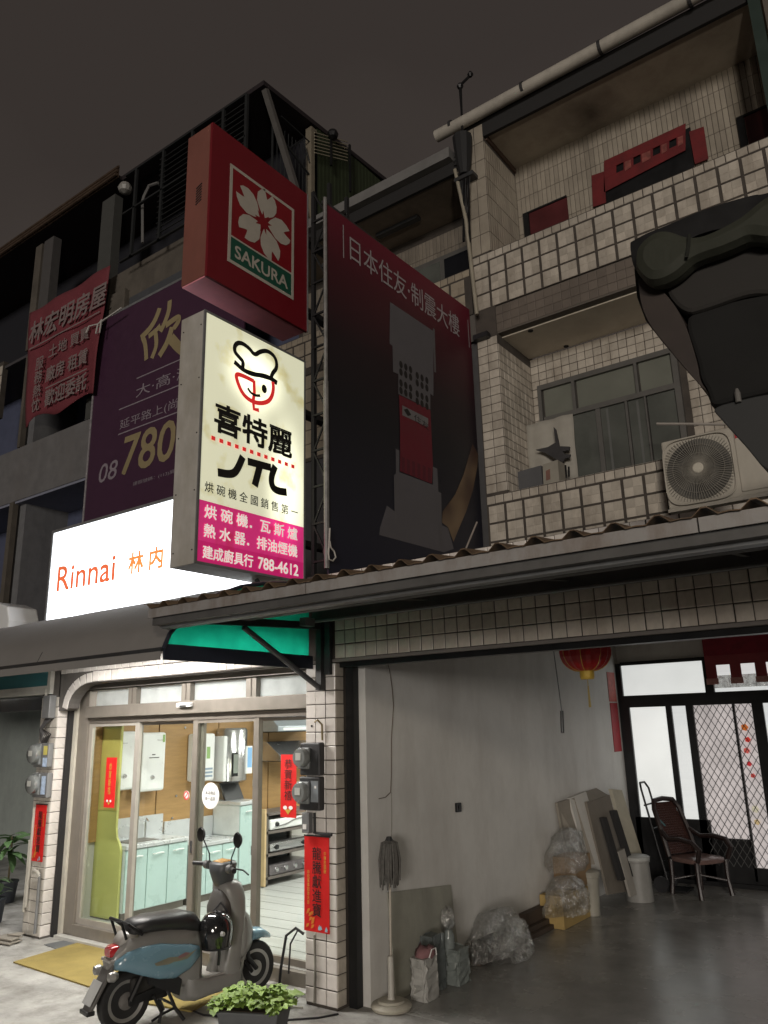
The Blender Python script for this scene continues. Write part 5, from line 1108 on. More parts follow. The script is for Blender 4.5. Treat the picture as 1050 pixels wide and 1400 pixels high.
# ---- red cloth banner
YR = U-.25
rb = thing('red_banner', 'wrinkled red cloth banner of an estate agent hanging on the left balcony', 'banner', (-14.5, YR, 9))
p2 = lambda px, py: (U_(px, py, y=YR).x, U_(px, py, y=YR).z)
c00, c10, c01, c11 = U_(35, 585, y=YR), U_(126, 548, y=YR), U_(41, 428, y=YR), U_(151, 363, y=YR)
b = B(); NX, NZ = 28, 22
zlow = lambda t: c00.z*(1-t)+c10.z*t + (.0 if t < .05 else .10*math.sin(t*9)+.12*min(1, t*3))
for j in range(NZ+1):
    for i in range(NX+1):
        s_ = i/NX; t = j/NZ; xa = c00.x+(c10.x-c00.x)*s_; xb = c01.x+(c11.x-c01.x)*s_; za_ = zlow(s_); zb2 = c01.z+(c11.z-c01.z)*s_
        b.v.append((xa+(xb-xa)*t, YR-.026*math.sin(s_*13+t*3)-.012*math.sin(t*9+s_*5), za_+(zb2-za_)*t))
for j in range(NZ):
    for i in range(NX): q = j*(NX+1)+i; b.f.append((q, q+1, q+NX+2, q+NX+1))
o = add('cloth', b, mat('faded red cloth', (.17, .03, .04), .8, var=.12, bump=.4, bscale=8), rb, smooth='all'); mo = o.modifiers.new('thick', 'SOLIDIFY'); mo.thickness = .008
FR = FAC(YR-.06); BL = mat('banner pale letters', (.22, .17, .165), .7)
ft2 = lambda *a, **k: ftext(*a, y=YR, fr=FR, **k)
ft2('林宏明房屋', (43, 470), (147, 420), (44, 442), BL, rb, weight=.03, shear=.1)
ft2('土地 買賣', (70, 489), (125, 466), (70, 473), BL, rb, weight=.02)
ft2('廠房 租賃', (66, 522), (122, 500), (67, 502), BL, rb, weight=.03)
ft2('歡迎委託', (64, 557), (121, 534), (65, 535), BL, rb, weight=.03)
a = U_(46, 566, y=YR); c = U_(58, 490, y=YR); text(FR, '服務熱忱', a.x, a.z, .30, c.z-a.z, BL, rb, vertical=True, weight=.02)
for l_, r_ in (((43, 480), (140, 427)), ((66, 531), (122, 507))):
    a = U_(*l_, y=YR); c = U_(*r_, y=YR); zz = (a.z+c.z)/2; poly(FR, [(a.x, zz-.015), (c.x, zz-.015), (c.x, zz+.015), (a.x, zz+.015)], m=BL, parent=rb, name='line', off=.001)
solo('tie_string', B().tube([U_(px, py, y=YR-.1) for px, py in ((118, 455), (122, 446), (134, 443), (150, 432), (166, 421))], .018, 5).tube([U_(px, py, y=YR-.1) for px, py in ((134, 443), (139, 437), (136, 455), (131, 456), (134, 443))], .016, 5), mat('white string', (.5, .48, .45), .7), 'knotted white string tying the red banner to the purple sign', 'string')
# ================================================================ upper storeys, right house (above the garage)
rh = thing('tiled_house', 'cream tiled upper storeys with two balconies above the garage', 'house', (-2.3, U, 3.5))
PX0, PX1 = -4.47, -4.17          # party pillar
RX = -.72
b = B().box(PX0, PX1, U+.005, WI+.1, 3.48, 10.28); pi = add('party_pillar', b, GROUT, rh)
tiles(pi, 'y', U+.005, PX0+.01, 4.9, 2, 18, .145, .1165, TILE, stuff=True)
tiles(pi, 'x', PX1, U+.005, 4.9, 8, 17, .117, .1165, TILE, stuff=True)
tiles(pi, 'y', U+.005, PX0+.01, 8.25, 2, 7, .145, .29, TILEN, stuff=True)
tiles(pi, 'x', PX1, U+.005, 8.25, 14, 6, .067, .29, TILEN, stuff=True)
def parapet(x0, x1, z0, z1, lab, nrow, ncol, parent, cap_m=TILE, axs=.2425):
    o = add('parapet', B().box(x0, x1, U+.006, U+.16, z0, z1), GROUT, parent)
    capz = z1-.118
    tiles(o, 'y', U+.006, x0+.005, capz+.004, int((x1-x0)/.1165), 1, .1165, .108, cap_m, gap=.010)
    tiles(o, 'z', z1, x0+.005, U+.01, int((x1-x0)/.1165), 1, .1165, .14, cap_m, gap=.008, stuff=True)
    me = None
    for i in range(ncol):
        for j in range(nrow):
            a = x0+.012+(i+.5)*axs; zz = capz-.008-(j+.5)*.232
            if a > x1: continue
            bb = B(); nn = 0
            key = ('big', round(axs, 3), cap_m.name)
            if key not in TM:
                q = B(); h = .104; 
                for sx in (-.5, .5):
                    for sz in (-.5, .5):
                        cx_, cz_ = sx*.1035, sz*.1035; c = .003; w_ = .0512; t = .012; k_ = len(q.v)
                        q.v += [(cx_-w_, 0, cz_-w_), (cx_+w_, 0, cz_-w_), (cx_+w_, 0, cz_+w_), (cx_-w_, 0, cz_+w_), (cx_-w_, -t+c*.6, cz_-w_), (cx_+w_, -t+c*.6, cz_-w_), (cx_+w_, -t+c*.6, cz_+w_), (cx_-w_, -t+c*.6, cz_+w_), (cx_-w_+c, -t, cz_-w_+c), (cx_+w_-c, -t, cz_-w_+c), (cx_+w_-c, -t, cz_+w_-c), (cx_-w_+c, -t, cz_+w_-c)]
                        q.f.append((k_+8, k_+9, k_+10, k_+11))
                        for m__ in range(4): j_ = (m__+1) % 4; q.f += [(k_+m__, k_+j_, k_+4+j_, k_+4+m__), (k_+4+m__, k_+4+j_, k_+8+j_, k_+8+m__)]
                mm = q.mesh('tile_square'); mm.materials.append(cap_m); TM[key] = mm
            oo = bpy.data.objects.new('tile_square', TM[key]); S.collection.objects.link(oo); oo.parent = o
            oo.location = Vector((a, U+.006+random.uniform(0, .003), zz)); oo.rotation_euler = (0, random.uniform(-.006, .006), 0)
    return o
parapet(-4.47, RX+.7, 7.42, 8.235, '', 3, 18, rh)
parapet(-4.47, RX+.7, 4.05, 4.872, '', 3, 18, rh)
bm = add('beam', B().box(-4.44, RX+.7, U+.03, WI, 7.03, 7.419), mat('dark beam render', (.11, .095, .08), .8), rh)
tiles(bm, 'y', U+.03, -4.43, 7.05, 37, 3, .1165, .120, TILED, gap=.004, stuff=True)
add('balcony_soffit', B().box(-4.17, RX+.7, U+.15, WI, 7.012, 7.029), mat('pale soffit', (.68, .62, .52), .8, var=.1, scale=2, dirt=.3, dcol=(.4, .33, .25)), rh)
iw = add('inner_wall', B().box(PX1, -.0, WI+.006, WI+.15, 3.5, 7.0), GROUT, rh)
wx0, wx1, wz0, wz1 = -4.07, -2.22, 5.0, 6.56
tiles(iw, 'y', WI+.006, PX1+.0, 4.70, 34, 20, .1125, .115, TILE, skip=lambda a, c: wx0-.03 < a < wx1+.05 and c < wz1+.03 or c < 5.7 and a < wx0 or (c < 6.0 and a > wx1+.8))
iw2 = add('inner_wall', B().box(PX1, 0, WI+.006, WI+.15, 7.42, 10.28), GROUT, rh)
tiles(iw2, 'y', WI+.006, PX1+.0, 8.1, 60, 7, .067, .295, TILEN, gap=.006, stuff=True)
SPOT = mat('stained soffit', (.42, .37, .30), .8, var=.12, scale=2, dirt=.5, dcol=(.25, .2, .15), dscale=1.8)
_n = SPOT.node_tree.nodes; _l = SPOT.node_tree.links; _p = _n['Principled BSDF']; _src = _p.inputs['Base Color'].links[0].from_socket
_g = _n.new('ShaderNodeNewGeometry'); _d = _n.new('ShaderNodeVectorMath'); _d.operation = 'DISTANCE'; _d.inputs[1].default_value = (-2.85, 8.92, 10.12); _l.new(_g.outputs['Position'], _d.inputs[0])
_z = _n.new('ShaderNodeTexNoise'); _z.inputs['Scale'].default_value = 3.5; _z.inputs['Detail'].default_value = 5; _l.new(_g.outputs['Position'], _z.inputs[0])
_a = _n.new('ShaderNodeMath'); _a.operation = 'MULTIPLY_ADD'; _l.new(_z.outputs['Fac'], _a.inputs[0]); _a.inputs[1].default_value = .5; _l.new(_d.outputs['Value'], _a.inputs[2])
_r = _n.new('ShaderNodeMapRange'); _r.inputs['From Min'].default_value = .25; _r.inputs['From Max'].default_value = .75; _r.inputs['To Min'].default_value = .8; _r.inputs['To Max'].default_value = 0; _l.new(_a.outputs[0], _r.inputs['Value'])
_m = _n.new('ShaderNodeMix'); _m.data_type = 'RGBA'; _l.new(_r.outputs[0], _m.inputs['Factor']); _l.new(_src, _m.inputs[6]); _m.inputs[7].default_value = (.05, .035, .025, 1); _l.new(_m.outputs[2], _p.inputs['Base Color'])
add('roof_soffit', B().box(PX1, RX+.7, U+.05, WI, 10.12, 10.16), SPOT, rh)
add('roof_fascia', B().box(-4.62, RX+.7, U+.0, U+.05, 10.06, 10.36), DARKGAP, rh)
add('roof_slab', B().box(-4.62, RX+.7, U+.051, 14, 10.17, 10.36), CONC, rh)
add('side_mould', B().box(PX1+.001, PX1+.03, U+.06, WI, 10.04, 10.115), mat('brown mould', (.09, .055, .04), .8), rh)
for px, py in ((716.5, 446), (780, 480)):
    p = U_(px, py, z=6.995); add('drip_hole', B().lathe((p.x, max(U+.2, min(p.y, WI-.05)), 7.003), [(.035, 0), (.035, .012)], 'z', 10), DARKGAP, rh)
b = B()
for (cx_, cy_, r) in ((-4.08, U+.3, .09), (-4.10, U+.62, .07), (-4.0, WI-.1, .10), (-2.9, WI-.07, .08)):
    b.v += [(cx_+r*math.cos(a/9*6.28)*random.uniform(.6, 1.2), cy_+r*math.sin(a/9*6.28)*random.uniform(.4, .9), 7.014) for a in range(9)]; b.f.append(tuple(range(len(b.v)-9, len(b.v)))[::-1])
o = add('peeled_paint', b, mat('peeled patch', (.14, .09, .055), .9), rh); o['kind'] = 'stuff'
# white round gutter pipe along the roof edge
gp = thing('gutter_pipe', 'pale round gutter pipe with dark straps along the top roof edge', 'gutter', (-2.5, U-.1, 10.42))
add('pipe', B().tube([(-4.86, U-.10, 10.36), (RX+.9, U-.10, 10.41)], .085, 14), mat('pale gutter', (.42, .39, .34), .5, dirt=.4), gp, smooth=True)
for x in (-4.60, X_(716, 128, U-.1), X_(822, 75, U-.1), X_(945, 12, U-.1)): add('strap', B().lathe((x, U-.10, 10.385), [(.094, -.02), (.094, .02)], 'x', 16), DARKM, gp)
dp = thing('drain_pipe', 'dark green drain pipe at the right end of the top balcony', 'pipe', (-.75, U, 8))
p0 = U_(1030, 20, y=U-.05); p1 = U_(1043, 100, y=U-.05)
add('pipe', B().box(p1.x-.02, p1.x+.10, U-.05, U+.05, 8.25, 10.3), mat('dark green paint', (.02, .035, .028), .5), dp)
solo('tan_post', B().box(p1.x+.12, p1.x+.8, U+.02, U+.3, 8.25, 10.3), CONCT, 'tan corner post at the far upper right of the balcony', 'post')
# window of the lower balcony
ALW = mat('grey aluminium window', (.125, .12, .112), .5, metal=.3, var=.1)
wd = thing('balcony_window', 'wide grey aluminium window with dark panes on the lower balcony', 'window', (-3.1, WI, 5.6))
b = B()
for x0, x1, z0, z1 in ((wx0, wx1, wz1-.07, wz1), (wx0, wx0+.05, wz0, wz1-.07), (wx1-.07, wx1, wz0, wz1-.07), (wx0+.07, wx1-.07, 6.02, 6.09), (-3.585, -3.545, 6.09, wz1-.07), (-2.75, -2.715, 6.09, wz1-.07)): b.box(x0, x1, WI-.06, WI+.03, z0, z1)
add('frame', b, ALW, wd)
add('sash', B().box(-3.30, -3.24, WI-.05, WI+.0, wz0, 6.02).box(-2.915, -2.885, WI-.05, WI+.0, wz0, 6.02).box(-2.67, -2.65, WI-.05, WI+.0, wz0, 6.02), ALW, wd)
WG = mat('dim window glass', (.095, .10, .09), .15, var=.35, scale=1.5); WG2 = mat('frosted window glass', (.15, .155, .13), .35, var=.15, scale=2)
for x0, x1 in ((wx0+.07, -3.60), (-3.53, -2.76), (-2.70, wx1-.07)): add('pane', B().box(x0, x1, WI-.01, WI+.0, 6.09, wz1-.07), WG2, wd)
for x0, x1 in ((wx0+.07, -3.30), (-3.24, -2.93), (-2.88, -2.68), (-2.64, wx1-.07)): add('pane', B().box(x0, x1, WI-.02, WI-.01, wz0, 6.02), WG, wd)
cz = thing('window_curtain', 'thin grey curtain folds behind the lower balcony window', 'curtain', (-2.9, WI, 5.5))
b = B()
for x in (-3.17, -2.78): b.box(x, x+.03, WI-.026, WI-.021, wz0, 6.0)
add('fold', b, mat('curtain fold', (.115, .118, .112), .8), cz)
# things on the lower balcony
wc = thing('white_cloth', 'white cloth screen hanging on the left side of the lower balcony', 'cloth', (-3.9, 9.0, 5.3))
c = [U_(px, py, y=8.95) for px, py in ((722, 660), (790, 655), (782, 565), (718, 582))]
b = B(); NN = 10
for j in range(NN+1):
    for i in range(NN+1):
        s_, t = i/NN, j/NN; lo_ = c[0].lerp(c[1], s_); hi = c[3].lerp(c[2], s_); q = lo_.lerp(hi, t); b.v.append((q.x, q.y+.015*math.sin(s_*14)+.01*math.sin(t*9), q.z))
for j in range(NN):
    for i in range(NN): q = j*(NN+1)+i; b.f.append((q, q+1, q+NN+2, q+NN+1))
o = add('cloth', b, mat('greyish cloth', (.34, .32, .28), .8, var=.1), wc, smooth='all'); o.modifiers.new('t', 'SOLIDIFY').thickness = .01
um = thing('folded_umbrella', 'dark folded umbrella like shape hanging in front of the white cloth', 'umbrella', (-3.8, 8.85, 5.4))
def pz(y): return lambda px, py: (lambda p: (p.x, y, p.z))(U_(650+px/5.25, 560+py/5.25, y=y))
q = pz(8.82)
b = B().prism([q(*p_) for p_ in ((560, 125), (575, 140), (597, 240), (600, 262), (675, 265), (672, 290), (625, 300), (640, 318), (680, 320), (678, 340), (640, 352), (625, 375), (600, 380), (560, 345), (500, 310), (430, 288), (520, 268), (575, 235))][::-1], (0, .03, 0))
add('canopy', b, mat('dark fabric', (.035, .033, .035), .6, var=.3), um); add('shaft', B().tube([q(605, 370), q(612, 500)], .02, 6), BLACKM, um)
add('strap', B().tube([q(645, 400), q(650, 490)], .015, 5).tube([q(670, 410), q(672, 480)], .012, 5), BLACKM, um)
bx_ = thing('balcony_boxes', 'grey cartons standing behind the lower balcony parapet', 'boxes', (-4, 8.6, 4.9))
q = pz(8.6)
add('carton', B().prism([q(290, 450), q(470, 400), q(485, 560), q(300, 600)][::-1], (0, .25, 0)), mat('grey carton2', (.085, .085, .09), .7), bx_)
add('carton', B().prism([q(482, 395), q(590, 360), q(605, 540), q(490, 560)][::-1], (0, .2, 0)), mat('pale carton', (.27, .25, .21), .8), bx_)
q8 = pz(8.598); add('arrows', B().prism([q8(505, 440), q8(535, 425), q8(538, 500), q8(508, 510)][::-1], (0, -.002, 0)), mat('carton print', (.18, .09, .07), .8), bx_)
add('stick', B().tube([q(268, 350), q(270, 430)], .012, 5).tube([q(247, 450), q(256, 580)], .02, 5), BLACKM, bx_)
# poles: diagonal bamboo pole and antenna at the party wall
YQ = U-.12
qq = lambda px, py, y=YQ: tuple(U_(px, py, y=y))
pp = thing('diagonal_pole', 'long pale pole leaning from the roof mast down to the billboard corner', 'pole', (-4.5, YQ, 7.3))
add('pole', B().tube([qq(622, 232), qq(637, 300), qq(652, 430)], .026, 8), mat('bamboo', (.30, .27, .21), .6, var=.2), pp)
am = thing('antenna_mast', 'thin dark roof mast with a bent arm and brackets at the party wall', 'antenna', (-4.5, YQ, 9.5))
b = B().tube([qq(634, 330), qq(634, 250), qq(630, 118)], .018, 6).tube([qq(642, 345), qq(641, 260), qq(633, 180), qq(628, 118)], .014, 6).tube([qq(628, 118), qq(643, 103)], .02, 6)
add('mast', b, BLACKM, am); add('tip', B().lathe(qq(643, 102), [(.02, -.04), (.045, 0), (.02, .05)], 'z', 8), BLACKM, am); add('elbow', B().lathe(qq(629, 118), [(.03, -.04), (.05, 0), (.03, .04)], 'z', 8), BLACKM, am)
add('bracket', B().box(qq(622, 243)[0], qq(648, 243)[0], YQ-.03, YQ+.12, qq(630, 247)[2], qq(630, 242)[2]), DARKM, am)
add('funnel', B().lathe((qq(633, 205)[0], YQ, qq(633, 240)[2]), [(.07, 0), (.10, .15), (.13, .45), (.14, .62)], 'z', 10), mat('black funnel', (.015, .015, .016), .7), am)
b = B(); random.seed(8)
for k in range(6): b.tube([qq(628+k*3, 235), qq(630+k*2, 260+k*4), qq(640-k, 290+k*5)], .007, 4)
for k in range(7): b.beam(qq(621, 215+k*5), qq(628, 213+k*5), .012, .02)
add('cables', b, DARKM, am)
wp = U_(655, 463, y=U-.02)
solo('wall_lamp', B().box(wp.x-.05, wp.x+.16, U-.10, U-.0, wp.z-.04, wp.z+.03), BLK, 'short black fitting sticking out at the billboard top right corner', 'bracket')
t_ = thing('loose_wire', 'pale loose wire sticking up from the canopy below the bronze ribbon', 'wire', tuple(U_(640, 745, x=-4.4)))
add('wire', B().tube([U_(637, 750, x=-4.4), U_(652, 714, x=-4.4)], .012, 5), mat('pale wire', (.32, .28, .25), .6), t_)
# air conditioner hung on the parapet
AY = 7.93
A = lambda px, py, y=AY: U_(850+px/5.25, 560+py/5.25, y=y)
ac = thing('air_conditioner', 'cream outdoor air conditioner unit with round fan grille below the window', 'air conditioner', (-1.7, AY, 4.2))
x0, x1, z0, z1 = -2.19, -1.18, 4.205, 4.94
ACM = mat('cream enamel', (.44, .41, .355), .4, var=.05, dirt=.3)
add('case', B().box(x0, x1-.02, AY+.01, AY+.36, z0, z1), ACM, ac, bev=.02)
sx_ = -1.50; cxf = (x0+sx_)/2+.0; czf = (z0+z1)/2
add('fan_recess', B().lathe((cxf, AY+.0, czf), [(.315, -.012), (.315, .0)], 'y', 40), mat('fan dark', (.10, .095, .085), .7), ac)
b = B()
for sgn in (0,):
    sq = []; R2_ = .325
    for k in range(48):
        t = 2*math.pi*k/48; ct, s2 = math.cos(t), math.sin(t); e_ = 2/5; sq.append((cxf+.335*math.copysign(abs(ct)**e_, ct), czf+.345*math.copysign(abs(s2)**e_, s2)))
b.tube([(x, AY-.01, z) for x, z in sq+[sq[0]]], .010, 6)
add('grille_rim', b, ACM, ac)
b = B()
for k in range(72):
    t = 2*math.pi*k/72; ct, s2 = math.cos(t), math.sin(t); e_ = 2/3.2
    R3 = 1/((abs(ct)**3.2+abs(s2)**3.2)**(1/3.2)); t2 = t+.30
    b.tube([(cxf+.05*math.cos(t-.25), AY-.035, czf+.05*math.sin(t-.25)), (cxf+.17*math.cos(t-.05), AY-.038, czf+.17*math.sin(t-.05)), (cxf+.325*R3*ct, AY-.012, czf+.325*R3*s2)], .0032, 4, cap=False)
for r in (.16, .25):
    b.tube([(cxf+r*math.cos(2*math.pi*k/40), AY-.03+.04*max(0, r-.15), czf+r*math.sin(2*math.pi*k/40)) for k in range(41)], .0025, 4, cap=False)
o = add('grille', b, mat('grille wire', (.24, .225, .195), .5), ac); o['kind'] = 'stuff'
add('hub', B().lathe((cxf, AY-.03, czf), [(.055, -.01), (.055, .012), (.045, .02)], 'y', 20), mat('hub cream', (.50, .47, .40), .4), ac)
b = B()
for k in range(3):
    t = 2*math.pi*k/3; b.prism([(cxf+r_*math.cos(t+d_), AY+.001, czf+r_*math.sin(t+d_)) for r_, d_ in ((.05, -.3), (.29, -.1), (.30, .35), (.18, .7), (.05, .5))], (0, -.006, 0))
add('fan_blades', b, mat('fan blade', (.06, .058, .055), .5), ac)
add('side_panel', B().box(sx_+.02, x1-.012, AY-.004, AY+.012, z0+.05, z1-.01), ACM, ac, bev=.008)
add('handle', B().box(sx_+.09, sx_+.17, AY-.012, AY-.005, z1-.20, z1-.17), DARKM, ac)
FA = FAC(AY-.005)
poly(FA, [(sx_+.03, z1-.14), (sx_+.13, z1-.12), (sx_+.09, z1-.03), (sx_+.03, z1-.03)], m=mat('red badge', (.40, .03, .04), .5), parent=ac, name='badge')
add('foot_rail', B().box(x0, x1, AY-.02, AY+.30, z0-.035, z0-.002), ACM, ac)
t_ = thing('window_pole', 'pale horizontal pole in front of the window above the air conditioner', 'pole', (-2, 8.5, 5.2))
add('pole', B().tube([U_(898, 579.5, y=8.5), U_(992, 580, y=8.5)], .016, 6), mat('pale metal pole', (.34, .31, .28), .5), t_)
# top balcony: dark red window panels and the festive cloth
def rwin(pxs, lab):
    (a0_, a1_, b1_) = pxs
    l_ = U_(*a0_, y=WI-.01); r_ = U_(*a1_, y=WI-.01); zt_ = U_(*b1_, y=WI-.01).z
    t_ = thing('red_window', lab, 'window', (l_.x, WI, 8.3))
    add('panel', B().box(l_.x+.09, r_.x, WI-.015, WI-.005, 8.1, zt_), mat('dark red panel', (.075, .009, .011), .5, var=.35, scale=2), t_)
    add('frame', B().box(l_.x, l_.x+.085, WI-.03, WI-.002, 8.1, zt_).box(l_.x, r_.x, WI-.03, WI-.002, zt_+.002, zt_+.03), BLACKM, t_)
rwin(((716, 300), (777, 290), (745, 283)), 'dark red window panel at the left of the top balcony')
rwin(((1007, 165), (1075, 150), (1007, 165)), 'dark red window panel at the right of the top balcony')
YC = WI-.05
K = lambda px, py: (lambda p: (p.x, YC, p.z))(U_(750+px/3.5, py/3.5, y=YC))
fc_ = thing('festive_cloth', 'bright red festive cloth with square cut-outs hanging in the top balcony doorway', 'cloth', (-2.5, YC, 8.8))
RC = mat('bright red cloth', (.135, .009, .011), .7, var=.4, scale=5)
add('side_panel', B().prism([K(205, 840), K(265, 820), K(275, 970), K(212, 990)][::-1], (0, .01, 0)), RC, fc_)
add('side_panel', B().prism([K(672, 630), K(742, 605), K(765, 760), K(700, 785)][::-1], (0, .01, 0)), RC, fc_)
top = [(265, 770), (650, 590)]
L_ = lambda s_, d: (265+(655-265)*s_, 770-(180)*s_+d)
add('cloth', B().prism([K(*L_(0, 0)), K(*L_(1, 0)), K(*L_(1, 48)), K(*L_(0, 48))][::-1], (0, .01, 0)), RC, fc_)
segs = [(0, .15), (.24, .36), (.45, .60), (.69, .80), (.89, 1)]
for i, (s0_, s1_) in enumerate(segs): add('cloth_strip', B().prism([K(*L_(s0_, 48.5)), K(*L_(s1_, 48.5)), K(*L_(s1_, 85)), K(*L_(s0_, 85))][::-1], (0, .01, 0)), RC, fc_)
PATCH = mat('worn red cloth', (.22, .06, .05), .8, var=.5, scale=14)
for s0_, s1_ in segs[1:]: add('worn_patch', B().prism([tuple(Vector(K(*L_(a_, d_)))+Vector((0, -.006, 0))) for a_, d_ in ((s0_+.015, 52), (s1_-.03, 54), (s1_-.025, 92), (s0_+.02, 96))][::-1], (0, .003, 0)), PATCH, fc_)
add('cloth', B().prism([K(*L_(0, 85.5)), K(*L_(1, 85.5)), K(*L_(1, 128)), K(*L_(0, 150))][::-1], (0, .01, 0)), RC, fc_)
add('dark_doorway', B().prism([tuple(Vector(K(*L_(0, 20)))+Vector((0, .03, 0))), tuple(Vector(K(*L_(1.05, 20)))+Vector((0, .03, 0))), tuple(Vector(K(*L_(1.1, 230)))+Vector((0, .03, 0))), tuple(Vector(K(*L_(0, 230)))+Vector((0, .03, 0)))][::-1], (0, .012, 0)), BLACKM, fc_)
# ================================================================ upper storeys of the shop house (between the pillars)
sh = thing('shop_house', 'dim tiled upper storeys of the shop house behind the billboard', 'house', (-6.5, U, 3.5))
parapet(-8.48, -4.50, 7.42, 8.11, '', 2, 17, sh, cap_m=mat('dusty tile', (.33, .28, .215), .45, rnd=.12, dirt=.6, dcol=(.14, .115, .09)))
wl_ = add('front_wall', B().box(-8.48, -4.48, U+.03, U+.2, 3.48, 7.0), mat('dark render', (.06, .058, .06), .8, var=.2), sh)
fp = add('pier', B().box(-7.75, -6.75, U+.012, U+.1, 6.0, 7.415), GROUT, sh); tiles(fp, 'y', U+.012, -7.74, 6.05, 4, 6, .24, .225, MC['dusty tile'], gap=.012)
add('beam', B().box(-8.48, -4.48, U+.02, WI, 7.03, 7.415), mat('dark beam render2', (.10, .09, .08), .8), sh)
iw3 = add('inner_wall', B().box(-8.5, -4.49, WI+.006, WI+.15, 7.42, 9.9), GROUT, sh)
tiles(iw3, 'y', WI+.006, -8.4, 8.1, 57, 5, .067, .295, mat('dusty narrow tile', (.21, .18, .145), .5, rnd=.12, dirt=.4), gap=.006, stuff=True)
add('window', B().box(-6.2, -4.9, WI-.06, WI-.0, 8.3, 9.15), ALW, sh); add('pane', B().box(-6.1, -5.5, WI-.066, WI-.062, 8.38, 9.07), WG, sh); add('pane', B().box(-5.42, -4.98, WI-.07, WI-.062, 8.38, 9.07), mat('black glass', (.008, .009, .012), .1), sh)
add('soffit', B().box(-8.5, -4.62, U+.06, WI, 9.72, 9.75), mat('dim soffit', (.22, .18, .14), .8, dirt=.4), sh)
add('eave_fascia', B().box(-8.5, -4.66, U-.0, U+.05, 9.70, 9.90), DARKGAP, sh)
add('roof_edge', B().box(-8.5, -4.66, U-.12, 14, 9.905, 10.07), mat('grey roof edge', (.17, .165, .16), .6, dirt=.3), sh)
add('ceiling_vent', B().box(-6.4, -5.6, WI-.5, WI-.40, 9.66, 9.72), DARKM, sh)
# ================================================================ neighbour house on the left (4 storeys, metal roof)
nh = thing('left_house', 'dark four storey neighbour house with metal roof at the far left', 'house', (-12, U, 3.5))
NB = mat('glow tinted render', (.075, .085, .14), .8, var=.12)  # blue glow of the white sign put into the wall colour
add('parapet', B().box(-30, -8.53, U, U+.15, 6.98, 8.20), CONC, nh)
add('parapet', B().box(-12.95, -8.53, U, U+.15, 10.50, 11.22), CONCT, nh)
add('dark_panel', B().box(-12.15, -8.53, U-.02, U+.0, 9.95, 10.49), mat('slate panel', (.065, .068, .075), .6), nh)
add('ac_block', B().box(-12.7, -12.2, U-.10, U+.1, 9.85, 10.7), CONCT, nh)
add('rear_wall', B().box(-30, -8.53, WI+.2, WI+.4, 3.48, 10.42), NB, nh)
add('lower_ceiling', B().box(-30, -8.53, U+.02, WI+.2, 6.93, 6.98), mat('bluish ceiling', (.22, .23, .29), .8), nh)
add('upper_ceiling', B().box(-30, -8.53, U+.02, WI+.2, 10.42, 10.49), mat('dark ceiling', (.06, .055, .06), .8), nh)
add('divider', B().box(-16.2, -15.6, U+.16, WI+.2, 3.48, 10.4), mat('grey pier', (.16, .16, .165), .8, dirt=.4), nh)
wt = add('side_pier', B().box(-17.6, -16.9, U-.02, U+.1, 9.2, 10.6), GROUT, nh); tiles(wt, 'y', U-.02, -17.58, 9.25, 3, 5, .225, .25, TILE, gap=.02)
YP2 = U+.02
for px0, px1, m in ((43, 51, CONCT), (54, 66, mat('pale post', (.075, .07, .068), .7))):
    xa = X_(px0, 400, YP2); xb = X_(px1, 400, YP2); add('post', B().box(xa, xb, YP2, YP2+.2, 10.6, 13.3), m, nh)
add('pier', B().box(-13.4, -12.95, U-.0, U+.2, 8.21, 13.3), mat('grey green pier', (.06, .06, .055), .8), nh)
add('frame_post', B().box(-15.95, -15.8, U-.02, U+.1, 3.5, 6.97).box(-15.9, -15.8, U-.02, U+.1, 8.21, 10.4), CONCT, nh)
add('upper_wall', B().box(-30, -8.53, 9.72, 9.8, 11.0, 13.5), mat('black blue wall', (.012, .012, .017), .9), nh)
add('corner_post', B().box(-8.68, -8.53, 9.62, 9.78, 8.5, 13.55), mat('dull tan post', (.20, .17, .125), .7), nh)
add('green_wall', B().box(-8.62, -8.53, 9.79, 14.5, 9.9, 13.7), mat('green corrugated', (.028, .038, .016), .6, var=.2), nh)
b = B()
for k in range(40): b.box(-8.529, -8.522, 9.85+k*.115, 9.90+k*.115, 9.9, 13.68)
add('green_ribs', b, MC['green corrugated'], nh)
# metal roof, edge running along X and back along Y
ROOF = mat('black roof sheet', (.018, .012, .014), .7)
add('roof', B().hexa([(-12.75, U-.02, 13.50), (-8.50, U-.02, 13.50), (-8.50, 14.6, 13.95), (-12.75, 14.6, 13.95), (-12.75, U-.02, 13.62), (-8.50, U-.02, 13.60), (-8.50, 14.6, 14.05), (-12.75, 14.6, 14.05)]), ROOF, nh)
add('roof', B().hexa([(-30, U-.1, 13.50), (-12.70, U-.1, 13.50), (-12.70, 14.6, 13.95), (-30, 14.6, 13.95), (-30, U-.1, 13.58), (-12.70, U-.1, 13.58), (-12.70, 14.6, 14.0), (-30, 14.6, 14.0)]), ROOF, nh)
GUT = mat('brass gutter', (.30, .22, .16), .25, metal=.9, var=.3)
b = B()
for dz, dy in ((0, 0), (.10, .02), (.19, .03)): b.tube([(-30, U-.18+dy, 13.55+dz), (-12.68, U-.18+dy, 13.55+dz)], .035, 8)
b.box(-30, -12.68, U-.14, U-.12, 13.5, 13.8)
add('gutter', b, GUT, nh)
add('lamp_globe', B().lathe((-12.45, U-.1, 13.13), [(.02, -.12), (.12, -.08), (.15, 0), (.10, .1), (.03, .14)], 'z', 12), mat('cloudy globe', (.30, .29, .27), .3), nh)
add('brace', B().beam((-8.53, U+.05, 13.45), (-8.53, 9.68, 10.9), .11, .09), mat('grey timber', (.10, .092, .085), .7), nh)
b = B()
b.tube([(-8.62, U+.35, 13.4), (-8.62, U+.35, 10.9)], .022, 6)
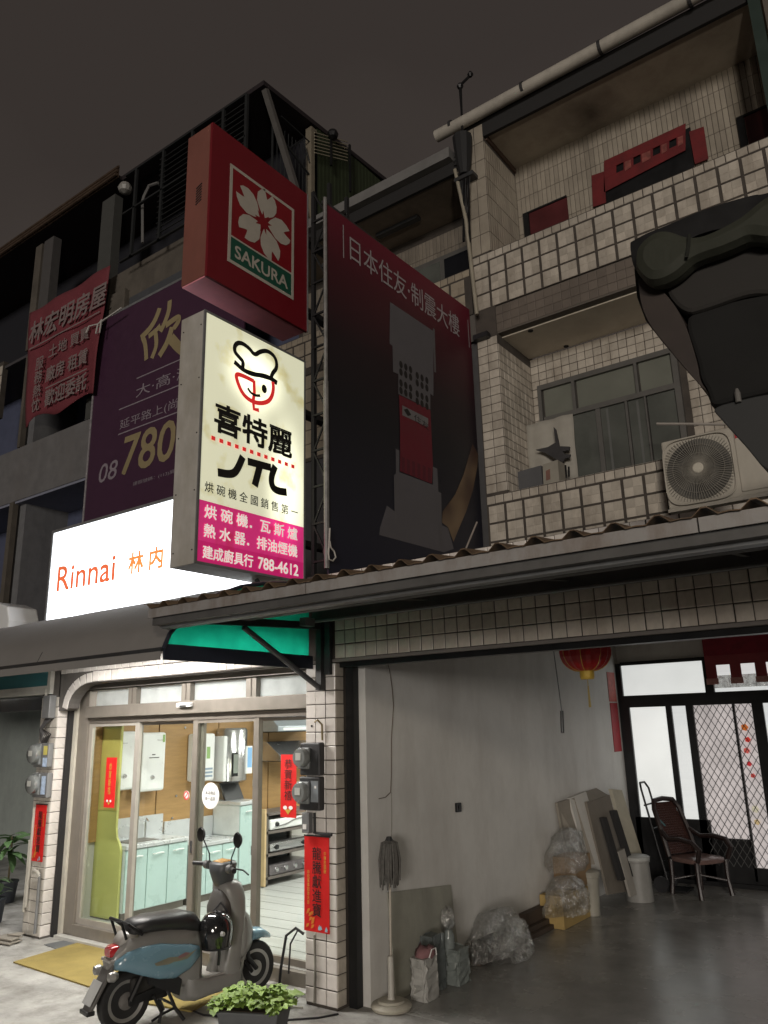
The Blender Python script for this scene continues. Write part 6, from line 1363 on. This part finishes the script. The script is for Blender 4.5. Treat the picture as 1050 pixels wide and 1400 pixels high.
for k in range(12): b.tube([(-8.6, U+.45+k*.10, 13.0), (-8.6, U+.45+k*.10, 11.0)], .010, 5)
b.tube([(-8.55, U+.4, 12.75), (-8.58, 9.6, 12.45)], .02, 6).tube([(-8.55, U+.5, 13.2), (-8.58, 9.65, 13.2)], .014, 6).tube([(-8.58, 9.0, 12.6), (-8.55, 9.4, 13.1), (-8.56, 9.6, 12.7)], .014, 6)
add('bars', b, mat('cage bars', (.026, .028, .029), .5, metal=.3), nh)
add('balustrade', B().box(-8.62, -8.56, U+.2, 9.65, 10.5, 11.1), mat('tan side wall', (.18, .15, .12), .8), nh)
cg = thing('window_cage', 'dark steel window cage on the top floor of the left house', 'cage', (-10.5, U, 11.3))
b = B()
for x in (-11.75, -10.9, -10.05, -9.2, -8.6): b.box(x-.03, x+.03, U-.35, U-.30, 11.1, 13.1)
for k in range(15): b.box(-11.0, -8.6, U-.345, U-.325, 11.25+k*.12, 11.265+k*.12)
for z in (11.1, 12.2, 13.1): b.box(-12.1, -8.6, U-.35, U-.30, z, z+.035)
add('bars', b, MC['cage bars'], cg)
b = B().tube([U_(px, py, y=U-.2) for px, py in ((195, 332), (195, 275), (197, 268), (204, 254), (216, 250))], .03, 6)
solo('bent_pipe', b, mat('dull pipe', (.16, .155, .15), .5), 'thin bent pipe standing on the top floor parapet of the left house', 'pipe')
# rack of thin rods and a lamp on the green wall
rr = thing('rod_rack', 'row of thin pale rods and a black ball lamp on the green side wall', 'rack', (-8.4, 10, 12.8))
b = B()
for k in range(7):
    a_ = U_(430, 178+k*4.6+3, x=-8.42); c_ = U_(475, 194+k*4.0+k*.3, x=-8.42); b.tube([a_, c_], .012, 5)
add('rod', b, mat('pale rods', (.38, .34, .25), .5), rr)
p = U_(455, 184, x=-8.35); add('ball_lamp', B().lathe(tuple(p), [(.01, -.11), (.09, -.07), (.115, 0), (.09, .07), (.01, .11)], 'z', 12), BLACKM, rr)
add('post', B().box(-8.42, -8.38, p.y-.02, p.y+.02, p.z-.7, p.z).box(-8.42, -8.38, U_(478, 200, x=-8.4).y-.02, U_(478, 200, x=-8.4).y+.02, 12.6, U_(478, 198, x=-8.4).z), BLACKM, rr)
# ================================================================ dark olive awning of the next shop, close on the right
oa = thing('olive_awning', 'dark olive rolled awning end with black underside, nearest thing at the upper right edge', 'awning', (-.6, 3.3, 3.6))
YO = 3.3
def O(px, py, y=YO): return U_(850+px/5.25, 240+py/5.25, y=y)
def O2(px, py, y=YO): return U_(850+px/5.25, 420+py/5.25, y=y)
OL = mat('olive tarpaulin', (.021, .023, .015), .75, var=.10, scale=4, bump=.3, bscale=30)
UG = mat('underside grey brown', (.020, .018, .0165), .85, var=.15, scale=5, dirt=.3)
def slab(pts, m, nm, t, bv=.02, k=2):
    q = smooth([(p.x, p.z) for p in pts], k, closed=True); yy = pts[0].y
    return add(nm, B().prism([(x, yy, z) for x, z in q][::-1], (0, t, 0)), m, oa, bev=bv)
# rolled tarp: lofted tube following the scalloped edge
OU = [(75, 560), (90, 500), (150, 430), (240, 372), (330, 365), (400, 395), (470, 415), (560, 410), (650, 375), (760, 320), (860, 260), (960, 170), (1050, 110), (1500, -100), (1500, 330), (1050, 450), (970, 440), (900, 430), (820, 470), (700, 520), (600, 550), (500, 590), (450, 640), (380, 700), (280, 750), (180, 760), (110, 700), (75, 640)]
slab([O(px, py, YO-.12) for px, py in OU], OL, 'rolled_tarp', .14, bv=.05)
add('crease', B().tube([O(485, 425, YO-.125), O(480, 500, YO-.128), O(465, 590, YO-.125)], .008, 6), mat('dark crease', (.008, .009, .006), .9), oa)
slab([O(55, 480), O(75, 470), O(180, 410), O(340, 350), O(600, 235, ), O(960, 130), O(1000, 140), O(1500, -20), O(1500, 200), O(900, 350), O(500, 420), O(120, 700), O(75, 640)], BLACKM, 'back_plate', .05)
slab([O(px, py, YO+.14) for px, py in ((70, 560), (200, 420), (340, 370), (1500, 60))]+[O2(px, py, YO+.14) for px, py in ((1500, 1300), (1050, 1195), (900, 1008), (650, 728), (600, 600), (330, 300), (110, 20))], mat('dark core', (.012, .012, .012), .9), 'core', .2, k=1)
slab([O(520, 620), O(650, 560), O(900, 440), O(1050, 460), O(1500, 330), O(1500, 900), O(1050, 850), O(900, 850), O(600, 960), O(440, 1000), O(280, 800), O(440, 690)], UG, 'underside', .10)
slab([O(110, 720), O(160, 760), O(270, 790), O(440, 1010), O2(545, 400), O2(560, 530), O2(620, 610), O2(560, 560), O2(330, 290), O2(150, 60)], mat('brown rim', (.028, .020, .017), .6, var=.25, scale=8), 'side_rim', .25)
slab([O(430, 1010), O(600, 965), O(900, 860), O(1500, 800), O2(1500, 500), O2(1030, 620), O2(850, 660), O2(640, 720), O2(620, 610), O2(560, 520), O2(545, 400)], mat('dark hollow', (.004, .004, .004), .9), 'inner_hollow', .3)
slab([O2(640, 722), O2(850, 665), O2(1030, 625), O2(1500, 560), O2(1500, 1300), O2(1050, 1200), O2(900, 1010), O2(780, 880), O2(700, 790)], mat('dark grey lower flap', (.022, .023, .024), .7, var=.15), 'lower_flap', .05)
add('bolt', B().lathe(tuple(O2(835, 650, YO-.01)), [(.012, -.02), (.012, .02), (.006, .04)], 'z', 10), mat('pale bolt', (.12, .115, .11), .4), oa)
add('bolt', B().lathe(tuple(O(600, 630, YO-.002)), [(.016, -.004), (.016, .006)], 'y', 10), BLACKM, oa)
# ================================================================ scooter
so = Vector((-5.5958, 4.1817, 0)); sang = math.atan2(.98045, .19675)
sc_ = thing('scooter', 'old grey and blue motor scooter parked in front of the shop', 'scooter', so, rot=sang)
# local axes: x forward, y to the left, z up; origin under the rear axle
def sadd(nm, b, m, p=None, **k): return put(nm, b.mesh(nm), m, p or sc_, local=True, **k)
SG = mat('scooter warm grey', (.21, .205, .195), .38, var=.05, coat=.3, dirt=.2); SB = mat('scooter blue', (.15, .265, .335), .25, var=.06, coat=.5)
SGL = mat('scooter light grey', (.30, .285, .265), .4, var=.05, coat=.2); SBK = mat('vinyl seat', (.022, .022, .023), .42, var=.15); TY = mat('tyre rubber', (.018, .018, .018), .8)
ALU = mat('cast alloy', (.42, .415, .40), .35, metal=.6, var=.1); CH = mat('chrome', (.7, .7, .7), .12, metal=1, var=.02)
def wheel(u, z, R_, w_, front):
    o = sadd('wheel', B().lathe((u, 0, z), [(R_*.62, -w_*.36), (R_*.80, -w_*.5), (R_*.93, -w_*.42), (R_, -w_*.15), (R_, w_*.15), (R_*.93, w_*.42), (R_*.80, w_*.5), (R_*.62, w_*.36)], 'y', 40), TY, smooth=True)
    b = B(); n = 36; v0 = R_*.70
    for r_, h in ((R_*.70, -w_*.40), (R_*.60, -w_*.34), (R_*.60, w_*.34), (R_*.70, w_*.40)):
        for k in range(n): t = 2*math.pi*k/n; b.v.append((u+r_*math.cos(t), -h, z+r_*math.sin(t)))
    for i in range(3):
        for k in range(n): q = i*n+k; b.f.append((q, q+(k+1) % n-k, q+n+(k+1) % n-k, q+n))
    rim = put('rim', b.mesh('rim'), ALU, o, local=True)
    rim.modifiers.new('t', 'SOLIDIFY').thickness = .006
    b = B()
    for k in range(3 if not front else 5):
        t = 2*math.pi*k/(3 if not front else 5)+.6; ww = .05 if not front else .022
        b.beam((u+.03*math.cos(t), 0, z+.03*math.sin(t)), (u+R_*.63*math.cos(t), 0, z+R_*.63*math.sin(t)), .03, ww, up=(0, 1, 0))
    put('spoke', b.mesh('spoke'), ALU, o, local=True)
    put('hub', B().lathe((u, 0, z), [(.01, -.07), (.055, -.055), (.06, .05), (.012, .06)], 'y', 18).mesh('hub'), ALU if front else mat('grey casting', (.2, .19, .18), .5, metal=.4), o, local=True)
    return o
wheel(0.0, .205, .205, .10, False); wheel(1.145, .205, .205, .09, True)
E3 = Vector
def rx(u, zc, hy, hz, e=2.8, y=0): return ring((u, y, zc), (0, 1, 0), (0, 0, 1), hy, hz, e, 24)
# rear body (grey shell) and blue side panels
sadd('rear_body', B().loft([rx(-.16, .47, .05, .03), rx(-.12, .50, .085, .07), rx(-.03, .545, .12, .115), rx(.12, .53, .145, .14), rx(.30, .50, .155, .17), rx(.45, .43, .155, .22), rx(.54, .37, .15, .27), rx(.585, .36, .13, .25)]), SG, smooth='all')
for s_ in (-1, 1):
    b = B(); prof_ = [(-.13, .475, .03), (-.05, .49, .065), (.06, .48, .10), (.2, .455, .125), (.34, .43, .12), (.46, .44, .09), (.53, .46, .045)]
    b.loft([ring((u, s_*(.085+.068*min(1, (u+.16)/.3)), zc), (0, 1, 0), (0, 0, 1), .035, h, 2.2, 18) for u, zc, h in prof_])
    p_ = sadd('side_panel', b, SB, smooth='all')
bdec = B()
for i, (m, off_) in enumerate(((mat('decal gold', (.20, .185, .14), .4), 0), (mat('decal red', (.22, .12, .13), .4), 1))):
    b = B(); pts = [(.14, .455), (.26, .475), (.40, .46), (.50, .49), (.42, .435), (.28, .425), (.16, .435)] if i == 0 else [(.34, .47), (.40, .485), (.44, .475), (.40, .455), (.34, .452)]
    b.v = [(u, -(.085+.068+.0365)+.004*abs(z-.455)/.05-.0004*i, z) for u, z in pts]; b.f = [tuple(range(len(pts)))]
    sadd('decal', b, m)
sadd('seat', B().loft([rx(-.02, .675, .07, .035), rx(.02, .70, .115, .055), rx(.14, .71, .135, .062), rx(.30, .70, .14, .065), rx(.44, .685, .135, .075), rx(.54, .65, .115, .08), rx(.60, .61, .08, .05)]), SBK, smooth='all')
sadd('grab_rail', B().tube([(.06, -.13, .66), (-.06, -.12, .75), (-.11, -.07, .775), (-.115, .07, .775), (-.06, .12, .75), (.06, .13, .66)], .012, 8).tube([(-.10, -.09, .77), (-.05, -.09, .64)], .011, 6).tube([(-.10, .09, .77), (-.05, .09, .64)], .011, 6), BLACKM)
sadd('tail_cover', B().loft([rx(-.09, .60, .06, .04), rx(-.05, .63, .085, .05), rx(.04, .64, .10, .05)]), SGL, smooth='all')
t1 = sadd('tail_light', B().loft([rx(-.155, .555, .05, .030, 5), rx(-.13, .558, .062, .038, 5), rx(-.08, .562, .066, .040, 5)]), mat('red lens', (.42, .015, .02), .15, var=.2, coat=.8), smooth=True)
sadd('tail_shelf', B().box(-.165, -.05, -.085, .085, .49, .515), SGL, bev=.008)
sadd('rear_fender', B().hexa([(-.14, -.075, .48), (-.09, -.075, .50), (-.09, .075, .50), (-.14, .075, .48), (-.30, -.06, .19), (-.27, -.06, .18), (-.27, .06, .18), (-.30, .06, .19)]), mat('fender grey', (.13, .125, .12), .45, dirt=.3), bev=.01)
sadd('number_plate', B().hexa([(-.215, -.075, .375), (-.212, -.075, .378), (-.212, .075, .378), (-.215, .075, .375), (-.295, -.075, .235), (-.292, -.075, .238), (-.292, .075, .238), (-.295, .075, .235)]), mat('grey plate', (.40, .40, .39), .4), bev=.002)
sadd('mud_flap', B().box(-.31, -.25, -.07, .07, .17, .20), SBK, bev=.006)
for s_ in (-1, 1):
    sadd('indicator', B().lathe((-.15, s_*.13, .415), [(.008, -.05), (.03, -.04), (.038, 0), (.02, .03)], 'x', 14), ALU, smooth=True)
    sadd('indicator_stalk', B().tube([(-.13, s_*.05, .43), (-.14, s_*.12, .42)], .01, 6), BLACKM)
# engine, stand, floor
sadd('engine', B().box(.05, .36, -.02, .11, .15, .33).box(.02, .2, -.09, -.02, .22, .36), mat('dirty engine', (.03, .028, .026), .6, metal=.3), bev=.02)
sadd('shock', B().tube([(.0, -.11, .22), (.10, -.12, .42)], .022, 8), BLACKM)
sadd('swing_arm', B().beam((0, -.085, .205), (.34, -.10, .26), .03, .06), BLACKM)
sadd('under_tray', B().hexa([(.14, -.12, .30), (.40, -.12, .17), (.40, .12, .17), (.14, .12, .30), (.14, -.12, .40), (.42, -.12, .33), (.42, .12, .33), (.14, .12, .40)]), BLK)
sadd('centre_stand', B().tube([(.30, -.10, .24), (.36, -.13, .10), (.42, -.17, .012)], .014, 7).tube([(.30, .10, .24), (.36, .13, .10), (.42, .17, .012)], .014, 7).tube([(.35, -.12, .12), (.35, .12, .12)], .011, 6).tube([(.36, -.13, .1), (.24, -.14, .08), (.17, -.13, .05)], .01, 6), BLACKM)
sadd('kick_start', B().tube([(.18, -.12, .22), (.24, -.14, .10), (.22, -.15, .03)], .012, 6), BLACKM)
sadd('floor_board', B().loft([ring((u, 0, zc), (0, 1, 0), (0, 0, 1), hy, hz, 5, 24) for u, zc, hy, hz in ((.46, .25, .135, .14), (.54, .19, .15, .095), (.64, .18, .155, .07), (.80, .185, .155, .065), (.92, .20, .15, .07), (.97, .22, .12, .08))]), SG, smooth='all')
sadd('floor_mat', B().box(.60, .80, -.13, .13, .245, .256), SGL, bev=.004)
# leg shield: lofted up along z
def rz(z, u, tu, wy, e=3, tilt=0): return ring((u, 0, z), (1, 0, 0), (0, 1, 0), tu, wy, e, 24)
sadd('leg_shield', B().loft([rz(.14, .88, .07, .12), rz(.22, .87, .10, .15), rz(.30, .87, .10, .15), rz(.45, .90, .085, .15), rz(.58, .92, .08, .158), rz(.68, .915, .085, .162), rz(.78, .90, .10, .16), rz(.85, .885, .105, .145), rz(.90, .87, .10, .12), rz(.925, .865, .07, .08)]), SG, smooth='all')
sadd('inner_box', B().loft([rz(.60, .82, .05, .13), rz(.63, .805, .065, .145), rz(.72, .80, .06, .145), rz(.78, .81, .05, .13), rz(.88, .82, .04, .08)]), mat('scooter dark grey', (.075, .07, .065), .45), smooth='all')
sadd('centre_hump', B().loft([rz(.25, .76, .05, .06), rz(.40, .80, .05, .05), rz(.58, .84, .05, .045)]), SG, smooth='all')
# front cowl and fender in blue
sadd('front_cowl', B().loft([rx(.94, .50, .15, .22), rx(1.0, .50, .14, .20), rx(1.06, .49, .11, .15), rx(1.10, .47, .07, .09)]), SG, smooth='all')
sadd('front_fender', B().loft([ring((1.0+.0, 0, .44), (0, 1, 0), (.3, 0, 1), .085, .07, 2.6, 20), ring((1.10, 0, .465), (0, 1, 0), (.2, 0, 1), .095, .05, 2.6, 20), ring((1.20, 0, .465), (0, 1, 0), (0, 0, 1), .085, .042, 2.6, 20), ring((1.29, 0, .43), (0, 1, 0), (-.3, 0, 1), .05, .028, 2.6, 20)]), SB, smooth='all')
for s_ in (-1, 1): sadd('fork', B().tube([(1.02, s_*.06, .50), (1.06, s_*.065, .30), (1.145, s_*.062, .205)], .02, 8).tube([(1.10, s_*.065, .19), (1.02, s_*.065, .28)], .016, 6), BLACKM)
sadd('fork_cover', B().tube([(.96, -.07, .10), (.99, -.07, .30), (1.04, -.06, .38)], .022, 8), ALU)
# handlebar head
sadd('handlebar_cover', B().loft([rz(.86, .84, .055, .06), rz(.92, .83, .075, .085), rz(1.0, .825, .095, .11), rz(1.055, .83, .10, .12), rz(1.075, .835, .085, .10)]), mat('head cover', (.055, .058, .062), .45, var=.06), smooth='all')
sadd('dashboard', B().hexa([(.765, -.075, 1.073), (.87, -.075, 1.083), (.87, .075, 1.083), (.765, .075, 1.073), (.775, -.065, 1.079), (.86, -.065, 1.089), (.86, .065, 1.089), (.775, .065, 1.079)]), mat('amber dial', (.36, .20, .06), .2, var=.5, scale=30))
for s_ in (-1, 1):
    g = sadd('grip', B().tube([(.82, s_*.13, 1.03), (.78, s_*.20, 1.04), (.735, s_*.33, 1.04)], [.016, .02, .02], 10), BLK, smooth=True)
    put('switch_box', B().lathe((.785, s_*.185, 1.035), [(.02, -.03), (.036, -.02), (.036, .03), (.02, .035)], 'y', 12).mesh('switch_box'), mat('switch grey', (.09, .09, .09), .4), g, local=True, smooth=True)
    sadd('brake_lever', B().tube([(.84, s_*.16, 1.03), (.88, s_*.24, 1.02), (.86, s_*.35, 1.0)], .007, 6), BLACKM)
    mtop = (.78, s_*.30, 1.27)
    sadd('mirror_stem', B().tube([(.80, s_*.17, 1.05), (.80, s_*.18, 1.12), (.79, s_*.26, 1.22), mtop], .006, 6), BLACKM)
    mir = sadd('mirror', B().lathe(mtop, [(.02, .022), (.05, .016), (.062, 0), (.060, -.006)], 'x', 24), BLK, smooth=True)
    put('mirror_glass', B().lathe(mtop, [(.054, -.0065), (.054, -.009)], 'x', 24).mesh('mirror_glass'), mat('mirror glass', (.75, .77, .76), .04, metal=1, var=.01), mir, local=True)
sadd('hook', B().tube([(.60, -.02, .60), (.66, -.03, .62), (.70, -.02, .61)], .006, 6), BLACKM)
# helmet hanging on the leg shield
hp = Matrix.Rotation(sang, 4, 'Z') @ Vector((.70, -.135, .59)) + so
hl = thing('helmet', 'glossy black helmet hanging between the seat and the leg shield of the scooter', 'helmet', hp)
HB = mat('gloss black', (.012, .012, .013), .08, var=.05, coat=1)
add('shell', B().lathe((hp.x, hp.y, hp.z), [(.09, -.135), (.122, -.12), (.135, -.05), (.138, .0), (.128, .06), (.10, .105), (.06, .130), (.01, .138)], 'z', 28), HB, hl, smooth=True)
add('rim', B().lathe((hp.x, hp.y, hp.z-.135), [(.118, 0), (.124, .012), (.118, .02)], 'z', 28), BLK, hl)
add('visor_pivot', B().lathe((hp.x+.133, hp.y-.05, hp.z-.01), [(.02, -.01), (.016, .012)], 'x', 12), mat('white button', (.5, .5, .5), .3), hl)
add('strap', B().tube([(hp.x-.05, hp.y+.0, hp.z+.12), (hp.x+.0, hp.y+.04, hp.z+.19), (hp.x+.06, hp.y+.07, hp.z+.12)], .010, 6).tube([(hp.x+.07, hp.y-.02, hp.z-.13), (hp.x+.06, hp.y-.02, hp.z-.25)], .012, 6), BLK, hl)

add('support_arm', B().beam((-.30, YO+.3, 4.25), (-.30, U+.1, 4.35), .10, .12), BLACKM, oa)
# the street lamp that lights the row of houses (behind the viewer)
sl_ = thing('street_lamp', 'grey street lamp across the lane lighting the house fronts', 'street lamp', (4.6, -5.2, 0))
add('pole', B().tube([(4.6, -5.2, 0), (4.6, -5.2, 4.9), (4.45, -5.0, 5.05), (4.0, -4.6, 5.1)], [.08, .06, .05, .04], 10), GREYM, sl_)
add('lamp_head', B().lathe((4.0, -4.6, 5.16), [(.06, .12), (.30, 0), (.32, -.03), (.05, -.0)], 'z', 20), GREYM, sl_)
